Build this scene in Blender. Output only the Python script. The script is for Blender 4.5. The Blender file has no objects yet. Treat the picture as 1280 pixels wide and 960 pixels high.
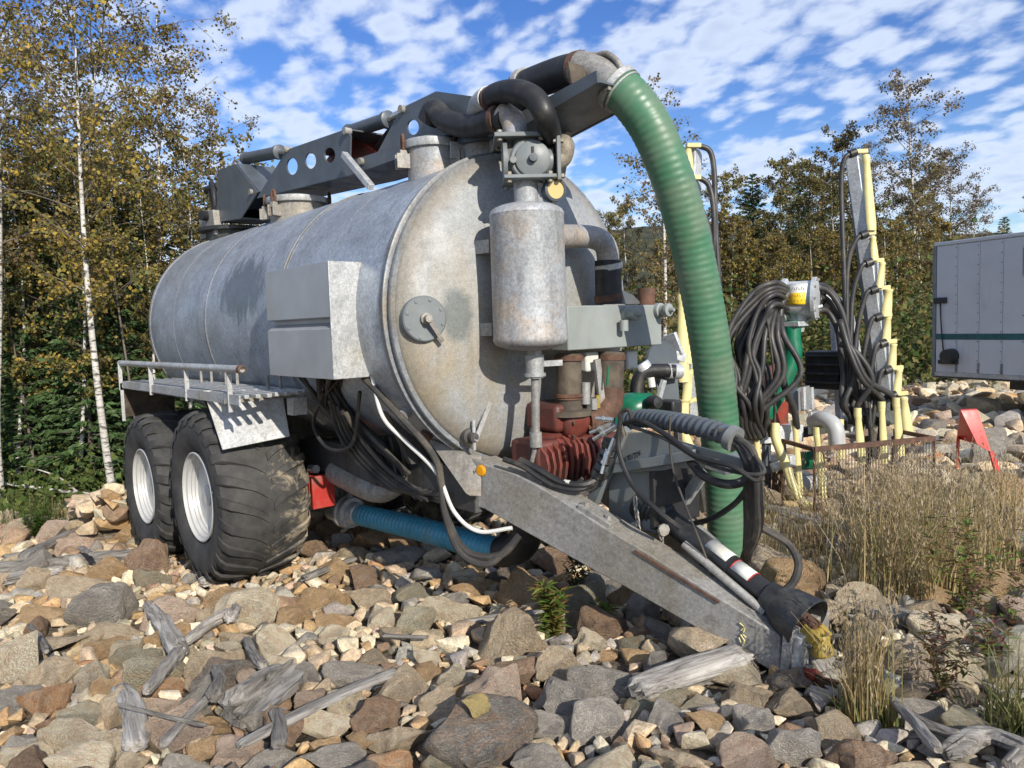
import bpy, bmesh, math, random
import numpy as np
from mathutils import Vector, Matrix
from mathutils.geometry import tessellate_polygon

scene = bpy.context.scene
COL = scene.collection
R = math.radians

# ------------------------------------------------------------------ camera
CAM = Vector((6.3167, -3.3855, 2.017))
YAW, PITCH, ROLL, FPX = 2.4412, -0.0761, -0.0316, 951.15
_f = Vector((math.cos(YAW)*math.cos(PITCH), math.sin(YAW)*math.cos(PITCH), math.sin(PITCH)))
_r0 = Vector((math.sin(YAW), -math.cos(YAW), 0)); _u0 = _r0.cross(_f)
_r = _r0*math.cos(ROLL) + _u0*math.sin(ROLL); _u = -_r0*math.sin(ROLL) + _u0*math.cos(ROLL)
cd = bpy.data.cameras.new('camera'); cam = bpy.data.objects.new('camera', cd); COL.objects.link(cam)
cam.matrix_world = Matrix(((_r.x, _u.x, -_f.x, CAM.x), (_r.y, _u.y, -_f.y, CAM.y), (_r.z, _u.z, -_f.z, CAM.z), (0, 0, 0, 1)))
cd.sensor_fit = 'HORIZONTAL'; cd.sensor_width = 36.0; cd.lens = 36.0*FPX/1280.0
cd.clip_start = 0.05; cd.clip_end = 5000
scene.camera = cam

# ------------------------------------------------------------------ sky and sun
SUN_AZ, SUN_EL = -13.0, 27.0          # degrees, azimuth measured from +X towards +Y
world = bpy.data.worlds.new('World'); scene.world = world; world.use_nodes = True
nt = world.node_tree; nt.nodes.clear()
def N(t, tree=None, **k):
    n = (tree or nt).nodes.new(t)
    for a, b in k.items(): setattr(n, a, b)
    return n
L = nt.links.new
out = N('ShaderNodeOutputWorld'); bg = N('ShaderNodeBackground'); bg.inputs['Strength'].default_value = 0.15
sky = N('ShaderNodeTexSky', sky_type='NISHITA', sun_disc=False)
sky.sun_elevation = R(SUN_EL); sky.sun_rotation = R(90 - SUN_AZ)
sky.altitude = 300; sky.air_density = 1.0; sky.dust_density = 0.4; sky.ozone_density = 2.2
tc = N('ShaderNodeTexCoord'); sep = N('ShaderNodeSeparateXYZ'); L(tc.outputs['Generated'], sep.inputs[0])
def math_node(op, a, b=None, tree=None):
    n = N('ShaderNodeMath', tree, operation=op)
    lk = (tree or nt).links.new
    for i, v in enumerate((a, b)):
        if v is None: continue
        if isinstance(v, (int, float)): n.inputs[i].default_value = v
        else: lk(v, n.inputs[i])
    return n.outputs[0]
zc = math_node('ADD', math_node('MAXIMUM', sep.outputs[2], 0.0), 0.24)
cx = math_node('DIVIDE', sep.outputs[0], zc); cy = math_node('DIVIDE', sep.outputs[1], zc)
comb = N('ShaderNodeCombineXYZ'); L(cx, comb.inputs[0]); L(cy, comb.inputs[1])
mp = N('ShaderNodeMapping'); mp.inputs['Rotation'].default_value = (0, 0, R(35)); mp.inputs['Scale'].default_value = (1.0, 1.25, 1)
L(comb.outputs[0], mp.inputs[0])
n1 = N('ShaderNodeTexNoise'); n1.inputs['Scale'].default_value = 11; n1.inputs['Detail'].default_value = 7; n1.inputs['Roughness'].default_value = 0.55; n1.inputs['Distortion'].default_value = 0.25
n2 = N('ShaderNodeTexNoise'); n2.inputs['Scale'].default_value = 1.7; n2.inputs['Detail'].default_value = 3
n3 = N('ShaderNodeTexNoise'); n3.inputs['Scale'].default_value = 19; n3.inputs['Detail'].default_value = 4
for n_ in (n1, n2, n3): L(mp.outputs[0], n_.inputs['Vector'])
# rounded altocumulus puffs: cells whose coordinates are roughened by noise
wv = N('ShaderNodeVectorMath', operation='MULTIPLY_ADD'); wn = N('ShaderNodeTexNoise'); wn.inputs['Scale'].default_value = 9; wn.inputs['Detail'].default_value = 5; L(mp.outputs[0], wn.inputs['Vector'])
L(wn.outputs['Color'], wv.inputs[0]); wv.inputs[1].default_value = (0.11, 0.11, 0.0); L(mp.outputs[0], wv.inputs[2])
vo = N('ShaderNodeTexVoronoi', feature='SMOOTH_F1'); vo.inputs['Scale'].default_value = 13.0; vo.inputs['Smoothness'].default_value = 0.55; L(wv.outputs[0], vo.inputs['Vector'])
puff = math_node('SUBTRACT', 1.0, vo.outputs['Distance'])
mixv = math_node('ADD', math_node('ADD', math_node('MULTIPLY', n1.outputs['Fac'], 0.30), math_node('MULTIPLY', puff, 0.26)), math_node('ADD', math_node('MULTIPLY', n2.outputs['Fac'], 0.62), math_node('MULTIPLY', n3.outputs['Fac'], 0.12)))
cr = N('ShaderNodeValToRGB'); cr.color_ramp.elements[0].position = 0.565; cr.color_ramp.elements[1].position = 0.735
cr.color_ramp.interpolation = 'EASE'
L(mixv, cr.inputs[0])
shade = N('ShaderNodeValToRGB')
shade.color_ramp.elements[0].position = 0.62; shade.color_ramp.elements[0].color = (3.9, 4.3, 5.0, 1)
shade.color_ramp.elements[1].position = 0.86; shade.color_ramp.elements[1].color = (2.7, 3.2, 4.1, 1)
L(mixv, shade.inputs[0])
skyc = N('ShaderNodeHueSaturation'); skyc.inputs['Saturation'].default_value = 1.30; skyc.inputs['Value'].default_value = 0.68; skyc.inputs['Hue'].default_value = 0.518
L(sky.outputs[0], skyc.inputs['Color'])
mx = N('ShaderNodeMix', data_type='RGBA'); L(math_node('MULTIPLY', cr.outputs[0], 0.86), mx.inputs[0]); L(skyc.outputs[0], mx.inputs[6]); L(shade.outputs[0], mx.inputs[7])
L(mx.outputs[2], bg.inputs['Color']); L(bg.outputs[0], out.inputs['Surface'])

sd = bpy.data.lights.new('sun', 'SUN'); sd.energy = 3.6; sd.angle = R(0.5); sd.color = (1.0, 0.93, 0.82)
sun = bpy.data.objects.new('sun', sd); COL.objects.link(sun)
_sd = Vector((math.cos(R(SUN_EL))*math.cos(R(SUN_AZ)), math.cos(R(SUN_EL))*math.sin(R(SUN_AZ)), math.sin(R(SUN_EL))))
sun.rotation_euler = _sd.to_track_quat('Z', 'Y').to_euler(); sun.location = (20, 4, 12)
vs = scene.view_settings
vs.view_transform = 'Standard'; vs.look = 'None'; vs.gamma = 1.0; vs.exposure = 0.62; vs.use_curve_mapping = False
scene.render.engine = 'CYCLES'

# ------------------------------------------------------------------ helpers
def ray(x, y): return _f + _r*((x-640)/FPX) - _u*((y-480)/FPX)
def at(x, y, X=None, Y=None, Z=None, D=None):
    """photo pixel -> world point on a plane X=, Y=, Z= or at depth D"""
    d = ray(x, y)
    if X is not None: t = (X-CAM.x)/d.x
    elif Y is not None: t = (Y-CAM.y)/d.y
    elif Z is not None: t = (Z-CAM.z)/d.z
    else: t = D
    return CAM + d*t
def to_px(p):
    d = Vector(p)-CAM; z = d.dot(_f)
    return 640+FPX*d.dot(_r)/z, 480-FPX*d.dot(_u)/z, z

def spline(pts, n=8):
    """Catmull-Rom through points"""
    pts = [Vector(p) for p in pts]
    if len(pts) < 3: return pts
    q = [pts[0]*2-pts[1]] + pts + [pts[-1]*2-pts[-2]]
    o = []
    for i in range(1, len(q)-2):
        a, b, c, d = q[i-1], q[i], q[i+1], q[i+2]
        for k in range(n):
            t = k/n
            o.append(0.5*((2*b)+(c-a)*t+(2*a-5*b+4*c-d)*t*t+(3*b-a-3*c+d)*t**3))
    o.append(pts[-1]); return o

class MB:
    def __init__(s): s.v = []; s.f = []
    def add(s, v, f):
        b = len(s.v); s.v += [tuple(p) for p in v]; s.f += [tuple(i+b for i in q) for q in f]; return s
    def box(s, c, size, rot=None):
        c = Vector(c); hx, hy, hz = (k/2 for k in size)
        v = [Vector((x, y, z)) for x in (-hx, hx) for y in (-hy, hy) for z in (-hz, hz)]
        if rot is not None: v = [rot @ p for p in v]
        return s.add([c+p for p in v], [(0, 1, 3, 2), (4, 6, 7, 5), (0, 4, 5, 1), (2, 3, 7, 6), (0, 2, 6, 4), (1, 5, 7, 3)])
    def bar(s, a, b, w, h, up=(0, 0, 1)):
        """rectangular bar from a to b, w sideways, h along up"""
        a, b = Vector(a), Vector(b); t = (b-a).normalized(); side = t.cross(Vector(up)).normalized(); u = side.cross(t)
        v = []
        for p in (a, b):
            for i, j in ((-1, -1), (1, -1), (1, 1), (-1, 1)): v.append(p+side*(i*w/2)+u*(j*h/2))
        return s.add(v, [(3, 2, 1, 0), (4, 5, 6, 7), (0, 1, 5, 4), (1, 2, 6, 5), (2, 3, 7, 6), (3, 0, 4, 7)])
    def tube(s, pts, r, n=12, cap=True, helix=None, rf=None):
        """swept tube; r number or list; helix=(pitch, amp) screws a rib round it"""
        pts = [Vector(p) for p in pts]
        m = len(pts); T = []
        for i in range(m): T.append((pts[min(i+1, m-1)]-pts[max(i-1, 0)]).normalized())
        ref = Vector((0, 0, 1)) if abs(T[0].z) < 0.9 else Vector((1, 0, 0))
        nrm = (ref-T[0]*ref.dot(T[0])).normalized(); v = []; acc = 0
        for i in range(m):
            if i: acc += (pts[i]-pts[i-1]).length
            nrm = (nrm-T[i]*nrm.dot(T[i])).normalized(); bi = T[i].cross(nrm)
            rr = r[i] if isinstance(r, (list, tuple)) else r
            for k in range(n):
                a = 2*math.pi*k/n; q = rr
                if helix:
                    ph = (acc/helix[0]+k/n) % 1.0
                    q = rr + helix[1]*(0.5+0.5*math.cos(2*math.pi*ph))**1.0
                v.append(pts[i]+(nrm*math.cos(a)+bi*math.sin(a))*q)
        f = [(i*n+k, i*n+(k+1) % n, (i+1)*n+(k+1) % n, (i+1)*n+k) for i in range(m-1) for k in range(n)]
        if cap: f += [tuple(range(n-1, -1, -1)), tuple((m-1)*n+k for k in range(n))]
        return s.add(v, f)
    def cyl(s, a, b, r, n=20, r2=None): return s.tube([a, b], [r, r if r2 is None else r2], n)
    def lathe(s, prof, o, axis, n=32, cap=True):
        """profile [(radius, height along axis)]"""
        o = Vector(o); ax = Vector(axis).normalized()
        ref = Vector((0, 0, 1)) if abs(ax.z) < 0.9 else Vector((1, 0, 0))
        e1 = (ref-ax*ref.dot(ax)).normalized(); e2 = ax.cross(e1); v = []; m = len(prof)
        for (r, h) in prof:
            for k in range(n):
                a = 2*math.pi*k/n; v.append(o+ax*h+(e1*math.cos(a)+e2*math.sin(a))*max(r, 1e-4))
        f = [(i*n+k, i*n+(k+1) % n, (i+1)*n+(k+1) % n, (i+1)*n+k) for i in range(m-1) for k in range(n)]
        if cap: f += [tuple(range(n-1, -1, -1)), tuple((m-1)*n+k for k in range(n))]
        return s.add(v, f)
    def prism(s, pts, vec, holes=()):
        """planar polygon (with holes) thickened by vec"""
        loops = [[Vector(p) for p in pts]]+[[Vector(p) for p in h] for h in holes]; vec = Vector(vec)
        flat = [p for l in loops for p in l]; n = len(flat)
        tri = tessellate_polygon(loops); f = []
        for t in tri: f += [tuple(t), tuple(i+n for i in reversed(t))]
        b = 0
        for l in loops:
            m = len(l); f += [(b+i, b+(i+1) % m, b+(i+1) % m+n, b+i+n) for i in range(m)]; b += m
        return s.add(flat+[p+vec for p in flat], f)
    def ball(s, c, r, n=12, sq=(1, 1, 1)):
        c = Vector(c); m = n//2; v = []; f = []
        for i in range(m+1):
            t = math.pi*i/m
            for k in range(n):
                a = 2*math.pi*k/n; v.append(c+Vector((r*sq[0]*math.sin(t)*math.cos(a), r*sq[1]*math.sin(t)*math.sin(a), r*sq[2]*math.cos(t))))
        f = [(i*n+k, i*n+(k+1) % n, (i+1)*n+(k+1) % n, (i+1)*n+k) for i in range(m) for k in range(n)]
        return s.add(v, f)
    def build(s, name, mat, parent=None, bevel=0, angle=38, smooth=True, recalc=True):
        me = bpy.data.meshes.new(name); me.from_pydata(s.v, [], s.f)
        if recalc:
            bm = bmesh.new(); bm.from_mesh(me); bmesh.ops.remove_doubles(bm, verts=bm.verts, dist=1e-5)
            bmesh.ops.recalc_face_normals(bm, faces=bm.faces); bm.to_mesh(me); bm.free()
        me.materials.append(mat)
        if smooth:
            me.polygons.foreach_set('use_smooth', [True]*len(me.polygons)); me.set_sharp_from_angle(angle=R(angle))
        o = bpy.data.objects.new(name, me); COL.objects.link(o)
        if bevel:
            b = o.modifiers.new('bevel', 'BEVEL'); b.width = bevel; b.segments = 2; b.limit_method = 'ANGLE'; b.angle_limit = R(40); b.harden_normals = False
        if parent is not None: o.parent = parent; o.matrix_parent_inverse = parent.matrix_world.inverted()
        return o

def tag(o, label=None, cat=None, group=None, kind=None):
    if label: o['label'] = label
    if cat: o['category'] = cat
    if group: o['group'] = group
    if kind: o['kind'] = kind
    return o
def empty(name, loc=(0, 0, 0), parent=None):
    o = bpy.data.objects.new(name, None); COL.objects.link(o); o.empty_display_size = 0.2
    o.matrix_world = Matrix.Translation(loc)
    if parent is not None: o.parent = parent; o.matrix_parent_inverse = parent.matrix_world.inverted()
    bpy.context.view_layer.update() if False else None
    return o
def copy_tree(o, parent=None):
    c = o.copy(); COL.objects.link(c)
    if parent is not None: c.parent = parent
    for ch in o.children: copy_tree(ch, c)
    return c

# ------------------------------------------------------------------ materials
def new_mat(name):
    m = bpy.data.materials.new(name); m.use_nodes = True
    t = m.node_tree; b = t.nodes['Principled BSDF']; return m, t, b
def rgb(c): return (c[0], c[1], c[2], 1)
def noise(t, scale, detail=4, rough=0.55, vec=None, dist=0.0):
    n = t.nodes.new('ShaderNodeTexNoise'); n.inputs['Scale'].default_value = scale; n.inputs['Detail'].default_value = detail
    n.inputs['Roughness'].default_value = rough; n.inputs['Distortion'].default_value = dist
    if vec is not None: t.links.new(vec, n.inputs['Vector'])
    return n.outputs['Fac']
def ramp(t, fac, *stops):
    n = t.nodes.new('ShaderNodeValToRGB'); e = n.color_ramp.elements
    while len(e) < len(stops): e.new(0.5)
    for i, (p, c) in enumerate(stops):
        e[i].position = p; e[i].color = rgb(c) if isinstance(c, (tuple, list)) else (c, c, c, 1)
    t.links.new(fac, n.inputs[0]); return n.outputs['Color']
def mixc(t, fac, a, b, mode='MIX'):
    n = t.nodes.new('ShaderNodeMix'); n.data_type = 'RGBA'; n.blend_type = mode
    for s_, v in ((0, fac), (6, a), (7, b)):
        if isinstance(v, (int, float)): n.inputs[s_].default_value = v
        elif isinstance(v, (tuple, list)): n.inputs[s_].default_value = rgb(v)
        else: t.links.new(v, n.inputs[s_])
    return n.outputs[2]
def coords(t, scale=None, which='Object'):
    c = t.nodes.new('ShaderNodeTexCoord').outputs[which]
    if scale:
        m = t.nodes.new('ShaderNodeMapping'); m.inputs['Scale'].default_value = scale; t.links.new(c, m.inputs[0]); return m.outputs[0]
    return c
def bump(t, b, h, strength, dist=0.01):
    n = t.nodes.new('ShaderNodeBump'); n.inputs['Strength'].default_value = strength; n.inputs['Distance'].default_value = dist
    t.links.new(h, n.inputs['Height']); t.links.new(n.outputs[0], b.inputs['Normal']); return n
def pbr(name, c, rough=0.5, metal=0.0, var=0.25, scale=6.0, dirt=None, dirt_amt=0.35, dirt_scale=3.0, bmp=0.08, fine=60, streak=False, spec=0.5):
    """painted / plain surface with mottling, dirt patches and fine relief"""
    m, t, b = new_mat(name)
    vec = coords(t)
    a = tuple(max(0, k*(1-var)) for k in c); d = tuple(min(1, k*(1+var)) for k in c)
    col = ramp(t, noise(t, scale, 5, 0.6, vec), (0.32, a), (0.68, d))
    if dirt:
        dv = coords(t, (1, 1, 0.25)) if streak else vec
        f = ramp(t, noise(t, dirt_scale, 7, 0.65, dv, 0.3), (0.62-dirt_amt*0.45, 0.0), (0.80-dirt_amt*0.25, 1.0))
        col = mixc(t, f, col, dirt)
    t.links.new(col, b.inputs['Base Color'])
    rr = ramp(t, noise(t, scale*1.7, 4, 0.6, vec), (0.3, max(0.05, rough-0.12)), (0.7, min(1, rough+0.12)))
    t.links.new(rr, b.inputs['Roughness']); b.inputs['Metallic'].default_value = metal
    b.inputs['Specular IOR Level'].default_value = spec
    if bmp: bump(t, b, noise(t, fine, 3, 0.6, vec), bmp, 0.004)
    return m

# ------------------------------------------------------------------ ground
def smooth(a, b, x):
    t = min(1, max(0, (x-a)/(b-a))); return t*t*(3-2*t)
def lin(x, *pts):
    for (a, u), (b, v) in zip(pts, pts[1:]):
        if x <= b: return u+(v-u)*min(1, max(0, (x-a)/(b-a)))
    return pts[-1][1]
def ground_z(x, y):
    zx = lin(x, (-9, -0.45), (-4.6, -0.34), (-1.6, -0.20), (0, -0.05), (2.5, 0.07), (4.5, 0.25), (6.5, 0.36), (12, 0.3))
    k = smooth(2.5, 9, y)
    z = zx*(1-k) + 0.02*k
    z += 0.04*math.sin(1.7*x+0.6)*math.sin(1.3*y+1.1) + 0.022*math.sin(4.1*x-2*y)*math.sin(3.3*y+x)
    d = math.hypot(x-2, y-3)
    z += 0.6*smooth(30, 75, d)*math.sin(0.05*x+1)*math.sin(0.06*y)
    return z
m_ground, t, b = new_mat('stony_soil')
v_ = coords(t)
c1 = ramp(t, noise(t, 5, 6, 0.6, v_), (0.35, (0.05, 0.042, 0.033)), (0.5, (0.115, 0.092, 0.066)), (0.68, (0.2, 0.165, 0.12)))
vor = t.nodes.new('ShaderNodeTexVoronoi'); vor.inputs['Scale'].default_value = 22; t.links.new(v_, vor.inputs['Vector'])
c2 = ramp(t, vor.outputs['Color'], (0.2, (0.09, 0.075, 0.055)), (0.5, (0.23, 0.2, 0.155)), (0.8, (0.2, 0.15, 0.1)))
t.links.new(mixc(t, ramp(t, noise(t, 2.3, 4, 0.6, v_), (0.45, 0.15), (0.6, 0.8)), c1, c2), b.inputs['Base Color'])
b.inputs['Roughness'].default_value = 0.95; b.inputs['Specular IOR Level'].default_value = 0.15
bump(t, b, mixc(t, 0.5, vor.outputs['Distance'], noise(t, 40, 5, 0.7, v_)), 0.9, 0.05)
xs = np.unique(np.concatenate([np.linspace(-8, 9, 120), -8-np.geomspace(0.4, 900, 34), 9+np.geomspace(0.4, 900, 34)]))
ys = np.unique(np.concatenate([np.linspace(-6, 16, 130), -6-np.geomspace(0.4, 900, 30), 16+np.geomspace(0.4, 900, 34)]))
gv = [(float(x), float(y), ground_z(x, y)) for x in xs for y in ys]; ny = len(ys)
gf = [(i*ny+j, (i+1)*ny+j, (i+1)*ny+j+1, i*ny+j+1) for i in range(len(xs)-1) for j in range(ny-1)]
g = MB(); g.v, g.f = gv, gf
tag(g.build('ground', m_ground, recalc=False, angle=180), kind='structure')

# ------------------------------------------------------------------ tanker materials
def galv(name, base=(0.40, 0.42, 0.44), metal=0.35, rough=0.48, dirt=(0.30, 0.25, 0.17), amt=0.3, scale=1.5, streak=True, dark=(0.16, 0.16, 0.15), damt=0.2):
    """weathered hot-dip zinc: spangle, chalky bloom, tan stains, dark run marks"""
    m, t, b = new_mat(name); v = coords(t)
    sp = t.nodes.new('ShaderNodeTexVoronoi'); sp.inputs['Scale'].default_value = 70; t.links.new(v, sp.inputs['Vector'])
    col = ramp(t, noise(t, 3.2, 7, 0.68, v, 0.4), (0.3, tuple(k*0.72 for k in base)), (0.7, tuple(k*1.22 for k in base)))
    col = mixc(t, 0.13, col, ramp(t, sp.outputs['Color'], (0.1, 0.25), (0.9, 0.75)), 'OVERLAY')
    sv = coords(t, (1, 1, 0.16)) if streak else v
    f = ramp(t, noise(t, scale, 6, 0.62, v, 0.5), (0.66-amt*0.6, 0.0), (0.86-amt*0.5, 0.85)); col = mixc(t, f, col, dirt)
    f2 = ramp(t, noise(t, scale*5, 5, 0.65, sv), (0.68-damt*0.5, 0.0), (0.85-damt*0.3, 0.75)); col = mixc(t, f2, col, dark)
    col = mixc(t, 0.75, col, ramp(t, noise(t, 42, 5, 0.8, v), (0.36, 0.66), (0.5, 1.0), (0.64, 1.3)), 'MULTIPLY'); col = mixc(t, 0.5, col, ramp(t, noise(t, 150, 3, 0.7, v), (0.36, 0.7), (0.64, 1.3)), 'MULTIPLY')
    t.links.new(col, b.inputs['Base Color']); b.inputs['Metallic'].default_value = metal
    t.links.new(ramp(t, noise(t, 9, 4, 0.6, v), (0.3, rough-0.1), (0.7, rough+0.15)), b.inputs['Roughness'])
    bump(t, b, noise(t, 45, 4, 0.65, v), 0.07, 0.004)
    return m
G = {}
G['shell'] = galv('zinc_shell', (0.36, 0.395, 0.44), 0.45, 0.46, (0.30, 0.31, 0.31), 0.25, 0.9, True, (0.12, 0.13, 0.14), 0.22)
G['band'] = galv('zinc_band', (0.24, 0.255, 0.27), 0.35, 0.55, (0.24, 0.21, 0.16), 0.3, 2.0)
G['zinc'] = galv('zinc_plain', (0.44, 0.45, 0.45), 0.35, 0.5, (0.36, 0.32, 0.25), 0.25, 2.2)
G['zinc_dirty'] = galv('zinc_dirty', (0.33, 0.325, 0.31), 0.25, 0.6, (0.24, 0.205, 0.15), 0.42, 1.8, True, (0.10, 0.095, 0.085), 0.3)
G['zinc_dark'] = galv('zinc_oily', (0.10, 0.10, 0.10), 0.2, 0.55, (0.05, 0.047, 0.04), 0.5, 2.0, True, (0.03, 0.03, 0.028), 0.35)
G['beam'] = galv('zinc_drawbar', (0.30, 0.295, 0.28), 0.25, 0.6, (0.22, 0.195, 0.15), 0.4, 2.2, False, (0.12, 0.11, 0.10), 0.3)
G['steel'] = pbr('stainless_sheet', (0.42, 0.43, 0.44), 0.45, 0.45, 0.1, 2.5, (0.40, 0.39, 0.36), 0.2, 2.0, 0.05, 30)
G['paint'] = pbr('dark_grey_paint', (0.075, 0.09, 0.105), 0.42, 0.0, 0.15, 4, (0.12, 0.115, 0.105), 0.2, 3, 0.04)
G['paint2'] = pbr('grey_paint', (0.155, 0.175, 0.18), 0.5, 0.0, 0.18, 5, (0.21, 0.2, 0.17), 0.25, 4, 0.05)
G['boxpaint'] = pbr('grey_green_paint', (0.25, 0.275, 0.265), 0.5, 0.0, 0.12, 3, (0.2, 0.19, 0.16), 0.25, 3, 0.05, streak=True)
G['rust'] = pbr('rusty_steel', (0.13, 0.065, 0.04), 0.8, 0.1, 0.4, 14, (0.06, 0.04, 0.03), 0.4, 8, 0.25)
G['rustpaint'] = pbr('rusty_red_bracket', (0.24, 0.035, 0.02), 0.6, 0, 0.3, 8, (0.1, 0.05, 0.035), 0.35, 6, 0.15)
G['pump'] = pbr('oily_red_cast_iron', (0.13, 0.028, 0.02), 0.55, 0, 0.35, 7, (0.04, 0.03, 0.025), 0.42, 3.5, 0.25, 40)
G['red'] = pbr('bright_red_paint', (0.55, 0.025, 0.02), 0.4, 0, 0.12, 4, (0.25, 0.12, 0.09), 0.15, 5, 0.05)
G['rubber'] = pbr('black_rubber', (0.016, 0.016, 0.017), 0.55, 0, 0.3, 9, (0.07, 0.062, 0.05), 0.18, 5, 0.1)
G['rubber_dusty'] = pbr('dusty_rubber', (0.04, 0.038, 0.036), 0.75, 0, 0.3, 8, (0.14, 0.12, 0.09), 0.35, 4, 0.15)
G['hosebrown'] = pbr('dirty_canvas_hose', (0.075, 0.06, 0.045), 0.85, 0, 0.35, 10, (0.16, 0.13, 0.09), 0.35, 6, 0.3)
G['green'] = pbr('green_pvc_hose', (0.055, 0.165, 0.088), 0.45, 0, 0.15, 3, (0.13, 0.19, 0.125), 0.48, 4.5, 0.08)
G['greenpaint'] = pbr('green_valve_paint', (0.004, 0.135, 0.065), 0.3, 0, 0.15, 5, (0.02, 0.06, 0.04), 0.2, 5, 0.05)
G['blue'] = pbr('blue_pvc_hose', (0.05, 0.25, 0.36), 0.4, 0, 0.2, 4, (0.12, 0.2, 0.22), 0.3, 3, 0.05)
G['white'] = pbr('white_plastic', (0.62, 0.62, 0.58), 0.5, 0, 0.08, 6, (0.4, 0.38, 0.32), 0.25, 6, 0.03)
G['rim'] = pbr('silver_rim_paint', (0.47, 0.47, 0.455), 0.42, 0.08, 0.07, 3, (0.36, 0.34, 0.3), 0.2, 4, 0.03)
G['chrome'] = pbr('bright_steel', (0.6, 0.6, 0.58), 0.25, 0.9, 0.1, 10)
G['black'] = pbr('black_plastic', (0.02, 0.021, 0.022), 0.5, 0, 0.2, 8, (0.09, 0.085, 0.075), 0.2, 5, 0.06)
G['yellow'] = pbr('yellow_plastic', (0.62, 0.55, 0.25), 0.5, 0, 0.08, 4, (0.5, 0.44, 0.24), 0.25, 3, 0.05)
G['yellowcast'] = pbr('yellow_yoke_paint', (0.33, 0.235, 0.04), 0.5, 0, 0.15, 9, (0.16, 0.11, 0.04), 0.3, 9, 0.15)
G['ink'] = pbr('black_ink', (0.015, 0.015, 0.015), 0.6)
m, t, b = new_mat('amber_lens'); b.inputs['Base Color'].default_value = (0.85, 0.36, 0.01, 1); b.inputs['Roughness'].default_value = 0.2; b.inputs['Transmission Weight'].default_value = 0.25; G['amber'] = m
m, t, b = new_mat('gauge_face'); b.inputs['Base Color'].default_value = (0.55, 0.42, 0.16, 1); b.inputs['Roughness'].default_value = 0.25; b.inputs['Coat Weight'].default_value = 0.6; G['gauge'] = m
# dish: zinc with tan run-off stains that grow denser downwards, brown at the flange
m, t, b = new_mat('zinc_dish'); v = coords(t)
sepn = t.nodes.new('ShaderNodeSeparateXYZ'); t.links.new(v, sepn.inputs[0])
base = ramp(t, noise(t, 3.0, 8, 0.7, v, 0.4), (0.3, (0.235, 0.25, 0.26)), (0.7, (0.36, 0.375, 0.38)))
low = ramp(t, math_node('MULTIPLY', math_node('SUBTRACT', 3.1, sepn.outputs[2], t), 0.5, t), (0.15, 0.0), (0.62, 1.0))
st = ramp(t, noise(t, 2.4, 8, 0.7, coords(t, (1, 1, 0.45)), 0.6), (0.40, 0.0), (0.66, 1.0))
stain = mixc(t, 1.0, low, st, 'MULTIPLY')
col = mixc(t, stain, base, ramp(t, noise(t, 1.7, 5, 0.6, v), (0.35, (0.33, 0.29, 0.215)), (0.65, (0.33, 0.26, 0.17))))
run = ramp(t, noise(t, 11, 6, 0.65, coords(t, (1, 1, 0.10))), (0.52, 0.0), (0.75, 0.5)); col = mixc(t, mixc(t, 1.0, run, low, 'MULTIPLY'), col, (0.2, 0.175, 0.13))
rr_ = math_node('POWER', math_node('ADD', math_node('POWER', sepn.outputs[1], 2.0, t), math_node('POWER', math_node('SUBTRACT', sepn.outputs[2], 2.12, t), 2.0, t), t), 0.5, t)
edge = ramp(t, math_node('ADD', rr_, math_node('MULTIPLY', noise(t, 6, 5, 0.7, v), 0.14, t), t), (0.99, 0.0), (1.0, 0.0), (1.07, 0.75)) if False else ramp(t, math_node('SUBTRACT', math_node('ADD', rr_, math_node('MULTIPLY', noise(t, 6, 5, 0.7, v), 0.16, t), t), 0.25, t), (0.70, 0.0), (0.80, 0.6))
col = mixc(t, edge, col, (0.22, 0.18, 0.12))
# old grey touch-up paint beside the round cover
bl = t.nodes.new('ShaderNodeVectorMath'); bl.operation = 'DISTANCE'; bl.inputs[1].default_value = (2.57, -0.66, 2.10)
mpb = t.nodes.new('ShaderNodeMapping'); mpb.inputs['Scale'].default_value = (0.4, 1.0, 0.62); mpb.inputs['Location'].default_value = (1.55, 0, 0.80); t.links.new(v, mpb.inputs[0]); t.links.new(mpb.outputs[0], bl.inputs[0])
blf = ramp(t, math_node('ADD', bl.outputs['Value'], math_node('MULTIPLY', noise(t, 14, 5, 0.7, v), 0.09, t), t), (0.125, 0.85), (0.165, 0.0))
col = mixc(t, blf, col, (0.13, 0.15, 0.145))
col = mixc(t, 0.8, col, ramp(t, noise(t, 34, 6, 0.85, v), (0.36, 0.78), (0.5, 1.0), (0.64, 1.18)), 'MULTIPLY'); col = mixc(t, 0.5, col, ramp(t, noise(t, 120, 3, 0.7, v), (0.36, 0.7), (0.64, 1.3)), 'MULTIPLY')
t.links.new(col, b.inputs['Base Color']); b.inputs['Metallic'].default_value = 0.15
t.links.new(ramp(t, noise(t, 8, 4, 0.6, v), (0.3, 0.5), (0.7, 0.72)), b.inputs['Roughness'])
bump(t, b, noise(t, 50, 4, 0.65, v), 0.08, 0.004); G['dish'] = m
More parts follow.
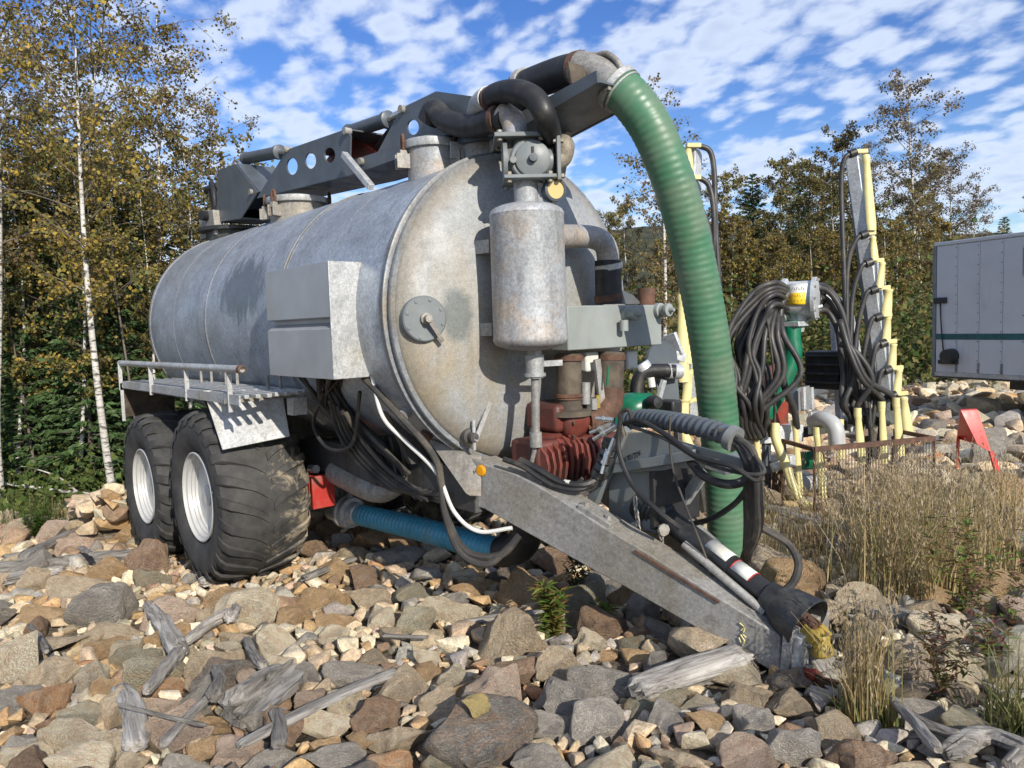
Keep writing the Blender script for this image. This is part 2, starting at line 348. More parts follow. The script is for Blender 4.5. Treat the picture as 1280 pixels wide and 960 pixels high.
# shell colour with a streaky-edged dark patch mixed in beside the cabinet
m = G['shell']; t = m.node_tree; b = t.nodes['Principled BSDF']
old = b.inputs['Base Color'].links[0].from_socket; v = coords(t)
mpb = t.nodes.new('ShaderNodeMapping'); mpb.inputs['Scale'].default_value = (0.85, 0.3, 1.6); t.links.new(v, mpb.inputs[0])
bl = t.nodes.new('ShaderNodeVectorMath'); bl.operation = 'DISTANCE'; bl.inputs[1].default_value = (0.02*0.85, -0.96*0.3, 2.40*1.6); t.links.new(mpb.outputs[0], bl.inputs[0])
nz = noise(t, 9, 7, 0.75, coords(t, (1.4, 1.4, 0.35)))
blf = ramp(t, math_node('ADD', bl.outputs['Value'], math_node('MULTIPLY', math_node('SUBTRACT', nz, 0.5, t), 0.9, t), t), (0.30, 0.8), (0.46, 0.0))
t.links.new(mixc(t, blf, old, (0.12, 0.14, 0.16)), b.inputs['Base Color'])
# tyre rubber with dried pale mud
m, t, b = new_mat('tyre_rubber'); v = coords(t)
col = ramp(t, noise(t, 7, 6, 0.65, v), (0.3, (0.026, 0.026, 0.026)), (0.7, (0.068, 0.066, 0.062)))
sepn = t.nodes.new('ShaderNodeSeparateXYZ'); t.links.new(v, sepn.inputs[0])
mud = ramp(t, math_node('ADD', noise(t, 5.5, 8, 0.72, v, 0.6), math_node('MULTIPLY', sepn.outputs[1], 0.42, t), t), (0.58, 0.0), (0.70, 0.95))
fine = ramp(t, noise(t, 38, 5, 0.75, v), (0.66, 0.0), (0.75, 0.7))
col = mixc(t, fine, col, (0.22, 0.2, 0.165)); col = mixc(t, mud, col, ramp(t, noise(t, 20, 4, 0.6, v), (0.3, (0.20, 0.165, 0.115)), (0.7, (0.34, 0.29, 0.21))))
t.links.new(col, b.inputs['Base Color']); b.inputs['Roughness'].default_value = 0.72; b.inputs['Specular IOR Level'].default_value = 0.35
bump(t, b, noise(t, 30, 6, 0.7, v), 0.35, 0.01); G['tyre'] = m

# ------------------------------------------------------------------ slurry tanker
TK = tag(empty('slurry_tanker'), 'big galvanised slurry tanker on twin axles parked on the stones', 'tanker')
RT, ZT, XF, XR = 1.021, 2.12, 2.43, -2.585
def ell(r, bulge, n=14): return [(r*math.cos(a), bulge*math.sin(a)) for a in [math.pi/2*i/n for i in range(n+1)]]
o = (0, 0, ZT)
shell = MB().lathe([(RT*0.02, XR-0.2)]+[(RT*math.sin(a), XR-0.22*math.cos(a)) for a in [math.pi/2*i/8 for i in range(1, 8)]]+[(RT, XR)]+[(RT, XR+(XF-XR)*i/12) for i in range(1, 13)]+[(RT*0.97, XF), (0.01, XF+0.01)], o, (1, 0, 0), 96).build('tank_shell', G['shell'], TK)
dish_prof = [(RT-0.02, 0), (RT-0.022, 0.02)]+[((RT-0.03)*math.cos(a), 0.02+0.21*math.sin(a)**1.25) for a in [math.pi/2*i/16 for i in range(1, 17)]]
dish = MB().lathe([(RT-0.02, -0.01)]+dish_prof, (XF, 0, ZT), (1, 0, 0), 96).build('dish_end', G['dish'], TK, angle=60)
def dish_x(y, z):
    rr = min(0.99, math.hypot(y, z-ZT)/(RT-0.03)); return XF+0.02+0.21*math.sqrt(1-rr*rr)**1.25
for x, w, h in ((XF-0.055, 0.022, 0.028), (XF-0.005, 0.03, 0.012), (XF-0.11, 0.05, 0.010), (0.82, 0.075, 0.005), (0.82, 0.018, 0.012), (-0.80, 0.03, 0.006), (1.55, 0.010, 0.002), (-1.75, 0.012, 0.003), (XR+0.02, 0.05, 0.012)):
    MB().lathe([(RT-0.02, -w/2), (RT+h*0.6, -w/2), (RT+h, -w/4), (RT+h, w/4), (RT+h*0.6, w/2), (RT-0.02, w/2)], (x, 0, ZT), (1, 0, 0), 96).build('ring_band', G['band'], shell)

# --- round inspection cover on the dish
cp = at(537, 398, X=2.60); cx0 = dish_x(cp.y, cp.z); nrm = Vector((1, cp.y*0.28, (cp.z-ZT)*0.28)).normalized()
cc = Vector((cx0, cp.y, cp.z))
cov = MB().lathe([(0.136, -0.03), (0.136, 0.022), (0.128, 0.03), (0.05, 0.031), (0.0, 0.031)], cc, nrm, 40).build('inspection_cover', G['paint2'], TK)
hub = MB().lathe([(0.034, 0.02), (0.034, 0.055), (0.022, 0.06), (0.022, 0.10), (0.0, 0.10)], cc, nrm, 16)
hd = Vector((0, 0.58, -0.80)).normalized(); hub.bar(cc+nrm*0.085-hd*0.02, cc+nrm*0.075+hd*0.17, 0.024, 0.012, nrm)
hub.build('cover_handle', G['zinc_dirty'], cov)
e1 = nrm.cross(Vector((0, 0, 1))).normalized(); e2 = e1.cross(nrm)
for k in range(8):
    a = k*math.pi/4+0.3; MB().lathe([(0.011, 0.02), (0.011, 0.036), (0.0, 0.037)], cc+(e1*math.cos(a)+e2*math.sin(a))*0.114, nrm, 6).build('bolt', G['paint2'], cov)

# --- lever valve low on the dish
lp = at(593, 545, X=2.56); lp = Vector((dish_x(lp.y, lp.z), lp.y, lp.z))
lv = MB().lathe([(0.05, -0.02), (0.05, 0.03), (0.03, 0.035), (0.03, 0.08), (0.0, 0.082)], lp, (1, -0.1, -0.1), 14).build('level_valve', G['zinc_dark'], TK)
lv2 = MB(); lv2.bar(lp+Vector((0.075, 0.0, -0.03)), lp+Vector((0.085, 0.15, 0.26)), 0.03, 0.009, (1, 0, 0)); lv2.bar(lp+Vector((0.06, 0, -0.09)), lp+Vector((0.06, 0.0, 0.10)), 0.02, 0.01, (1, 0, 0)); lv2.build('lever', G['zinc'], lv)

# --- filter drum
FX, FY, FR = 2.91, -0.36, 0.22
m = galv('zinc_drum', (0.34, 0.355, 0.37), 0.2, 0.6, (0.42, 0.295, 0.17), 0.37, 2.1, True, (0.15, 0.15, 0.145), 0.3); G['drum'] = m
drum = MB().lathe([(0.0, 1.865)]+[(FR*math.sin(a), 1.925-0.06*math.cos(a)) for a in [math.pi/2*i/6 for i in range(1, 7)]]+[(FR+0.004, 1.935), (FR, 1.95), (FR, 2.655), (FR+0.004, 2.665), (FR, 2.675)]+[(FR*math.cos(a), 2.675+0.065*math.sin(a)) for a in [math.pi/2*i/6 for i in range(1, 7)]], (FX, FY, 0), (0, 0, 1), 56).build('filter_drum', G['drum'], TK)
for z_ in (2.5, 2.0): MB().bar((2.45, FY-0.17, z_), (FX-0.2, FY-0.12, z_), 0.03, 0.08).build('mount_bracket', G['zinc_dirty'], drum)
mb = MB(); q = Vector((FX, FY+0.03, 0)); mb.tube([q+Vector((0, 0, 1.89)), q+Vector((0, 0, 1.83))], 0.045, 14); mb.tube([q+Vector((0, 0, 1.84)), q+Vector((0, 0, 1.70))], [0.058, 0.052], 14); mb.tube([q+Vector((0, 0, 1.73)), q+Vector((0, 0, 1.71))], 0.066, 14)
mb.build('drain_valve', G['zinc'], drum)
mb = MB(); mb.bar(q+Vector((0.03, 0.02, 1.785)), q+Vector((0.06, 0.17, 1.785)), 0.012, 0.035); mb.build('valve_handle', G['zinc'], drum)
mb = MB(); mb.tube([q+Vector((0, 0, 1.70)), q+Vector((-0.01, 0, 1.35))], 0.026, 10); mb.tube([q+Vector((-0.01, 0, 1.37)), q+Vector((-0.01, 0, 1.28))], 0.038, 10); mb.tube(spline([q+Vector((-0.01, 0, 1.30)), q+Vector((-0.06, -0.01, 1.15)), q+Vector((-0.12, -0.05, 1.02))]), 0.014, 8); mb.build('drain_pipe', G['zinc_dirty'], drum)

# --- four-way valve above the drum
V = at(661, 203, X=2.91)
va = empty('four_way_valve', V, TK)
MB().tube([(FX, FY, 2.72), (FX, FY, 2.86)], 0.072, 20).build('riser_pipe', G['drum'], va)
RZ0 = Matrix.Rotation(math.atan2(-0.6, 0.8), 3, 'Z'); mb = MB(); mb.box((FX, FY+0.02, 2.868), (0.30, 0.30, 0.022), RZ0); mb.build('lower_flange', G['paint2'], va, 0.004)
zt_ = V.z+0.135
mb = MB(); mb.box((FX-0.05, FY-0.0, zt_), (0.30, 0.30, 0.026), RZ0); mb.build('upper_flange', G['paint2'], va, 0.004)
ax = Vector((0.80, -0.60, 0)).normalized(); sd_ = Vector((0.60, 0.80, 0)); rz_ = Matrix.Rotation(math.atan2(ax.y, ax.x), 3, 'Z')
mb = MB(); mb.lathe([(0.10, -0.15), (0.118, -0.14), (0.118, 0.085), (0.108, 0.095), (0.0, 0.095)], V, ax, 32); mb.lathe([(0.09, -0.13), (0.10, 0), (0.09, 0.13)], (V.x-0.01, V.y, V.z), (0, 0, 1), 24); mb.lathe([(0.08, -0.14), (0.09, -0.05), (0.09, 0.05), (0.08, 0.14)], V, sd_, 20)
mb.build('valve_body', G['paint2'], va)
mb = MB(); mb.lathe([(0.102, 0.085), (0.102, 0.11), (0.095, 0.115), (0.0, 0.116)], V+sd_*0.015, ax, 30); mb.build('valve_cap', G['paint2'], va)
MB().lathe([(0.028, 0.10), (0.024, 0.15), (0.0, 0.151)], V+sd_*0.015, ax, 12).build('cap_stem', G['paint'], va)
MB().bar(V+sd_*0.015+ax*0.118+Vector((0, 0, 0.03)), V+sd_*0.015+ax*0.118+Vector((0, 0, 0.065)), 0.014, 0.012, ax).build('cap_slot', G['ink'], va)
MB().lathe([(0.02, 0.0), (0.02, 0.05), (0, 0.05)], V-sd_*0.10+ax*0.085-Vector((0, 0, 0.01)), ax, 8).build('side_bolt', G['paint2'], va)
MB().box(V+sd_*0.165, (0.24, 0.024, 0.25), rz_).build('side_flange', G['paint2'], va, 0.004)
MB().lathe([(0.125, 0), (0.125, 0.024)], V-sd_*0.155, sd_, 28).build('end_flange', G['paint2'], va)
for dx in (-1, 1):
    for dy in (-1, 1):
        for zz, X0, Y0 in ((zt_, FX-0.05, FY), (2.868, FX, FY+0.02)):
            MB().lathe([(0.016, -0.03), (0.016, 0.03)], Vector((X0, Y0, zz))+rz_ @ Vector((dx*0.118, dy*0.118, 0)), (0, 0, 1), 6).build('flange_bolt', G['zinc_dirty'], va)
        MB().lathe([(0.015, -0.03), (0.015, 0.03)], V+sd_*0.165+ax*(dx*0.095)+Vector((0, 0, dy*0.10)), sd_, 6).build('flange_bolt', G['zinc_dirty'], va)
gp = at(692, 238, X=FX+0.12)
ga = MB().lathe([(0.06, -0.045), (0.068, -0.02), (0.068, 0.03), (0.054, 0.035), (0.05, 0.02)], gp, (0.93, -0.3, 0), 28).build('pressure_gauge', G['paint'], TK)
MB().lathe([(0.053, 0.0), (0.053, 0.028)], gp, (0.93, -0.3, 0), 24).build('gauge_dial', G['gauge'], ga)
MB().tube(spline([gp+Vector((0, 0, -0.06)), gp+Vector((-0.02, 0, -0.10)), (FX+0.08, FY+0.14, 2.70)]), 0.013, 8).build('gauge_stem', G['zinc_dirty'], ga)

# --- elbow pipes and black hoses over the tank
el = [(FX-0.05, FY-0.02, zt_+0.01), (FX-0.06, FY-0.02, zt_+0.07), at(640, 150, X=2.79), at(627, 142, X=2.72)]
MB().tube(spline(el, 8), 0.072, 20).build('elbow_pipe', G['drum'], TK)
hA = [at(634, 148, X=2.76), at(618, 150, X=2.64), at(590, 158, X=2.38), at(560, 152, X=2.12), at(543, 138, X=1.95), at(535, 152, X=1.88)]
h1 = MB().tube(spline(hA, 10), 0.076, 20).build('rubber_elbow_hose', G['rubber'], TK)
d_ = (hA[0]-hA[1]).normalized(); MB().tube([hA[1]+d_*0.02, hA[1]+d_*0.06], 0.088, 20).build('hose_clamp', G['rust'], h1)
hB = [at(610, 126, Y=-0.36), at(622, 117, Y=-0.39), at(647, 114, Y=-0.42), at(670, 125, Y=-0.41), at(683, 150, Y=-0.37), at(691, 184, X=2.90)]
h2 = MB().tube(spline(hB, 10), 0.066, 20).build('rubber_arch_hose', G['rubber'], TK)
MB().tube([at(689, 174, X=2.905), at(692, 186, X=2.90)], 0.072, 20).build('hose_clamp', G['rust'], h2)
MB().tube([at(608, 128, Y=-0.355), at(614, 122, Y=-0.37)], 0.072, 20).build('hose_clamp', G['rust'], h2)
MB().tube(spline([at(691, 180, X=2.90), V+sd_*0.215+Vector((0, 0, 0.10)), V+sd_*0.205+Vector((0, 0, 0.03)), V+sd_*0.165], 8), 0.055, 18).build('lower_elbow', G['zinc_dirty'], TK)
MB().tube(spline([at(612, 124, Y=-0.36), at(603, 131, Y=-0.33), at(599, 142, Y=-0.27), at(600, 150, Y=-0.18)], 8), 0.082, 18).build('tank_outlet_elbow', G['zinc'], TK)

# --- necks and hatches on top of the tank
def neck(name, X, Y, r, z1, mat, lugs):
    p = empty(name, (X, Y, 3.05), TK)
    MB().lathe([(r*0.98, 3.02), (r*0.98, z1-0.05)], (X, Y, 0), (0, 0, 1), 36).build('neck_tube', mat, p)
    MB().lathe([(r*1.10, z1-0.055), (r*1.12, z1-0.045), (r*1.12, z1-0.005), (r*1.08, z1), (r*0.5, z1+0.03), (0, z1+0.035)], (X, Y, 0), (0, 0, 1), 36).build('lid', G['zinc'], p)
    for a in lugs:
        c, s_ = math.cos(a), math.sin(a); mb = MB(); mb.box((X+c*(r*1.17), Y+s_*(r*1.17), z1-0.09), (0.05, 0.05, 0.05), Matrix.Rotation(a, 3, 'Z'))
        for k in (-1, 1): mb.box((X+c*(r*1.12)-s_*0.03*k, Y+s_*(r*1.12)+c*0.03*k, z1-0.14), (0.12, 0.012, 0.10), Matrix.Rotation(a, 3, 'Z'))
        mb.build('lug', G['zinc_dirty'], p, 0.003)
        ring = [Vector((X+c*r*1.17-s_*0.024*math.cos(q), Y+s_*r*1.17+c*0.024*math.cos(q), z1-0.02+0.06*math.sin(q))) for q in [2*math.pi*i/14 for i in range(15)]]
        MB().tube(ring, 0.011, 8).build('clamp_link', G['rust'], p)
    return p
neck('filler_neck', 1.88, -0.30, 0.178, 3.30, G['drum'], (-1.9, 0.3, 2.4))
neck('manhole', -0.50, -0.20, 0.26, 3.27, G['zinc_dirty'], (-1.2, -2.2, 0.8))
cl = MB().lathe([(0.20, 3.0), (0.20, 3.27), (0.19, 3.28)], (2.16, -0.02, 0), (0, 0, 1), 36).build('outlet_collar', G['drum'], TK)
for a in (-1.9, -0.5, 0.9):
    c, s_ = math.cos(a), math.sin(a); mb = MB()
    for k in (-1, 1): mb.box((2.16+c*0.24-s_*0.028*k, -0.02+s_*0.24+c*0.028*k, 3.21), (0.10, 0.014, 0.11), Matrix.Rotation(a, 3, 'Z'))
    mb.build('lug', G['zinc'], cl, 0.003)

# --- right-hand pipe to the silencer box
pp = [Vector((FX-0.02, FY+0.22, 2.555)), at(735, 296, X=2.80), at(752, 302, X=2.80), at(759, 315, X=2.80), at(760, 338, X=2.80)]
MB().tube(spline(pp, 8), 0.075, 22).build('air_pipe', G['drum'], TK)
a_, b_ = at(760, 326, X=2.80), at(761, 380, X=2.80)
sl = MB().tube([a_, b_], 0.09, 22).build('rubber_sleeve', G['rubber'], TK)
for p_, q_, mt in ((330, 337, 'zinc'), (368, 376, 'rust')):
    MB().tube([at(760, p_, X=2.80), at(761, q_, X=2.80)], 0.095, 22).build('hose_clamp', G[mt], sl)
by0, by1 = at(709, 385, X=2.98).y, at(827, 400, X=2.98).y
bz0, bz1 = 1.855, 2.13
sb = MB().box((2.81, (by0+by1)/2, (bz0+bz1)/2), (0.34, by1-by0, bz1-bz0)).build('silencer_box', G['boxpaint'], TK, 0.008)
for x_, y_ in ((782, 393), (822, 388)):
    p = at(x_, y_, X=2.98); MB().lathe([(0.05, -0.005), (0.05, 0.03), (0.036, 0.035), (0.036, 0.075), (0.044, 0.08), (0.044, 0.10), (0.02, 0.105), (0.012, 0.14), (0, 0.14)], p, (1, 0, 0), 18).build('sight_fitting', G['boxpaint'], sb)
p = at(780, 402, X=3.03); MB().tube([p+Vector((0, 0, 0.01)), p+Vector((0, 0, -0.06))], 0.028, 12).build('fitting_outlet', G['boxpaint'], sb)
p = at(808, 378, X=2.83); MB().lathe([(0.062, -0.02), (0.062, 0.10), (0.05, 0.10), (0.05, 0.02)], p, (0, 0, 1), 20).build('stub_pipe', G['rust'], sb)
p = at(783, 380, X=2.80); mb = MB(); mb.prism([p+Vector((0, -0.16, 0)), p+Vector((0, 0.14, 0)), p+Vector((0, 0.05, 0.06)), p+Vector((0, -0.08, 0.10))], (0.02, 0, 0)); mb.build('top_bracket', G['paint'], sb)

# --- vacuum pump under the box
PU = empty('vacuum_pump', (2.9, 0.1, 1.0), TK)
def hose_down(x0, y0, x1, y1, X, r, mat, name):
    a, b = at(x0, y0, X=X), at(x1, y1, X=X); o_ = MB().tube([a, b], r, 20).build(name, mat, PU); return a, b
hose_down(711, 442, 711, 498, 2.86, 0.082, G['hosebrown'], 'intake_hose')
hose_down(764, 440, 762, 492, 2.90, 0.088, G['hosebrown'], 'outlet_hose')
for x_, y_ in ((711, 447), (711, 495), (764, 446), (762, 487)):
    X_ = 2.86 if x_ < 730 else 2.90
    MB().tube([at(x_, y_-3, X=X_), at(x_, y_+4, X=X_)], 0.094, 20).build('hose_clamp', G['rust'], PU)
a_, b_ = at(768, 452, X=3.0), at(765, 482, X=3.0)
mb = MB().bar(at(760, 458, X=3.0), at(759, 482, X=3.0), 0.006, 0.014, (0, 1, 0)); mb.build('green_stripe', G['greenpaint'], PU)
p = at(712, 515, X=2.86); mb = MB(); mb.lathe([(0.105, 0.10), (0.085, 0.09), (0.085, 0.02), (0.14, 0.01), (0.14, -0.02)], p, (0, 0, 1), 24); mb.build('intake_flange', G['hosebrown'], PU)
mb = MB(); mb.tube(spline([at(762, 490, X=2.9), at(760, 505, X=2.9), at(748, 520, X=2.9), at(730, 525, X=2.88)], 6), 0.095, 16); mb.build('outlet_manifold', G['rust'], PU)
G['pumpl'] = pbr('worn_red_cast_iron', (0.17, 0.038, 0.026), 0.55, 0, 0.3, 9, (0.05, 0.035, 0.028), 0.4, 6, 0.25, 40)
p0 = at(697, 530, X=2.90); p1 = at(765, 540, X=2.90)
MB().box((2.74, (p0.y+p1.y)/2, 1.43), (0.30, p1.y-p0.y, 0.18)).build('pump_head', G['pump'], PU, 0.03)
hc = at(719, 530, X=2.90)
MB().lathe([(0.085, -0.10), (0.10, -0.05), (0.10, 0.02), (0.085, 0.04), (0.05, 0.05), (0, 0.05)], hc, Vector((1, -0.2, -0.5)), 20).build('intake_bend', G['pumpl'], PU)
for k in range(5):
    a = k*1.2566; MB().lathe([(0.012, 0), (0.012, 0.02), (0, 0.02)], hc+Vector((0.045, 0.075*math.cos(a), 0.075*math.sin(a)-0.02)), (1, -0.2, -0.5), 6).build('cover_bolt', G['rust'], PU)
q0, q1 = at(680, 578, X=2.96), at(752, 578, X=2.96); zc_ = at(715, 578, X=2.96).z; wq = q1.y-q0.y
MB().lathe([(0.0, 0), (0.17, 0.02), (0.185, 0.05), (0.185, 0.22), (0.17, 0.24), (0, 0.24)], (2.62, (q0.y+q1.y)/2, zc_), (1, 0, 0), 24).build('pump_rotor_case', G['pump'], PU)
MB().box((2.78, (q0.y+q1.y)/2, zc_), (0.28, wq, 0.30)).build('pump_body', G['pump'], PU, 0.03)
for k in range(10):
    yy = q0.y+wq*(k+0.25)/10; hgt = 0.34-0.09*abs(k-4.5)/4.5
    MB().prism([(2.90, yy, zc_-hgt/2), (2.965, yy, zc_-hgt/2+0.05), (2.985, yy, zc_), (2.965, yy, zc_+hgt/2-0.05), (2.90, yy, zc_+hgt/2)], (0, wq*0.042, 0)).build('cooling_fin', G['pumpl'], PU, 0.004)
MB().box((2.80, q1.y+0.14, zc_-0.02), (0.30, 0.26, 0.30)).build('gearbox', G['pump'], PU, 0.04)
MB().lathe([(0.12, 0), (0.12, 0.05), (0.06, 0.06), (0.05, 0.12), (0, 0.12)], (2.95, q1.y+0.14, zc_-0.02), (1, 0, 0), 24).build('gearbox_cover', G['pump'], PU)
for x_, y_, w in ((735, 452, 0.12), (785, 450, 0.11)):
    p = at(x_, y_, X=2.84); MB().box((2.84, p.y, p.z), (0.09, w, 0.13)).build('oil_bottle', G['white'], PU, 0.015)
p = at(748, 480, X=2.93); mb = MB(); mb.bar(p+Vector((0, -0.01, 0.16)), p+Vector((0, 0.03, -0.14)), 0.02, 0.05, (0, 1, 0)); mb.build('support_strip', G['zinc_dirty'], PU)
mb = MB(); mb.tube([at(747, 494, X=2.95), at(747, 510, X=2.95)], 0.018, 10); mb.build('oil_filler', G['yellowcast'], PU)
mb = MB(); mb.box(at(740, 505, X=2.95), (0.05, 0.045, 0.07)); mb.tube([at(732, 478, X=2.95), at(732, 505, X=2.95)], 0.03, 10); mb.build('lubricator', G['zinc_dirty'], PU)
for dx in (0, 0.07):
    MB().tube([(2.62, -0.10+dx*2, 1.52), (2.66, -0.18+dx*2, 1.05)], 0.012, 8).build('oil_line', G['rubber'], PU)

# ------------------------------------------------------------------ chassis and drawbar
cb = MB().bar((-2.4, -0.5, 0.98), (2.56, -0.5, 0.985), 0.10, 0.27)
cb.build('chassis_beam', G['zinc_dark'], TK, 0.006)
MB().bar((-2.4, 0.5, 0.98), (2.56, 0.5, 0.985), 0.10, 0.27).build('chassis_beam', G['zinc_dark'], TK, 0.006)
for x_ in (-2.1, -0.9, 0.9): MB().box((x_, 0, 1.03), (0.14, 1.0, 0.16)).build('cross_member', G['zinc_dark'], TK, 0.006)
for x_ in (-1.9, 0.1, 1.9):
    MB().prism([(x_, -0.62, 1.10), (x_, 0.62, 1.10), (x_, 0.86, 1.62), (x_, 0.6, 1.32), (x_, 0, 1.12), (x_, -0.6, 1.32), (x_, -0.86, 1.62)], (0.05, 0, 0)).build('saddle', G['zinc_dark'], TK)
# gusset: pale bent plate on the front of the chassis
ga_, gb_, gc_, gd_ = at(537, 546, Y=-0.58), at(556, 546, Y=-0.52), at(594, 585, Y=-0.56), at(592, 618, Y=-0.60)
MB().prism([at(533, 547, Y=-0.62), at(560, 548, Y=-0.50), at(588, 570, Y=-0.53), at(587, 620, Y=-0.61), at(582, 617, Y=-0.62)], (0.05, 0.05, 0.0)).build('front_gusset', G['zinc_dirty'], TK, 0.004)
def beam_plate(name, s_):
    """box-section drawbar beam, traced on its own converging plane"""
    def pl(x, y):
        d = ray(x, y); A = Vector((2.45, -0.545, 0)); Bq = Vector((4.42, -0.135, 0)); nn = Vector((-(Bq-A).y, (Bq-A).x, 0)).normalized()
        t_ = (A-CAM).dot(nn)/d.dot(nn); p = CAM+d*t_; return p
    pts = [pl(590, 573), pl(607, 581), pl(645, 593), pl(680, 612), pl(759, 662), pl(800, 686), pl(975, 795), pl(975, 842), pl(963, 838), pl(780, 733), pl(755, 720), pl(605, 636), pl(590, 632)]
    if s_ > 0: pts = [Vector((p.x, -p.y, p.z)) for p in pts]
    return MB().prism(pts, (0.03, 0.17*(-s_), 0)).build(name, G['beam'], TK, 0.006), pl
bmL, PL = beam_plate('drawbar_beam', -1)
beam_plate('drawbar_beam', 1)
# top flange lip and the bolted pads

MB().bar(PL(795, 686)+Vector((0.0, -0.008, -0.01)), PL(900, 750)+Vector((0, -0.008, -0.01)), 0.010, 0.012).build('rust_seam', G['rust'], TK)
mb = MB(); mb.bar(PL(717, 636)+Vector((0, 0.08, 0.012)), PL(757, 661)+Vector((0, 0.08, 0.012)), 0.13, 0.03); mb.build('pivot_pad', G['beam'], TK, 0.004)
for x_, y_ in ((723, 640), (751, 657)): MB().lathe([(0.022, 0), (0.022, 0.03), (0, 0.031)], PL(x_, y_)+Vector((0, 0.06, 0.02)), (0.2, 0, 1), 6).build('pad_bolt', G['zinc_dirty'], TK)
p = PL(602, 588); mb = MB(); mb.lathe([(0.036, -0.01), (0.036, 0.01), (0.028, 0.018), (0, 0.02)], p, (0.20, -0.98, 0), 20); mb.build('marker_lamp', G['amber'], TK)
# chalk-yellow scribbled number on the beam
mb = MB()
for pts in (((925, 778), (931, 783), (927, 787)), ((932, 783), (929, 792), (933, 796)), ((926, 792), (931, 800), (929, 806)), ((924, 796), (927, 803))):
    mb.tube([PL(x_, y_)+Vector((0.003, -0.008, 0)) for x_, y_ in pts], 0.004, 5)
mb.build('paint_scribble', G['yellow'], TK)
# nose: end plate, side strap, tow bar running on to the ground
e0, e1 = PL(982, 785), PL(981, 842)
MB().box((e0+e1)/2+Vector((0.02, 0.15, 0)), (0.05, 0.36, (e0-e1).length+0.02), Matrix.Rotation(0.10, 3, 'Y')).build('end_plate', G['beam'], TK, 0.005)
MB().box((e0+e1)/2+Vector((0.055, 0.03, 0.0)), (0.06, 0.09, (e0-e1).length*0.85), Matrix.Rotation(0.10, 3, 'Y')).build('hitch_bracket', G['zinc'], TK, 0.005)
for dz in (-0.07, 0.05): MB().lathe([(0.02, 0), (0.02, 0.03), (0, 0.03)], (e0+e1)/2+Vector((0.085, 0.05, dz)), (1, 0, 0), 6).build('hitch_bolt', G['zinc_dirty'], TK)
tw0, tw1 = Vector((4.44, 0.05, 0.40)), at(1034, 846, Y=0.0)
MB().bar(tw0, tw1, 0.13, 0.10).build('tow_bar', G['beam'], TK, 0.012)
MB().lathe([(0.095, -0.04), (0.095, 0.04), (0.045, 0.045), (0.045, -0.045)], tw1, (0.25, 0, 1), 24).build('tow_eye', G['rust'], TK)
MB().bar(PL(984, 836)+Vector((0.07, 0.02, 0)), PL(994, 838)+Vector((0.09, 0.02, 0)), 0.06, 0.04).build('rusty_pad', G['rustpaint'], TK, 0.006)

# ------------------------------------------------------------------ wheels
TW, TR, RR = 0.715, 0.712, 0.345
def make_wheel():
    w = empty('wheel', (0, 0, 0))
    hw = TW/2
    # carcass: sidewall bulge, flat wide crown; axis = Y, outer side = -Y
    prof = [(RR, -hw+0.10), (RR+0.03, -hw+0.045), (RR+0.10, -hw+0.012), (RR+0.19, -hw-0.002), (RR+0.27, -hw+0.012), (TR-0.075, -hw+0.045), (TR-0.035, -hw+0.10), (TR-0.018, -hw+0.20), (TR-0.012, 0)]
    prof += [(r_, -h_) for r_, h_ in reversed(prof[:-1])]
    mb = MB(); mb.lathe(prof, (0, 0, 0), (0, 1, 0), 88, cap=False)
    n = 23
    def crown(u):       # radius and lateral place across the tread, u = -1..1
        h_ = u*(hw+0.004)
        if abs(u) < 0.62: return TR-0.012-0.012*abs(u), h_
        k = (abs(u)-0.62)/0.38; return TR-0.020-0.095*k**2.2, math.copysign(0.62*hw+(hw*0.38+0.004)*math.sin(k*math.pi/2), u)
    for k in range(n):
        for sgn in (-1, 1):
            off = 0.5 if sgn > 0 else 0.0
            cs = []
            for j in range(9):
                u = 0.06+0.94*j/8
                ang = (k+off)*2*math.pi/n + 0.30*(1-u)**1.25 - 0.015*math.sin(u*7)
                wid = (0.030+0.012*u)/TR
                r_, h_ = crown(sgn*u); hgt = 0.013 if u < 0.93 else 0.008
                ring = []
                for aa, rr2 in ((ang-wid*1.15, r_-0.01), (ang-wid*0.85, r_+hgt), (ang+wid*0.85, r_+hgt), (ang+wid*1.15, r_-0.01)):
                    ring.append(Vector((rr2*math.sin(aa), h_ if u < 0.93 else h_*1.004, rr2*math.cos(aa))))
                cs.append(ring)
            vv = [p for r_ in cs for p in r_]
            ff = [(j*4+i, j*4+(i+1) % 4, (j+1)*4+(i+1) % 4, (j+1)*4+i) for j in range(8) for i in range(4)]+[(3, 2, 1, 0), (32, 33, 34, 35)]
            mb.add(vv, ff)
            if k % 1 == 0:      # short centre knobs between the bars
                pass
    ty = mb.build('tyre', G['tyre'], w, angle=40)
    rp = [(RR+0.012, -hw+0.025), (RR+0.022, -hw+0.03), (RR+0.014, -hw+0.05), (RR-0.015, -hw+0.058), (RR-0.02, -hw+0.085), (RR-0.035, -hw+0.088), (RR-0.040, -hw+0.108), (RR-0.055, -hw+0.112), (RR-0.060, -hw+0.128), (RR-0.08, -hw+0.132), (0.17, -hw+0.128), (0.13, -hw+0.12), (0, -hw+0.118)]
    rm = MB().lathe([(RR-0.0, hw-0.2)]+[(RR+0.004, -hw+0.12)]+rp, (0, 0, 0), (0, 1, 0), 64).build('rim', G['rim'], w, angle=30)
    MB().lathe([(0.085, -hw+0.13), (0.085, -hw+0.105), (0.07, -hw+0.098), (0, -hw+0.098)], (0, 0, 0), (0, 1, 0), 24).build('hub_cap', G['rim'], w)
    return w
w0 = make_wheel(); w0.parent = TK
YW = -1.465+TW/2+0.0
wheels = [(0.0, YW, 0.715), (-1.61, YW, 0.575), (0.0, -YW, 0.715), (-1.61, -YW, 0.575)]
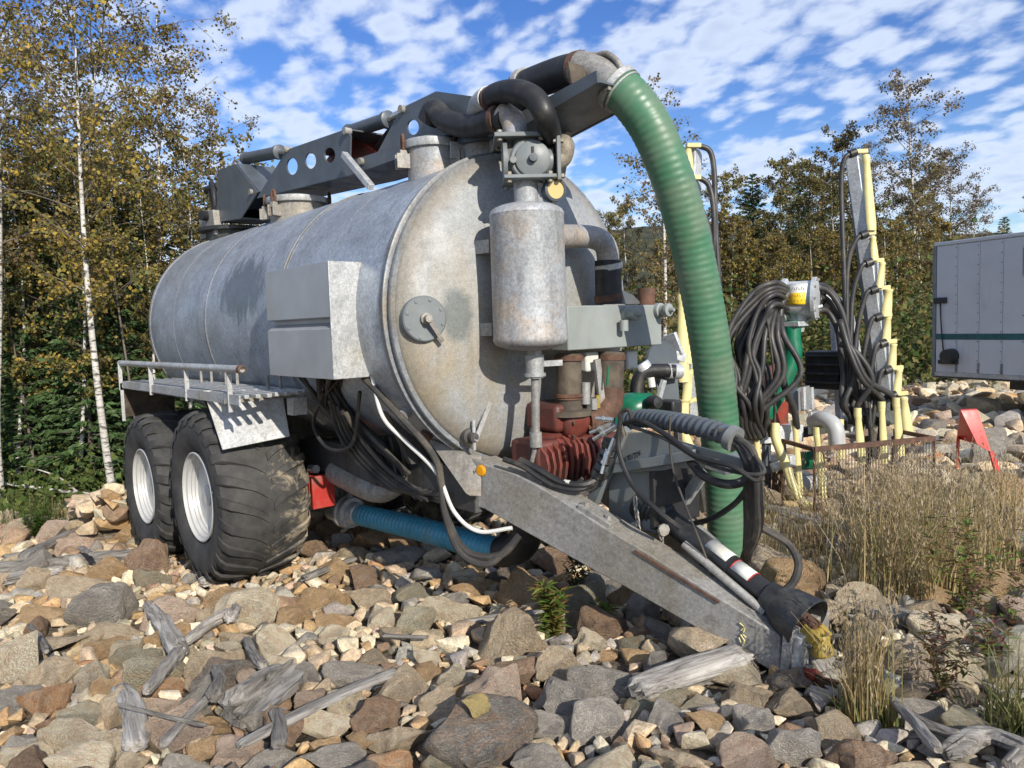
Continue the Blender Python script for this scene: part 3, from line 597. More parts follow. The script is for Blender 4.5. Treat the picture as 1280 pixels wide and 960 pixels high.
for i, (x_, y_, z_) in enumerate(wheels):
    w = w0 if i == 0 else copy_tree(w0, TK)
    w.location = (x_, y_, z_); w.rotation_euler = (0, [0.1, 1.3, 0.7, 2.0][i], math.pi if y_ > 0 else 0)
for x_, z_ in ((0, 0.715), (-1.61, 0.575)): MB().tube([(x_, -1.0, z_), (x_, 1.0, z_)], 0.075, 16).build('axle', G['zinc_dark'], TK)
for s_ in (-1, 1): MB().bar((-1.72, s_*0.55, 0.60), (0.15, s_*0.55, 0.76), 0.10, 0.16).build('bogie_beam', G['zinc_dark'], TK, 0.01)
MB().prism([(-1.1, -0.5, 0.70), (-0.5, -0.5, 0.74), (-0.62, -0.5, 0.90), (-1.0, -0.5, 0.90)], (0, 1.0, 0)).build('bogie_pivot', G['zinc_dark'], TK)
G['redguard'] = pbr('dusty_red_guard', (0.40, 0.028, 0.02), 0.55, 0, 0.2, 5, (0.2, 0.12, 0.09), 0.3, 5, 0.1)
# red brake part seen between tyre and chassis
p = at(397, 612, Y=-0.62); mb = MB(); mb.box(p, (0.20, 0.16, 0.23)); mb.box(p+Vector((0.10, 0.0, 0)), (0.03, 0.20, 0.27)); mb.box(p+Vector((0.02, 0, 0.0)), (0.06, 0.19, 0.20)); mb.build('slack_adjuster_guard', G['redguard'], TK, 0.008)
p = at(392, 587, Y=-0.62); MB().tube([p+Vector((-0.06, 0, 0)), p+Vector((0.05, 0, 0.01))], 0.035, 12).build('brake_cylinder_end', G['zinc'], TK)

# ------------------------------------------------------------------ fender platform
ZD = 1.56
FP = empty('fender_platform', (-0.6, -1.2, ZD), TK)
MB().bar((-2.22, -1.42, ZD-0.015), (1.02, -1.42, ZD-0.005), 0.012, 0.07).build('edge_angle', G['zinc'], FP)
MB().box((-0.95, -1.18, ZD-0.03), (2.52, 0.47, 0.006)).build('deck_sheet', G['zinc_dirty'], FP)
for k in range(7):
    yy = -1.38+k*0.075
    MB().bar((-2.2, yy, ZD+0.005), (1.0+0.02*(k % 3), yy+0.02, ZD+0.015), 0.035, 0.03).build('deck_slat', G['zinc'], FP, 0.004)
for x_ in (-2.19, -1.2, -0.2, 0.72): MB().bar((x_, -1.43, ZD-0.03), (x_, -0.86, ZD-0.02), 0.04, 0.03).build('deck_bearer', G['zinc_dirty'], FP)
MB().box((0.98, -0.98, 1.475), (0.10, 0.12, 0.13)).build('bearer_end_block', G['zinc'], FP, 0.006)
for x_ in (-1.6, 0.0, 0.9): MB().bar((x_, -0.92, ZD-0.04), (x_, -0.72, 1.32), 0.06, 0.05).build('deck_bracket', G['zinc_dirty'], FP)
rl = MB().tube([(-2.24, -1.42, 1.765), (1.10, -1.42, 1.775)], 0.028, 16, cap=True).build('top_rail', G['zinc'], FP)
MB().lathe([(0.026, 0), (0.030, 0.012), (0.020, 0.014), (0.018, 0.0)], (1.092, -1.42, 1.775), (1, 0, 0), 16).build('rail_end', G['zinc_dark'], FP)
MB().lathe([(0.033, 0), (0.033, 0.04)], (1.06, -1.42, 1.775), (1, 0, 0), 16).build('rail_collar', G['rust'], FP)
for x_, y_ in ((-2.20, -1.435), (-1.14, -1.425), (-0.13, -1.42), (0.82, -1.415)): MB().bar((x_, y_, 1.765), (x_, y_, 1.49 if x_ < 0.5 else 1.46), 0.035, 0.012, (1, 0, 0)).build('rail_post', G['zinc'], FP)
MB().bar((-2.2, -1.43, ZD), (-2.2, -1.43, 1.17), 0.03, 0.012, (1, 0, 0)).build('rear_strap', G['zinc'], FP)
TLp, TRp, BRp, BLp = at(254, 488, Y=-1.42), at(352, 486, X=0.58), at(362, 545, X=0.72), at(278, 562, Y=-1.42)
n_ = (TRp-TLp).cross(BLp-TLp).normalized()
MB().prism([TLp, TRp, BRp, BLp], n_*0.012).build('mudguard_flap', G['zinc'], FP, 0.002)
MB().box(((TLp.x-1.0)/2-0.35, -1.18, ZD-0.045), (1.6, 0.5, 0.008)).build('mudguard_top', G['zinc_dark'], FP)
MB().prism([(-2.19, -1.41, ZD-0.03), (-2.19, -0.9, ZD-0.03), (-2.34, -0.9, 1.20), (-2.34, -1.41, 1.20)], (0.012, 0, 0)).build('rear_flap', G['hosebrown'], FP)
for x_ in (-1.0, -0.35, 0.55):
    a_ = Vector((x_, -1.02, ZD+0.02)); MB().tube([a_, a_+Vector((0, 0, 0.12)), a_+Vector((0.10, 0.06, 0.12)), a_+Vector((0.10, 0.06, 0.0))], 0.014, 8).build('step_loop', G['zinc_dirty'], FP)

# ------------------------------------------------------------------ hydraulic cabinet
x0, x1, z0, z1, ya, yb = 1.03, 2.01, 1.72, 2.45, -1.195, -0.89
CB = empty('hydraulic_cabinet', ((x0+x1)/2, -1.0, z0), TK)
zs = [z0, 2.045, 2.075, 2.135, 2.15, z1]
mb = MB(); face = [(x0, ya, z0), (x1, ya, z0), (x1, ya, 2.045), (x1, ya+0.045, 2.085), (x1, ya+0.045, 2.10), (x1, ya, 2.125), (x1, ya, z1), (x0, ya, z1), (x0, ya, 2.125), (x0, ya+0.045, 2.10), (x0, ya+0.045, 2.085), (x0, ya, 2.045)]
sec = [(ya, z0), (ya, 2.035), (ya+0.058, 2.075), (ya+0.058, 2.10), (ya, 2.108), (ya, z1), (ya+0.006, z1), (ya+0.006, z0)]
mb.prism([(x0, y_, z_) for y_, z_ in sec[:6]]+[(x0, ya+0.06, z1), (x0, ya+0.06, z0)], (x1-x0-0.012, 0, 0)); mb.build('side_panel', G['steel'], CB, 0.002)
mb = MB(); mb.prism([(x1, ya-0.002, z0), (x1, yb-0.06, z0), (x1, yb, z0+0.06), (x1, yb, z1-0.03), (x1, yb-0.03, z1), (x1, ya-0.002, z1)], (-0.012, 0, 0)); mb.build('front_panel', G['zinc'], CB, 0.003)
MB().box(((x0+x1)/2-0.006, (ya+yb)/2, z1-0.004), (x1-x0-0.014, yb-ya-0.002, 0.008)).build('top_panel', G['steel'], CB)
MB().box((x0+0.006, (ya+yb)/2+0.028, (z0+z1)/2), (0.01, yb-ya-0.07, z1-z0-0.012)).build('back_panel', G['steel'], CB)
for y_, z_ in ((yb-0.04, z1-0.09), (yb-0.05, z0+0.12)): MB().lathe([(0.008, 0), (0.008, 0.006), (0, 0.007)], (x1, y_, z_), (1, 0, 0), 8).build('panel_screw', G['rust'], CB)
MB().prism([(1.93, yb-0.02, 2.30), (1.93, yb+0.12, 2.24), (1.93, yb+0.12, 2.42), (1.93, yb-0.02, 2.42)], (0.02, 0, 0)).build('cabinet_bracket', G['zinc_dirty'], CB)
MB().prism([(1.9, yb-0.02, 1.80), (1.9, yb+0.14, 1.82), (1.9, yb+0.10, 1.86), (1.9, yb-0.02, 1.90)], (0.09, 0, 0)).build('cabinet_bracket', G['zinc_dirty'], CB)
MB().box((1.5, -0.98, 1.79), (0.8, 0.3, 0.1)).build('valve_block', G['black'], CB)

# ------------------------------------------------------------------ hydraulic hoses below the cabinet
rnd = random.Random(4)
def hz(pts, r, mat='rubber', name='hydraulic_hose', n=8, seg=8, parent=None):
    return MB().tube(spline(pts, seg), r, n).build(name, G[mat], parent or TK)
for k in range(13):
    xs_ = 1.15+0.06*k; j = rnd.uniform
    a_ = Vector((xs_, -1.02+j(-.1, .1), 1.76)); b_ = Vector((1.35+j(-.12, .12), -0.86+j(-.05, .06), 1.48+j(-.05, .05))); c_ = Vector((1.25+0.05*k, -0.66+j(-.05, .05), 1.18+j(-.1, .08)))
    d_ = Vector((1.55+0.03*k, -0.60+j(-.04, .02), 0.98+j(-.06, .06))); e_ = Vector((1.9+0.03*k, -0.58, 0.90+j(-.07, .05)))
    hz([a_, b_, c_, d_, e_][:rnd.choice((4, 5))], j(0.012, 0.019), rnd.choice(('rubber', 'rubber', 'rubber_dusty')))
hz([at(455, 472, Y=-0.95), at(500, 520, Y=-0.88), at(545, 575, Y=-0.75), at(556, 640, Y=-0.72), at(575, 690, Y=-0.65), at(610, 705, Y=-0.55), at(640, 680, Y=-0.45)], 0.022, 'rubber_dusty', 'return_hose')
hz([at(548, 580, Y=-0.74), at(560, 650, Y=-0.70), at(585, 690, Y=-0.6), at(625, 694, Y=-0.5), at(650, 668, Y=-0.42)], 0.024, 'rubber_dusty', 'return_hose')
hz([at(465, 470, Y=-0.93), at(478, 520, Y=-0.92), at(505, 550, Y=-0.82), at(545, 590, Y=-0.74), at(568, 640, Y=-0.70), at(598, 664, Y=-0.6), at(640, 660, Y=-0.48)], 0.013, 'white', 'white_air_line')
hz([at(405, 490, Y=-0.95), at(392, 530, Y=-0.90), at(410, 560, Y=-0.85), at(440, 555, Y=-0.82), at(450, 490, Y=-0.92)], 0.014, 'rubber', 'looped_hose')
for k in range(5): hz([at(412+5*k, 500+4*k, Y=-0.9), at(425+6*k, 545, Y=-0.8), at(455+7*k, 585, Y=-0.68), at(490+8*k, 612, Y=-0.60), at(525+8*k, 612+2*k, Y=-0.59)], 0.017, rnd.choice(('rubber', 'rubber_dusty')), 'bundled_hose')
for k in range(6): hz([at(470+6*k, 545, Y=-0.62), at(475+6*k, 575, Y=-0.58), at(472+7*k, 605, Y=-0.57)], 0.016, 'rubber_dusty' if k % 2 else 'rubber', 'chassis_hose')
MB().tube(spline([at(420, 590, Y=-0.5), at(470, 612, Y=-0.48), at(500, 600, Y=-0.4)]), 0.10, 16).build('suction_pipe', G['zinc_dirty'], TK)
for x_, y_ in ((508, 514), (535, 541)):
    p = at(x_, y_, X=2.22); MB().lathe([(0.035, -0.1), (0.035, 0.0), (0.042, 0.005), (0.042, 0.025), (0.032, 0.03), (0.04, 0.036), (0.038, 0.06), (0, 0.062)], p, (0.4, -0.75, -0.45), 16).build('plugged_stub', G['zinc_dirty' if x_ < 520 else 'rust'], TK)

# ------------------------------------------------------------------ blue suction hose with coupling
bl = [at(440, 641, Y=-0.30), at(470, 648, Y=-0.26), at(520, 660, Y=-0.22), at(570, 674, Y=-0.2), at(612, 686, Y=-0.2), at(640, 690, Y=-0.2)]
def resample(pts, step):
    pts = spline(pts, 24); o_ = [pts[0]]; acc = 0
    for a, b in zip(pts, pts[1:]):
        l = (b-a).length
        while acc+l >= step:
            t_ = (step-acc)/l; a = a+(b-a)*t_; o_.append(a); l = (b-a).length; acc = 0
        acc += l
    return o_
bh = MB().tube(resample(bl, 0.0105), 0.080, 24, helix=(0.050, 0.014)).build('blue_suction_hose', G['blue'], TK, angle=80)
cpa, cpb = bl[0], bl[1]; dv = (cpa-cpb).normalized()
MB().lathe([(0.09, -0.10), (0.098, -0.09), (0.098, 0.0), (0.13, 0.01), (0.135, 0.04), (0.115, 0.055), (0.115, 0.075), (0.14, 0.085), (0.14, 0.12), (0.11, 0.13), (0.10, 0.30)], cpa-dv*0.02, dv, 28).build('hose_coupling', G['zinc'], bh)
up_ = dv.cross(Vector((0, 1, 0))).normalized()
MB().bar(cpa+dv*0.05+up_*0.12, cpa+dv*0.16+up_*0.19, 0.04, 0.02).build('coupling_lever', G['zinc'], bh)
MB().bar(cpa+dv*0.05-up_*0.12, cpa-dv*0.03-up_*0.19, 0.04, 0.02).build('coupling_lever', G['zinc'], bh)
MB().tube(spline([at(628, 690, Y=-0.2), at(648, 684, Y=-0.2), at(658, 668, Y=-0.2), at(655, 645, Y=-0.2), at(645, 625, Y=-0.15)], 8), 0.105, 22).build('hose_end_elbow', G['rubber'], bh)

# ------------------------------------------------------------------ loading boom on top of the tank
BM = empty('loading_boom', (-2.0, 0, 3.15), TK)
YN, YFAR = -0.25, 0.20
def tr(pts, Y=YN): return [at(x_, y_, Y=Y) for x_, y_ in pts]
def mir(pts): return [Vector((p.x, YFAR, p.z)) for p in pts]
def circ_px(x_, y_, rx, ry, n=20): return [at(x_+rx*math.cos(a), y_+ry*math.sin(a), Y=YN) for a in [2*math.pi*i/n for i in range(n)]]
def side_pair(name, pts, holes=(), mat='paint'):
    P_ = tr(pts); H_ = [circ_px(*h) for h in holes]
    MB().prism(P_, (0, 0.014, 0), H_).build(name, G[mat], BM, 0)
    MB().prism(mir(P_), (0, -0.014, 0), [[p-Vector((0.05, 0, 0.075)) for p in mir(h)] for h in H_]).build(name, G['rustpaint' if name == 'web_plate' else mat], BM, 0)
side_pair('pivot_plate', [(270, 278), (272, 213), (294, 205), (322, 240), (301, 273)])
def plate_between(name, a, b, mat='paint', inset=0.014):
    A, B = at(*a, Y=YN), at(*b, Y=YN); d_ = (B-A).normalized(); up = Vector((-d_.z, 0, d_.x))
    v4 = [A+Vector((0, inset, 0)), B+Vector((0, inset, 0)), Vector((B.x, YFAR-inset, B.z)), Vector((A.x, YFAR-inset, A.z))]
    MB().prism(v4, up*0.012).build(name, G[mat], BM)
plate_between('pivot_end', (270, 278), (272, 213)); plate_between('pivot_cover', (294, 205), (322, 240)); plate_between('pivot_base', (270, 277), (301, 273))
# main web panels with lightening holes, on a long bottom channel
side_pair('web_plate', [(330, 233), (358, 188), (433, 162), (438, 170), (437, 201)], [(365, 208, 7, 10.5), (388, 201, 7, 10), (412, 194, 7, 9.5)])
side_pair('web_plate', [(472, 190), (501, 136), (543, 116), (556, 117), (600, 124), (640, 158), (640, 172), (560, 176)], [(516, 159, 7.5, 9.5)])
side_pair('channel_side', [(321, 248), (330, 233), (437, 201), (472, 190), (560, 168), (640, 146), (745, 88), (747, 103), (640, 165), (506, 195), (438, 219), (324, 247)])
for a, b in (((324, 247), (437, 219)), ((437, 219), (506, 195)), ((506, 195), (640, 164)), ((640, 164), (747, 102))): plate_between('bottom_plate', a, b, 'paint')
MB().prism(tr([(435, 164), (440, 172), (466, 186), (470, 192), (448, 199), (438, 203)], -0.02), (0, 0.02, 0)).build('knuckle_plate', G['rustpaint'], BM)
plate_between('web_cap', (358, 188), (433, 162)); plate_between('web_cap', (501, 136), (543, 116)); plate_between('web_cap', (543, 116), (600, 124))
# hydraulic cylinders along the top
def cyl_px(a, b, r, Y=-0.05, rod=None):
    A, B = at(*a, Y=Y), at(*b, Y=Y); c = MB().tube([A, B], r, 18).build('boom_cylinder', G['paint'], BM)
    d_ = (B-A).normalized(); MB().lathe([(r*1.2, -0.05), (r*1.2, 0.0), (r*0.7, 0.012)], B, d_, 18).build('cylinder_gland', G['paint'], c)
    if rod: MB().tube([B, at(*rod, Y=Y)], r*0.5, 12).build('piston_rod', G['chrome'], c)
    MB().ball(A, r*1.2, 12).build('cylinder_eye', G['paint'], c)
cyl_px((308, 198), (350, 190), 0.062, -0.05, (364, 187))
cyl_px((437, 165), (486, 149), 0.058, -0.05, (503, 140))
hz([at(494, 153, Y=-0.05), at(480, 170, Y=-0.03), at(466, 190, Y=-0.0)], 0.014, 'rubber', 'boom_hose_line', parent=BM)
for x_, y_ in ((434, 164), (504, 137), (358, 187), (315, 240), (453, 202)):
    MB().lathe([(0.03, -0.03), (0.03, 0.03)], at(x_, y_, Y=YN), (0, 1, 0), 12).build('pivot_pin', G['zinc_dirty'], BM)
# inner red bracket and rust-coloured rear part
MB().box(at(305, 252, Y=0.0), (0.5, 0.3, 0.25)).build('pivot_core', G['paint'], BM, 0.02)
# turntable under the pivot
tp = at(292, 283, Y=0.0)
MB().lathe([(0.34, 3.0), (0.34, 3.19), (0.42, 3.20), (0.42, 3.24), (0.3, 3.25)], (tp.x+0.1, 0, 0), (0, 0, 1), 40).build('turntable', G['black'], BM)
for k, (x_, y_) in enumerate(((262, 240), (266, 262), (268, 250), (264, 228))):
    MB().tube(spline([at(x_, y_, Y=-0.2), at(x_+4, y_+20, Y=-0.22), at(x_+6, 288, Y=-0.2)], 6), 0.02+0.01*(k % 2), 10).build('swivel_hose', G['rubber'], BM)
MB().tube([at(259, 238, Y=-0.1), at(275, 232, Y=-0.1)], 0.05, 12).build('swivel_motor', G['black'], BM)
MB().prism([at(250, 300, Y=-0.32), at(269, 293, Y=-0.32), at(266, 262, Y=-0.32), at(248, 264, Y=-0.32)], (0, 0.10, 0)).build('boom_rest', G['zinc_dirty'], TK, 0.01)
MB().lathe([(0.055, 0), (0.055, 0.07), (0, 0.075)], at(258, 270, Y=-0.33), (0.3, -0.95, 0), 18).build('rubber_stop', G['rubber'], TK)
MB().bar(at(430, 193, Y=-0.32), at(464, 234, Y=-0.32), 0.05, 0.05, (0, 1, 0)).build('stay_bar', G['zinc'], TK, 0.004)
# black hose on top of the boom, end pipe with flange, handle hoop
ht = [at(648, 112, Y=-0.02), at(672, 102, Y=-0.02), at(700, 92, Y=-0.02), at(722, 87, Y=-0.02)]
MB().tube(spline(ht, 8), 0.10, 22).build('boom_feed_hose', G['rubber'], BM)
MB().tube([at(720, 87.5, Y=-0.02), at(728, 86, Y=-0.02)], 0.106, 22).build('hose_clamp', G['rust'], BM)
MB().tube([at(652, 108, Y=-0.02), at(658, 106, Y=-0.02)], 0.108, 22).build('hose_band', G['zinc'], BM)
MB().tube(spline([at(660, 116, Y=0.02), at(640, 140, Y=0.05), at(622, 160, Y=0.05)], 6), 0.10, 18).build('feed_hose_lower', G['rubber'], BM)
MB().tube(spline([at(724, 87, Y=-0.02), at(742, 90, Y=-0.02), at(758, 98, Y=-0.02), at(772, 112, Y=-0.02)], 8), 0.106, 24).build('spout_elbow', G['zinc_dirty'], BM)
MB().box(at(745, 100, Y=-0.03), (0.02, 0.44, 0.13), Matrix.Rotation(-0.2, 3, 'Y')).build('spout_flange', G['hosebrown'], BM, 0.004)
MB().tube(spline([at(742, 84, Y=-0.05), at(744, 72, Y=-0.05), at(757, 67, Y=-0.05), at(771, 76, Y=-0.05), at(778, 90, Y=-0.05)], 8), 0.017, 10).build('hand_hoop', G['zinc_dirty'], BM)
# support post to the far side of the tank front
for (a, b) in (((712, 140), (702, 205)), ((702, 205), (699, 222)), ((694, 150), (702, 180))):
    MB().bar(at(*a, Y=0.12), at(*b, Y=0.12), 0.05, 0.05, (0, 1, 0)).build('boom_prop', G['zinc_dirty'], TK)
MB().tube(spline([at(703, 146, Y=0.1), at(697, 165, Y=0.1), at(700, 190, Y=0.1)], 6), 0.02, 8).build('prop_hose', G['rubber'], TK)

# ------------------------------------------------------------------ green suction hose
gpts = [at(768, 106, Y=-0.02), at(790, 126, Y=0.02), at(818, 168, Y=0.1), at(846, 240, Y=0.22), at(868, 325, Y=0.36), at(886, 420, Y=0.48), at(897, 510, Y=0.60), at(905, 610, Y=0.70), at(910, 700, Y=0.78), at(913, 760, Y=0.82)]
gpts[-1].z = max(gpts[-1].z, 0.22)
gh = MB().tube(resample(gpts, 0.008), 0.119, 30, helix=(0.040, 0.0024)).build('green_suction_hose', G['green'], TK, angle=80)
a_, b_ = gpts[0], gpts[1]; d_ = (b_-a_).normalized()
MB().tube([a_+d_*0.01, a_+d_*0.05], 0.134, 28).build('hose_clamp', G['zinc'], gh)
MB().tube([a_+d_*0.065, a_+d_*0.075], 0.132, 28).build('hose_clamp', G['zinc'], gh)
for s_ in (-1, 1): MB().box(a_+d_*0.03+Vector((0.05*s_-0.02, -0.13, -0.03*s_)), (0.05, 0.025, 0.03)).build('clamp_screw', G['zinc_dirty'], gh)

# ------------------------------------------------------------------ hose stand on the drawbar
HS = empty('hose_stand', (3.3, -0.1, 0.9), TK)
def YP(x_, y_, Y=-0.12): return at(x_, y_, Y=Y)
MB().bar(YP(733, 645), YP(782, 535), 0.07, 0.05, (0, 1, 0)).build('stand_leg', G['paint2'], HS, 0.004)
MB().prism([YP(765, 592), YP(768, 580), YP(778, 542), YP(806, 540), YP(858, 556), YP(925, 574), YP(926, 587), YP(868, 578), YP(830, 588)], (0, 0.03, 0)).build('stand_plate', G['paint2'], HS, 0.004)
MB().prism([YP(765, 592, -0.16), YP(768, 580, -0.16), YP(866, 562, -0.16), YP(868, 575, -0.16)], (0, 0.03, 0)).build('stand_flange', G['paint2'], HS, 0.004)
MB().prism([YP(775, 542, 0.15), YP(806, 540, 0.15), YP(925, 574, 0.1), YP(926, 587, 0.1), YP(830, 585, 0.15)], (0, 0.03, 0)).build('stand_plate', G['paint2'], HS, 0.004)
MB().bar(YP(900, 575, -0.05), YP(926, 584, -0.05), 0.26, 0.05).build('stand_nose', G['paint2'], HS, 0.004)
MB().bar(YP(846, 640, 0.2), YP(880, 590, 0.2), 0.06, 0.05, (0, 1, 0)).build('stand_leg', G['zinc'], HS, 0.004)
for k, pts in enumerate(([(784, 577), (783, 571), (787, 568), (786, 575)], [(792, 573), (791, 567), (795, 566)], [(798, 571), (797, 565), (801, 568), (800, 563)])):
    MB().tube([YP(x_, y_, -0.125) for x_, y_ in pts], 0.0035, 5).build('marker_scribble', G['ink'], HS)
# spiral-guarded hose bundle lying over the stand
bp = [YP(782, 527, 0.05), YP(805, 523, 0.02), YP(835, 526, -0.04), YP(868, 532, -0.08), YP(900, 541, -0.10), YP(918, 549, -0.12)]
bs = resample(bp, 0.012)
MB().tube(resample(bp, 0.006), 0.047, 18, helix=(0.045, 0.009)).build('spiral_guard', G['paint'], HS, angle=25)
bun = bp[-1]
j = rnd.uniform
for k in range(7):
    o1 = Vector((j(-.03, .03), j(-.03, .03), j(-.03, .03)))
    hz([bun+o1-Vector((0.1, 0, -0.02)), bun+o1*0.8+Vector((0.02, 0, -0.01)), YP(936+2*k % 7, 575+4*(k % 3), -0.12)+o1, YP(938+k, 620, -0.06)+o1, YP(938+k, 660, 0.1)+o1, YP(935-k, 700, 0.35)], 0.018+0.004*(k % 3), 'rubber' if k % 3 else 'rubber_dusty', 'bundle_tail')
MB().tube([bun+Vector((-0.03, 0, 0.01)), bun+Vector((0.01, 0, -0.005))], 0.066, 18).build('bundle_clamp', G['paint2'], HS)
hz([YP(780, 545, -0.2), YP(775, 520, -0.22), YP(785, 512, -0.22), YP(790, 525, -0.2)], 0.012, 'rubber_dusty', 'loose_loop', parent=HS)
hz([YP(776, 520, -0.22), YP(773, 560, -0.24), YP(790, 605, -0.26), YP(822, 638, -0.26), YP(850, 660, -0.2)], 0.014, 'rubber', 'loose_cable', parent=HS)
hz([YP(780, 530, -0.2), YP(800, 526, -0.22), YP(835, 545, -0.24), YP(870, 570, -0.26), YP(915, 583, -0.25), YP(945, 600, -0.2), YP(950, 585, -0.15), YP(938, 565, -0.12)], 0.014, 'rubber', 'loose_cable', parent=HS)
hz([YP(785, 532, -0.18), YP(830, 548, -0.24), YP(880, 578, -0.24), YP(930, 592, -0.22), YP(955, 590, -0.2), YP(945, 570, -0.15)], 0.010, 'rubber_dusty', 'loose_cable', parent=HS)
hz([YP(862, 575, -0.1), YP(880, 595, -0.15), YP(905, 605, -0.2), YP(928, 602, -0.15), YP(938, 590, -0.12)], 0.024, 'rubber', 'thick_hose', parent=HS)
hz([YP(935, 610, -0.08), YP(918, 630, -0.05), YP(890, 648, 0.1), YP(865, 655, 0.2)], 0.016, 'rubber', 'cross_hose', parent=HS)
hz([YP(952, 660, 0.2), YP(985, 680, 0.25), YP(998, 705, 0.2), YP(990, 730, 0.15), YP(970, 742, 0.1), YP(945, 735, 0.2)], 0.021, 'rubber_dusty', 'trailing_hose', parent=HS)
hz([YP(838, 520, -0.15), YP(837, 550, -0.15), YP(842, 590, -0.18), YP(860, 640, -0.2), YP(880, 690, -0.12), YP(895, 735, -0.08)], 0.006, 'rubber_dusty', 'thin_cable', parent=HS)
# quick couplers resting on the stand
for k, (a, b) in enumerate((((768, 525), (745, 523)), ((768, 529), (738, 541)), ((771, 532), (742, 549)), ((768, 548), (756, 580)), ((760, 560), (752, 592)))):
    A, B = YP(*a, -0.2), YP(*b, -0.24); d_ = (B-A)
    c = MB().tube([A, A+d_*0.55], 0.016, 12).build('quick_coupler', G['chrome' if k != 1 else 'zinc_dirty'], HS)
    MB().tube([A+d_*0.5, A+d_*0.62], 0.023, 12).build('coupler_collar', G['chrome'], c); MB().tube([A+d_*0.6, B], 0.012, 12).build('coupler_tip', G['chrome'], c)
for k in range(6):
    t_ = k/5; A = YP(764-16*t_, 552+44*t_, -0.18); B = YP(762-17*t_, 558+46*t_, -0.18)
    MB().tube([A, B], 0.05-0.008*(k % 2), 14).build('coupler_boot', G['paint' if k % 2 else 'black'], HS)
hz([YP(745, 600, -0.2), YP(728, 606, -0.28), YP(700, 602, -0.35), YP(670, 585, -0.42), YP(650, 575, -0.45)], 0.022, 'rubber', 'drawbar_hose')
hz([YP(742, 604, -0.22), YP(722, 612, -0.30), YP(690, 606, -0.38), YP(655, 584, -0.46), YP(630, 574, -0.5)], 0.018, 'rubber', 'drawbar_hose')
hz([YP(712, 603, -0.33), YP(690, 600, -0.36), YP(676, 601, -0.38)], 0.013, 'white', 'white_air_line')
hz([YP(750, 600, -0.2), YP(738, 612, -0.22), YP(722, 606, -0.25), YP(728, 598, -0.25)], 0.012, 'rubber_dusty', 'loose_cable', parent=HS)
# ------------------------------------------------------------------ power take-off: guard box, shaft, yoke
PT = empty('drive_shaft', (3.5, 0.0, 0.8), TK)
ca, cb_ = YP(762, 600, 0.05), YP(800, 660, 0.05)
MB().box((3.42, 0.11, 1.00), (0.36, 0.36, 0.36)).build('guard_box', G['paint2'], PT, 0.012)
MB().box((3.60, 0.11, 1.05), (0.04, 0.42, 0.40)).build('guard_hood', G['rubber'], PT, 0.01)
s0, s1 = YP(820, 638, 0.02), YP(984, 762, -0.03)
dS = (s1-s0).normalized(); Ls = (s1-s0).length
MB().lathe([(0.115, -0.10), (0.125, -0.06), (0.10, 0.0), (0.085, 0.06), (0.07, 0.10)], s0, dS, 26).build('inner_cone', G['black'], PT)
for k in range(5): MB().lathe([(0.118-0.009*k, -0.005), (0.118-0.009*k, 0.006)], s0+dS*(-0.03+0.025*k), dS, 24).build('cone_rib', G['black'], PT)
MB().tube([s0+dS*0.05, s0+dS*(Ls*0.62)], 0.066, 24).build('outer_shield_tube', G['black'], PT)
MB().tube([s0+dS*(Ls*0.60), s1-dS*0.06], 0.058, 24).build('inner_shield_tube', G['black'], PT)
MB().lathe([(0.062, -0.10), (0.075, -0.09), (0.08, -0.04), (0.115, 0.02), (0.145, 0.15), (0.14, 0.155), (0.11, 0.03)], s1-dS*0.03, dS, 30).build('outer_cone', G['black'], PT)
def wrap(t0, t1, r, mat, name, a0, a1):
    rf = Vector((0, 0, 1)); e1_ = (rf-dS*rf.dot(dS)).normalized(); e2_ = dS.cross(e1_); vv = []; n = 10
    for tt in (t0, t1):
        for i in range(n+1):
            a = a0+(a1-a0)*i/n; vv.append(s0+dS*(Ls*tt)+(e1_*math.cos(a)+e2_*math.sin(a))*r)
    mb = MB(); mb.add(vv, [(i, i+1, n+2+i, n+1+i) for i in range(n)]); o_ = mb.build(name, G[mat], PT)
    sm = o_.modifiers.new('thick', 'SOLIDIFY'); sm.thickness = 0.002; return e1_, e2_
e1_, e2_ = wrap(0.44, 0.60, 0.069, 'white', 'white_label', -2.6, 0.9)
wrap(0.64, 0.76, 0.061, 'white', 'warning_label', -0.4, 3.0) if False else wrap(0.64, 0.765, 0.0612, 'white', 'warning_label', -2.7, 1.1)
wrap(0.635, 0.64, 0.0622, 'red', 'label_edge', -2.7, 1.1); wrap(0.762, 0.768, 0.0622, 'red', 'label_edge', -2.7, 1.1)
def ink_lines(t0, t1, r, ang, n, mat='ink'):
    for i in range(n):
        a = ang+0.17*i; q = e1_*math.cos(a)+e2_*math.sin(a); mb = MB()
        tt = t0
        while tt < t1-0.008:
            l = rnd.uniform(0.006, 0.02); a_ = s0+dS*(Ls*tt)+q*r; b_ = s0+dS*(Ls*min(t1, tt+l))+q*r; mb.tube([a_, b_], 0.0022, 4); tt += l+0.007
        mb.build('printed_line', G[mat], PT)
ink_lines(0.655, 0.75, 0.064, -2.2, 6); ink_lines(0.80, 0.90, 0.059, -1.9, 3, 'white')
mb = MB(); q = e1_*math.cos(-1.75)+e2_*math.sin(-1.75); a_ = s0+dS*(Ls*0.66)+q*0.064; mb.bar(a_, a_+dS*(Ls*0.07), 0.03, 0.004, q); mb.build('printed_block', G['ink'], PT)
yk = YP(1014, 805, 0.0)
MB().lathe([(0.05, -0.12), (0.05, 0.16)], s1, dS, 16).build('shaft_core', G['rust'], PT)
mb = MB()
for s_ in (-1, 1): mb.bar(s1+dS*0.12+Vector((0, 0.045*s_, 0)), s1+dS*0.21+Vector((0, 0.045*s_, -0.02)), 0.025, 0.055)
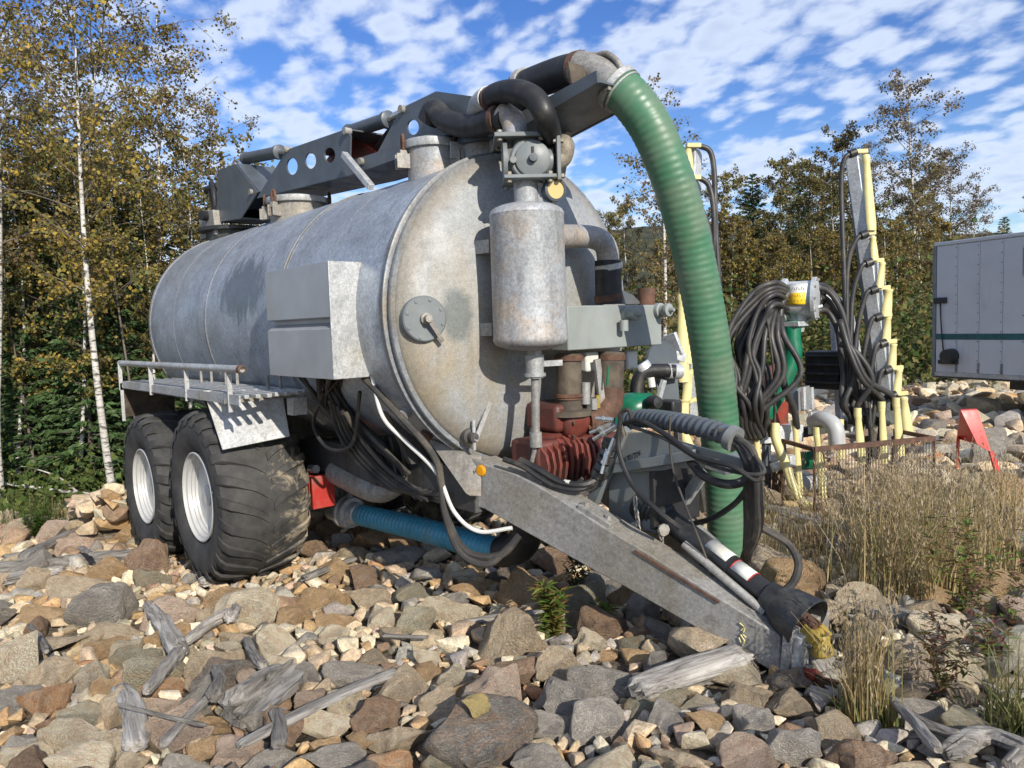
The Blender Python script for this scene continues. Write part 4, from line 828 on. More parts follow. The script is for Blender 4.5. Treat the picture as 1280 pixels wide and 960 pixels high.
mb.tube([s1+dS*0.17+Vector((0, -0.07, -0.01)), s1+dS*0.17+Vector((0, 0.07, -0.01))], 0.024, 14)
mb.lathe([(0.046, 0), (0.05, 0.015), (0.045, 0.04), (0.05, 0.05), (0.05, 0.09), (0.04, 0.10), (0, 0.10)], s1+dS*0.18+Vector((0.0, 0, -0.01)), Vector((0.25, -0.02, -1)), 22)
mb.build('yellow_yoke', G['yellowcast'], PT)
MB().tube([YP(855, 680, -0.12), YP(940, 752, -0.10), YP(955, 765, -0.08)], 0.022, 10).build('support_rod', G['zinc_dirty'], TK)
MB().box(YP(905, 735, 0.05)+Vector((0, 0.05, -0.08)), (0.5, 0.12, 0.06), Matrix.Rotation(0.55, 3, 'Y')).build('shaft_cradle', G['black'], TK, 0.01)
def chain(x_, y_, n, Y):
    for k in range(n):
        c = YP(x_+1.0*k*0.6, y_+k*5.2, Y); rg = [c+Vector((0.012*math.cos(q), 0, 0.022*math.sin(q))) if k % 2 else c+Vector((0, 0.012*math.cos(q), 0.022*math.sin(q))) for q in [2*math.pi*i/10 for i in range(11)]]
        MB().tube(rg, 0.005, 6).build('chain_link', G['zinc_dirty'], PT)
chain(794, 625, 9, -0.1); chain(826, 668, 5, -0.1)
MB().lathe([(0.035, 0), (0.035, 0.012)], YP(829, 662, -0.1), (1, -0.5, 0), 8).build('chain_tag', G['zinc_dirty'], PT)

# ------------------------------------------------------------------ stones
ALT = [(0.36, 0.24, 0.12), (0.42, 0.37, 0.27), (0.22, 0.2, 0.18), (0.34, 0.2, 0.11)]
def rock_mat(name, cols, speck=0.0, band=0.0, var=0.18):
    """cols: dark, mid, light of one stone colour; per-stone hue and value shift"""
    m, t, b = new_mat(name); oi = t.nodes.new('ShaderNodeObjectInfo')
    v = coords(t)
    off = t.nodes.new('ShaderNodeVectorMath'); off.operation = 'ADD'; sc = t.nodes.new('ShaderNodeMath'); sc.operation = 'MULTIPLY'; sc.inputs[1].default_value = 37.0
    t.links.new(oi.outputs['Random'], sc.inputs[0]); t.links.new(v, off.inputs[0]); t.links.new(sc.outputs[0], off.inputs[1]); v = off.outputs[0]
    col = ramp(t, noise(t, 1.9, 7, 0.68, v, 0.6), (0.28, cols[0]), (0.5, cols[1]), (0.72, cols[2]))
    if band:
        w = t.nodes.new('ShaderNodeTexWave'); w.inputs['Scale'].default_value = 0.9; w.inputs['Distortion'].default_value = 9; w.inputs['Detail'].default_value = 4; w.inputs['Detail Scale'].default_value = 1.6
        t.links.new(v, w.inputs['Vector']); col = mixc(t, band, col, ramp(t, w.outputs['Fac'], (0.2, tuple(k*0.55 for k in cols[0])), (0.8, tuple(min(1, k*1.25) for k in cols[2]))))
    sp = ramp(t, noise(t, 17, 6, 0.85, v), (0.36, 0.62), (0.5, 1.0), (0.64, 1.4)); col = mixc(t, 0.6+speck, col, sp, 'MULTIPLY')
    lich = ramp(t, noise(t, 3.3, 8, 0.75, v, 1.0), (0.60, 0.0), (0.72, 0.55)); col = mixc(t, lich, col, (0.17, 0.155, 0.13)); crk = ramp(t, noise(t, 2.2, 9, 0.8, v, 2.5), (0.475, 0.0), (0.5, 0.75), (0.525, 0.0)); col = mixc(t, crk, col, tuple(k*0.6 for k in cols[0]))
    patch = ramp(t, noise(t, 1.1, 6, 0.7, v, 1.5), (0.50, 0.0), (0.56, 0.6)); alt = ALT[len(name) % len(ALT)]; col = mixc(t, patch, col, mixc(t, 0.55, col, alt)); vein = ramp(t, noise(t, 1.3, 5, 0.6, v, 3.5), (0.488, 0.0), (0.5, 0.5), (0.512, 0.0)); col = mixc(t, vein, col, (0.5, 0.47, 0.41)); col = mixc(t, 0.6, col, ramp(t, noise(t, 60, 3, 0.7, v), (0.36, 0.65), (0.64, 1.35)), 'MULTIPLY')
    hs = t.nodes.new('ShaderNodeHueSaturation'); mr = t.nodes.new('ShaderNodeMapRange'); mr.inputs['To Min'].default_value = 1.55; mr.inputs['To Max'].default_value = 2.35
    t.links.new(oi.outputs['Random'], mr.inputs['Value']); t.links.new(mr.outputs[0], hs.inputs['Value']); t.links.new(col, hs.inputs['Color'])
    t.links.new(hs.outputs[0], b.inputs['Base Color'])
    b.inputs['Roughness'].default_value = 0.88; b.inputs['Specular IOR Level'].default_value = 0.25
    bump(t, b, mixc(t, 0.6, noise(t, 3.5, 8, 0.7, v, 0.5), noise(t, 16, 6, 0.7, v)), 1.0, 0.2)
    return m
RC = {
 'ochre': ((0.260, 0.167, 0.084), (0.416, 0.279, 0.145), (0.546, 0.391, 0.226)),
 'tan': ((0.305, 0.229, 0.145), (0.455, 0.353, 0.232), (0.585, 0.471, 0.331)),
 'cream': ((0.429, 0.360, 0.244), (0.598, 0.515, 0.365), (0.715, 0.626, 0.476)),
 'grey': ((0.208, 0.188, 0.157), (0.345, 0.312, 0.264), (0.468, 0.428, 0.365)),
 'dark grey': ((0.111, 0.099, 0.085), (0.195, 0.176, 0.151), (0.293, 0.264, 0.226)),
 'brown': ((0.163, 0.105, 0.067), (0.267, 0.180, 0.118), (0.377, 0.267, 0.186)),
 'rust orange': ((0.299, 0.155, 0.075), (0.442, 0.248, 0.128), (0.546, 0.347, 0.197)),
 'pinkish': ((0.312, 0.217, 0.157), (0.455, 0.335, 0.249), (0.572, 0.440, 0.342)),
 'olive grey': ((0.221, 0.198, 0.133), (0.338, 0.304, 0.215), (0.455, 0.415, 0.302)),
}
RM = {k: rock_mat('stone_'+k.replace(' ', '_'), c, 0.25 if k in ('grey', 'pinkish') else 0.05, 0.12 if k in ('brown', 'dark grey', 'tan') else 0.0) for k, c in RC.items()}
RKEYS = list(RC); RW = [0.17, 0.28, 0.20, 0.15, 0.03, 0.07, 0.03, 0.03, 0.04]
nrng = np.random.default_rng(11)
def rock_proto(seed, npts, flat, sub, rough, bev):
    """broken stone: hull of random points, softened edges, then uneven faces; returns verts, faces"""
    rg = random.Random(seed); bm = bmesh.new()
    for _ in range(npts):
        while True:
            p = Vector((rg.uniform(-1, 1), rg.uniform(-1, 1), rg.uniform(-1, 1)))
            if 0.55 < p.length < 1.0 or max(abs(k) for k in p) > 0.86 and p.length < 1.25: break
        bm.verts.new((p.x, p.y*rg.uniform(0.8, 1.0), p.z*flat))
    r_ = bmesh.ops.convex_hull(bm, input=bm.verts); bmesh.ops.delete(bm, geom=[e for e in r_['geom_interior'] if isinstance(e, bmesh.types.BMVert)], context='VERTS')
    bmesh.ops.dissolve_limit(bm, angle_limit=R(14), verts=bm.verts, edges=bm.edges)
    bmesh.ops.bevel(bm, geom=list(bm.edges), offset=bev, segments=2, profile=0.6, affect='EDGES', clamp_overlap=True)
    bmesh.ops.triangulate(bm, faces=bm.faces)
    if sub: bmesh.ops.subdivide_edges(bm, edges=[e for e in bm.edges if e.calc_length() > 0.22], cuts=1, use_grid_fill=True); bmesh.ops.triangulate(bm, faces=bm.faces)
    if sub > 1: bmesh.ops.subdivide_edges(bm, edges=[e for e in bm.edges if e.calc_length() > 0.2], cuts=1, use_grid_fill=True); bmesh.ops.triangulate(bm, faces=bm.faces)
    bm.normal_update()
    from mathutils import noise as mn
    off = Vector((seed*3.1, seed*1.7, seed*0.9))
    for v_ in bm.verts:
        d = mn.noise(v_.co*1.6+off)*0.10+mn.noise(v_.co*4.5+off)*0.035+mn.noise(v_.co*11+off)*0.012
        v_.co += v_.normal*d*rough
    bm.verts.index_update(); V_ = np.array([v_.co[:] for v_ in bm.verts]); F_ = np.array([[v_.index for v_ in f.verts] for f in bm.faces]); bm.free()
    V_ -= (V_.max(0)+V_.min(0))/2; V_ /= np.abs(V_).max(0).mean(); return V_, F_
NP = 16
hi = [rock_proto(100+i, (10, 13, 18, 26)[i % 4], (0.6, 0.7, 0.82, 0.95)[(i//2) % 4], 2, 1.45, (0.12, 0.17, 0.26)[i % 3]) for i in range(NP)]
lo = [rock_proto(300+i, (9, 12, 16)[i % 3], (0.6, 0.75, 0.9)[i % 3], 0, 0.9, (0.13, 0.2)[i % 2]) for i in range(12)]
hi_me = []
for i, (V_, F_) in enumerate(hi):
    me = bpy.data.meshes.new('rock_%d' % i); me.from_pydata(V_.tolist(), [], F_.tolist()); me.polygons.foreach_set('use_smooth', [True]*len(me.polygons)); me.set_sharp_from_angle(angle=R(34)); me.materials.append(RM['grey']); hi_me.append(me)

keep_out = [(0.0, -1.1, 0.62), (-1.61, -1.1, 0.6), (0.0, 1.1, 0.62), (-1.61, 1.1, 0.6)]
ROCKS = []      # x, y, z, (sx, sy, sz), rotation, colour key, proto, placed by hand
grid = {}
def free(x, y, r, k):
    gx, gy = int(math.floor(x/0.5)), int(math.floor(y/0.5))
    for i in (-1, 0, 1):
        for j_ in (-1, 0, 1):
            for (a, b_, q) in grid.get((gx+i, gy+j_), ()):
                if (x-a)**2+(y-b_)**2 < (k*(r+q))**2: return False
    return True
def put(x, y, r): grid.setdefault((int(math.floor(x/0.5)), int(math.floor(y/0.5))), []).append((x, y, r))
rr = random.Random(77)
# hand-placed stones: photo centre, pixel width, height, colour
HAND = [
 (603, 907, 142, 84, 'dark grey', 'large flat dark grey speckled rock carrying a small yellow stone', 3), (750, 891, 82, 60, 'grey', 'rounded smooth grey boulder in front of the pale split boulder', 7), (753, 845, 92, 66, 'grey', 'pale grey split boulder beside the weathered log', 2), (700, 822, 62, 68, 'tan', 'tall tan grey stone leaning against the split boulder', 6), (753, 945, 92, 52, 'cream', 'pale cream block at the foot of the rounded grey boulder', 1),
 (678, 945, 74, 50, 'grey', None, 5), (497, 912, 80, 64, 'tan', 'tan brown layered stone behind the rust orange stone', 8), (482, 940, 60, 42, 'rust orange', 'rust orange stone in front of the layered tan stone', 10), (556, 940, 60, 44, 'olive grey', 'green grey stone with a pale vein beside the flat speckled rock', 3), (420, 937, 66, 62, 'grey', None, 9),
 (515, 768, 56, 56, 'olive grey', 'olive rounded stone with a rough face in the middle of the rubble', 11), (562, 757, 54, 44, 'cream', None, 0), (564, 838, 52, 46, 'cream', 'yellowish white stone between grey stones behind the flat rock', 4), (445, 833, 76, 40, 'grey', None, 12), (585, 727, 50, 30, 'ochre', None, 1), (640, 835, 74, 44, 'brown', 'brown banded stone behind the flat speckled rock', 13), (690, 897, 58, 38, 'grey', None, 14),
 (209, 762, 98, 46, 'pinkish', 'big flat pinkish granite slab in front of the tyres', 15), (103, 730, 92, 46, 'tan', None, 2), (72, 664, 42, 38, 'pinkish', 'round pinkish boulder at the edge of the wood', 7), (58, 862, 60, 56, 'rust orange', 'orange brown block standing in the rubble beside a pale boulder', 1), (110, 914, 84, 56, 'cream', 'pale cream slab with a flat sunlit top', 0), (106, 944, 90, 42, 'cream', None, 5), (20, 862, 54, 56, 'grey', None, 9),
 (221, 893, 82, 74, 'pinkish', 'reddish tan pointed stone next to the gnarled stump', 4), (338, 825, 56, 46, 'cream', 'cream stone behind the gnarled stump', 11), (381, 832, 42, 62, 'grey', None, 6), (103, 889, 50, 46, 'olive grey', None, 3), (173, 815, 50, 44, 'olive grey', None, 0), (57, 762, 76, 28, 'ochre', None, 2), (60, 797, 80, 28, 'tan', None, 8), (297, 928, 60, 44, 'pinkish', None, 14), (232, 950, 56, 40, 'grey', None, 12),
 (989, 916, 72, 72, 'grey', 'grey granite cube shaped boulder below the drawbar nose', 10), (980, 866, 60, 42, 'tan', 'flat topped tan stone just under the drawbar nose', 1), (1046, 902, 68, 44, 'tan', None, 7), (1080, 940, 94, 50, 'brown', 'long grey brown boulder in front of the grass tuft', 15), (936, 930, 78, 50, 'pinkish', 'pinkish tan pitted boulder beside the granite boulder', 6), (1149, 876, 60, 50, 'grey', None, 2), (1202, 895, 62, 48, 'olive grey', None, 3), (944, 889, 50, 46, 'grey', None, 14),
 (1111, 923, 34, 26, 'cream', None, 4), (1208, 925, 28, 22, 'cream', None, 0), (1227, 955, 62, 32, 'cream', None, 12), (850, 935, 70, 44, 'tan', None, 8), (885, 890, 46, 36, 'ochre', None, 9), (800, 905, 40, 34, 'tan', None, 13), (25, 815, 60, 34, 'tan', None, 13), (140, 850, 46, 40, 'ochre', None, 10), (20, 925, 56, 44, 'grey', None, 11), (160, 945, 50, 34, 'tan', None, 15), (345, 940, 60, 30, 'grey', None, 6), (300, 790, 60, 34, 'tan', None, 8), (420, 770, 54, 34, 'ochre', None, 2), (460, 740, 54, 32, 'tan', None, 9), (370, 765, 50, 34, 'ochre', None, 7), (620, 780, 46, 34, 'grey', None, 1), (830, 780, 46, 36, 'grey', None, 12), (1180, 930, 50, 34, 'grey', None, 5), (1250, 890, 46, 36, 'grey', None, 13), (1265, 840, 44, 32, 'tan', None, 8), (500, 690, 60, 30, 'grey', None, 3), (440, 690, 60, 26, 'tan', None, 15), (170, 690, 90, 36, 'tan', 'broad sandy slab beside the rear tyre', 8), (130, 660, 40, 28, 'tan', None, 4), (98, 655, 34, 30, 'cream', None, 0), (700, 850, 40, 30, 'tan', None, 2)]
def solve_ground(x, y):
    z = 0.1; p = None
    for _ in range(12):
        p = at(x, y, Z=z); z = z*0.4+0.6*(ground_z(p.x, p.y)+0.05)
    return p
for (u, w_, pw, ph, ck, lab, pr) in HAND:
    p = solve_ground(u, w_+ph*0.22); dep = (p-CAM).dot(_f); sx = pw/2*dep/FPX; sz = ph/2*dep/FPX
    el = math.atan2(CAM.z-p.z, math.hypot(p.x-CAM.x, p.y-CAM.y))
    szz = max(sx*0.38, min(sx*0.95, sz*1.0)); put(p.x, p.y, sx*0.92)
    ROCKS.append([p.x, p.y, ground_z(p.x, p.y)+szz*0.40, (sx*1.04, sx*rr.uniform(0.75, 0.95), szz), (rr.uniform(-.12, .12), rr.uniform(-.12, .12), YAW-math.pi/2+rr.uniform(-.3, .3)), ck, pr % NP, lab or '', 9])
def in_zone(x, y):
    """the stony yard as far as it shows; thins out into the wood and under the dry grass"""
    u, w_, dp = to_px((x, y, ground_z(x, y)))
    if dp < 1.6 or u < -90 or u > 1370 or w_ > 1080: return 0
    if x < -5.0+0.25*y and y < 3: return 0
    return 1
def scatter(n, rmin, rmax, kk, box, sink, pw=1.6, dens=None):
    c = 0
    for _ in range(n):
        x, y = rr.uniform(*box[0]), rr.uniform(*box[1])
        if not in_zone(x, y): continue
        if dens and rr.random() > dens(x, y): continue
        r = rmin+(rmax-rmin)*rr.random()**pw
        if not free(x, y, r, kk): continue
        if r > 0.07 and any((x-a)**2+(y-b_)**2 < (q+r*0.5)**2 for a, b_, q in keep_out): continue
        if x > 4.3 and abs(y) < 0.25 and x < 4.9 and r > 0.1: continue
        put(x, y, r)
        ck = rr.choices(RKEYS, RW)[0]
        if x > 2.5 and y > -1.0 and rr.random() < 0.6: ck = rr.choice(('grey', 'olive grey', 'cream', 'tan', 'cream', 'tan', 'grey'))
        f = rr.uniform(0.55, 0.95); sq = rr.uniform(0.7, 1.0)
        ROCKS.append([x, y, ground_z(x, y)+r*f*sink, (r*1.08, r*sq, r*f), (rr.uniform(-.35, .35), rr.uniform(-.35, .35), rr.uniform(0, 6.28)), ck, rr.randrange(NP), '', 0]); c += 1
    return c
near = ((-5.5, 6.3), (-4.2, 3.2)); far = ((-4.5, 8.5), (2.6, 20))
scatter(900, 0.15, 0.25, 0.92, near, 0.40)
scatter(5000, 0.09, 0.15, 0.84, near, 0.5)
scatter(4000, 0.14, 0.30, 0.85, far, 0.35, 1.8)
scatter(16000, 0.05, 0.088, 0.80, near, 0.55)
scatter(9000, 0.08, 0.14, 0.80, far, 0.4)
scatter(30000, 0.026, 0.05, 0.74, ((-2.5, 6.3), (-4.2, 2.5)), 0.7, 1.2)
# raised heap of stones beside the rear tyre
for k in range(46):
    u, w_ = rr.uniform(95, 172), rr.uniform(612, 668); p = at(u, w_, D=rr.uniform(8.2, 9.4)); r = rr.uniform(0.08, 0.17)
    ROCKS.append([p.x, p.y, max(p.z, ground_z(p.x, p.y)), (r*1.1, r*0.85, r*rr.uniform(.6, .85)), (rr.uniform(-.4, .4), rr.uniform(-.4, .4), rr.uniform(0, 6)), rr.choice(('tan', 'ochre', 'tan', 'pinkish', 'cream', 'brown')), rr.randrange(NP), '', 3])
hp = at(135, 655, D=8.9)
heap = MB(); heap.ball((hp.x, hp.y, ground_z(hp.x, hp.y)-0.1), 1.0, 24, (0.75, 0.65, 0.42))
heap.build('terrain', m_ground)['kind'] = 'structure'
# which 300 stones show largest
def shown(rk):
    u, w_, dp = to_px(rk[:3])
    if not (-30 < u < 1310 and w_ < 990): return 0
    return rk[3][0]/dp*(100 if rk[7] else 1)
ROCKS.sort(key=shown, reverse=True)
big, rest = ROCKS[:300], ROCKS[300:]
SZ = ((0.12, 'small'), (0.19, 'middling'), (9, 'large'))
SHP = ('angular', 'blocky', 'chunky', 'rounded')
LANDMARK = [(865, 880, 'beside the bleached log'), (400, 910, 'along the long flat plank'), (330, 880, 'round the gnarled stump'), (215, 830, 'under the forked grey branch'), (100, 715, 'along the long dark log'), (310, 740, 'in front of the big front tyre'), (190, 700, 'in front of the rear tyre'),
 (600, 910, 'round the flat speckled rock'), (760, 870, 'round the split grey boulder'), (690, 790, 'round the willowherb'), (500, 720, 'below the blue hose'), (570, 770, 'round the bleached board end'), (985, 900, 'round the granite boulder'), (1080, 920, 'round the grass tuft'), (1200, 920, 'round the grey sticks'), (1190, 840, 'among the reddish weeds'),
 (1250, 560, 'round the red bracket'), (1200, 510, 'beside the box trailer'), (1010, 640, 'under the yellow drop tubes'), (960, 740, 'behind the drawbar nose'), (1240, 700, 'past the dry grass'), (60, 930, 'round the pale cream slab'), (50, 820, 'round the black burnt stick'), (480, 860, 'between the plank and the flat rock'), (450, 780, 'round the short bleached stick'), (70, 660, 'round the pinkish boulder'), (170, 930, 'round the upright split stake'), (850, 800, 'under the drawbar beam'), (400, 660, 'under the red guard'), (900, 680, 'at the foot of the green hose'), (1100, 480, 'before the far scrub')]
for x, y, z, s_, e_, ck, pr, lab, hand in big:
    o = bpy.data.objects.new('rock', hi_me[pr]); COL.objects.link(o); o.location = (x, y, z); o.scale = s_; o.rotation_euler = e_
    o.material_slots[0].link = 'OBJECT'; o.material_slots[0].material = RM[ck]
    sz = next(n for lim, n in SZ if s_[0] < lim)
    px_ = to_px((x, y, z)); best = min(LANDMARK, key=lambda l: (l[0]-px_[0])**2+(2.2*(l[1]-px_[1]))**2)[2]
    if hand == 3: best = 'in the heap beside the rear tyre'
    if lab: tag(o, lab, 'rock')
    else: tag(o, '%s %s %s stone %s' % (sz, ck, SHP[pr % 4], best), 'rock', 'loose stones '+best)
# small yellow stone on the flat rock
fr = next(r_ for r_ in big if r_[7].startswith('large flat dark grey'))
ztop = fr[2]+fr[3][2]*0.80
o = bpy.data.objects.new('rock', hi_me[5]); COL.objects.link(o); o.location = (fr[0]-0.02, fr[1]+0.0, ztop+0.028); dpp = (Vector(fr[:3])-CAM).dot(_f); sw = 18*dpp/FPX
o.scale = (sw*1.1, sw*0.85, sw*0.62); o.rotation_euler = (0, 0, 0.5); o.material_slots[0].link = 'OBJECT'; RM['yellow'] = rock_mat('stone_yellow', ((0.40, 0.30, 0.11), (0.50, 0.39, 0.16), (0.56, 0.46, 0.22))); o.material_slots[0].material = RM['yellow']
tag(o, 'small yellow stone lying on top of the large flat grey rock', 'rock')
# the rest: one mass of rubble, real stones joined into one mesh
def euler_np(e):
    return np.array(Matrix.Rotation(e[2], 3, 'Z') @ Matrix.Rotation(e[1], 3, 'Y') @ Matrix.Rotation(e[0], 3, 'X'))
pal = {k: np.array(RC[k][1]) for k in RC}
VV, FF, CC = [], [], []; nb = 0
for i, (x, y, z, s_, e_, ck, pr, lab, hand) in enumerate(rest):
    V_, F_ = lo[pr % 12]
    P_ = (V_*np.array(s_)) @ euler_np(e_).T+np.array((x, y, z)); VV.append(P_); FF.append(F_+nb); nb += len(P_)
    c = pal[ck]*nrng.uniform(0.85, 1.4)*nrng.uniform(0.975, 1.025, 3); CC.append(np.tile(np.append(c, 1.0), (len(P_), 1)))
VV, FF, CC = np.concatenate(VV), np.concatenate(FF), np.concatenate(CC)
def big_mesh(name, V_, F_, mat, C_=None, smooth_=True, k=None):
    k = k or F_.shape[1]
    me = bpy.data.meshes.new(name); me.vertices.add(len(V_)); me.vertices.foreach_set('co', V_.astype(np.float32).ravel())
    me.loops.add(F_.size); me.loops.foreach_set('vertex_index', F_.astype(np.int32).ravel()); me.polygons.add(len(F_))
    me.polygons.foreach_set('loop_start', np.arange(0, F_.size, k, dtype=np.int32))
    me.polygons.foreach_set('use_smooth', np.full(len(F_), smooth_)); me.update(calc_edges=True)
    if C_ is not None:
        a = me.color_attributes.new('tint', 'FLOAT_COLOR', 'POINT'); a.data.foreach_set('color', C_.astype(np.float32).ravel())
    me.materials.append(mat); o = bpy.data.objects.new(name, me); COL.objects.link(o); return o
m, t, b = new_mat('rubble_stone'); v = coords(t); at_ = t.nodes.new('ShaderNodeVertexColor'); at_.layer_name = 'tint'
col = mixc(t, 0.8, at_.outputs['Color'], ramp(t, noise(t, 14, 7, 0.7, v, 0.5), (0.28, 0.5), (0.5, 1.0), (0.72, 1.4)), 'MULTIPLY'); col = mixc(t, 0.7, col, ramp(t, noise(t, 70, 5, 0.8, v), (0.36, 0.6), (0.64, 1.4)), 'MULTIPLY')
t.links.new(col, b.inputs['Base Color']); b.inputs['Roughness'].default_value = 0.9; b.inputs['Specular IOR Level'].default_value = 0.2
bump(t, b, noise(t, 45, 6, 0.7, v), 0.6, 0.02)
ro = big_mesh('rubble', VV, FF, m, CC); ro.data.set_sharp_from_angle(angle=R(36))
tag(ro, 'small broken stones filling the gaps between the larger rocks', 'rubble', kind='stuff')
print('rocks', len(ROCKS), 'rubble tris', len(FF), 'hi tris', sum(len(f) for _, f in hi)/NP)

# ------------------------------------------------------------------ driftwood
m, t, b = new_mat('weathered_wood'); v = coords(t)
oi = t.nodes.new('ShaderNodeObjectInfo'); mpn = t.nodes.new('ShaderNodeMapping'); mpn.inputs['Scale'].default_value = (2.2, 26, 26); t.links.new(v, mpn.inputs[0])
w1 = noise(t, 1.0, 8, 0.75, mpn.outputs[0], 0.8)
col = ramp(t, w1, (0.34, (0.035, 0.03, 0.026)), (0.42, (0.22, 0.20, 0.175)), (0.56, (0.42, 0.395, 0.355)), (0.72, (0.57, 0.55, 0.51)))
hs = t.nodes.new('ShaderNodeHueSaturation'); mr = t.nodes.new('ShaderNodeMapRange'); mr.inputs['To Min'].default_value = 0.6; mr.inputs['To Max'].default_value = 1.2
t.links.new(oi.outputs['Random'], mr.inputs[0]); t.links.new(mr.outputs[0], hs.inputs['Value']); t.links.new(col, hs.inputs['Color']); t.links.new(hs.outputs[0], b.inputs['Base Color'])
b.inputs['Roughness'].default_value = 0.9; b.inputs['Specular IOR Level'].default_value = 0.2; bump(t, b, w1, 0.9, 0.02); WOOD = m
from mathutils import noise as mnoise
wr = random.Random(5)
def wood_mesh(pts, rad, seed, flat=1.0, grain=0.25):
    """log along local X with furrowed, broken-ended surface"""
    P_ = spline(pts, 12); n = 34; mb = MB(); m_ = len(P_); off = Vector((seed*2.3, seed, 0)); vv = []
    L_ = sum((b_-a_).length for a_, b_ in zip(P_, P_[1:]))
    acc = 0
    for i, p in enumerate(P_):
        if i: acc += (P_[i]-P_[i-1]).length
        T = (P_[min(i+1, m_-1)]-P_[max(i-1, 0)]).normalized(); sd_ = T.cross(Vector((0, 0, 1))).normalized(); u_ = sd_.cross(T)
        k = i/(m_-1); r_ = rad[0]+(rad[1]-rad[0])*k
        endt = min(1, min(acc, L_-acc)/(0.5*r_)+0.25) if i not in (0, m_-1) else 0.35
        for q in range(n):
            a = 2*math.pi*q/n; c, s_ = math.cos(a), math.sin(a)
            d = 1+grain*0.45*mnoise.noise(Vector((acc/r_*0.15, c*11, s_*11))+off)+grain*mnoise.noise(Vector((acc/r_*0.25, c*1.6, s_*1.6))+off)+grain*0.6*mnoise.noise(Vector((acc/r_*0.5, c*5, s_*5))+off)
            vv.append(p+T*(wr.uniform(-.3, .3)*r_ if i in (0, m_-1) else 0)+(sd_*c+u_*s_*flat)*r_*d*(0.4+0.6*endt))
    ff = [(i*n+q, i*n+(q+1) % n, (i+1)*n+(q+1) % n, (i+1)*n+q) for i in range(m_-1) for q in range(n)]+[tuple(range(n-1, -1, -1)), tuple((m_-1)*n+q for q in range(n))]
    mb.add(vv, ff); return mb
def wood(pxs, w0, w1, label, name='driftwood', flat=1.0, lift=0.06, grain=0.25, cat='driftwood', group=None):
    pts = [solve_ground(*q) for q in pxs]; dp = (pts[0]-CAM).dot(_f)
    pts = [Vector((p.x, p.y, ground_z(p.x, p.y)+lift+w0/2*dp/FPX*0.7)) for p in pts]
    c = sum(pts, Vector())/len(pts)
    ax_ = (pts[-1]-pts[0]).normalized(); sy = Vector((0, 0, 1)).cross(ax_).normalized(); rot = Matrix((ax_, sy, ax_.cross(sy))).transposed(); inv = rot.transposed()
    mb = wood_mesh([p-c for p in pts], (w0/2*dp/FPX, w1/2*dp/FPX), wr.uniform(0, 50), flat, grain); mb.v = [tuple(inv @ Vector(q)) for q in mb.v]
    o = mb.build(name, WOOD, angle=50); o.matrix_world = Matrix.Translation(c) @ rot.to_4x4()
    return tag(o, label, cat, group)
wood([(792, 878), (830, 862), (880, 845), (934, 832)], 44, 46, 'thick pale bleached log lying under the drawbar nose', 'driftwood_log', 0.8, 0.03, 0.16)
wood([(300, 952), (370, 915), (440, 880), (497, 856)], 20, 24, 'long flat bleached plank leading to the flat rock', 'driftwood_plank', 0.45, 0.10, 0.2)
wood([(-30, 722), (40, 716), (110, 706), (186, 700)], 20, 17, 'long dark grey log lying across the stones towards the tyres', 'driftwood_log', 0.9, 0.06, 0.22)
wood([(30, 712), (70, 690), (118, 664)], 20, 14, 'slanting grey log resting against the long dark log', 'driftwood_log', 0.9, 0.10, 0.25)
wood([(186, 768), (205, 795), (226, 832)], 14, 20, 'forked grey branch standing up from the stones', 'driftwood_branch', 1, 0.10, 0.3)
wood([(228, 828), (205, 856), (184, 884)], 17, 11, 'grey branch running down from the foot of the forked branch', 'driftwood_branch', 1, 0.10, 0.3)
wood([(232, 822), (262, 796), (290, 782)], 12, 15, 'grey branch running up from the foot of the forked branch', 'driftwood_branch', 1, 0.12, 0.3)
wood([(286, 792), (296, 780), (292, 764)], 16, 9, 'short splintered stub with an upturned end', 'driftwood_stub', 1, 0.12, 0.4)
wood([(290, 905), (325, 880), (362, 850)], 62, 50, 'gnarled grey stump with deep furrows beside the cream stone', 'driftwood_stump', 0.75, 0.02, 0.8)
wood([(268, 900), (276, 880), (272, 862)], 18, 12, 'small knobbed stub on the side of the gnarled stump', 'driftwood_stub', 1, 0.14, 0.4)
wood([(330, 848), (318, 832), (308, 812)], 14, 10, 'bent root sticking out behind the gnarled stump', 'driftwood_branch', 1, 0.10, 0.4)
wood([(380, 730), (410, 718), (444, 704)], 16, 13, 'pale flat slab of wood on the stones before the blue hose', 'driftwood_plank', 0.5, 0.06, 0.2)
wood([(480, 804), (535, 806)], 10, 8, 'short straight bleached stick beside a rust stone', 'driftwood_stick', 0.8, 0.08, 0.2)
wood([(578, 788), (630, 780), (680, 774)], 12, 14, 'flat bleached board end beside the green willowherb', 'driftwood_plank', 0.5, 0.08, 0.2)
wood([(640, 805), (655, 800), (668, 797)], 30, 22, 'dark fibrous root lump below the flat bleached board', 'driftwood_root', 0.9, 0.03, 0.6)
wood([(1112, 890), (1140, 918), (1172, 958)], 11, 14, 'straight grey stick slanting down beside a pale yellow stone', 'driftwood_stick', 1, 0.10, 0.2)
wood([(1120, 895), (1160, 920), (1200, 935)], 12, 12, 'grey stick crossing behind the slanting stick', 'driftwood_stick', 1, 0.08, 0.25)
wood([(1180, 950), (1230, 925), (1290, 945)], 30, 26, 'dark furrowed log end on the stones past the sticks', 'driftwood_log', 0.8, 0.04, 0.35)
wood([(1260, 960), (1290, 930)], 24, 30, 'dark broken log half buried past the furrowed log', 'driftwood_log', 0.8, 0.04, 0.35)
wood([(150, 868), (170, 905), (168, 948)], 22, 26, 'upright split grey stake beside the pale slab', 'driftwood_stake', 0.6, 0.06, 0.3)
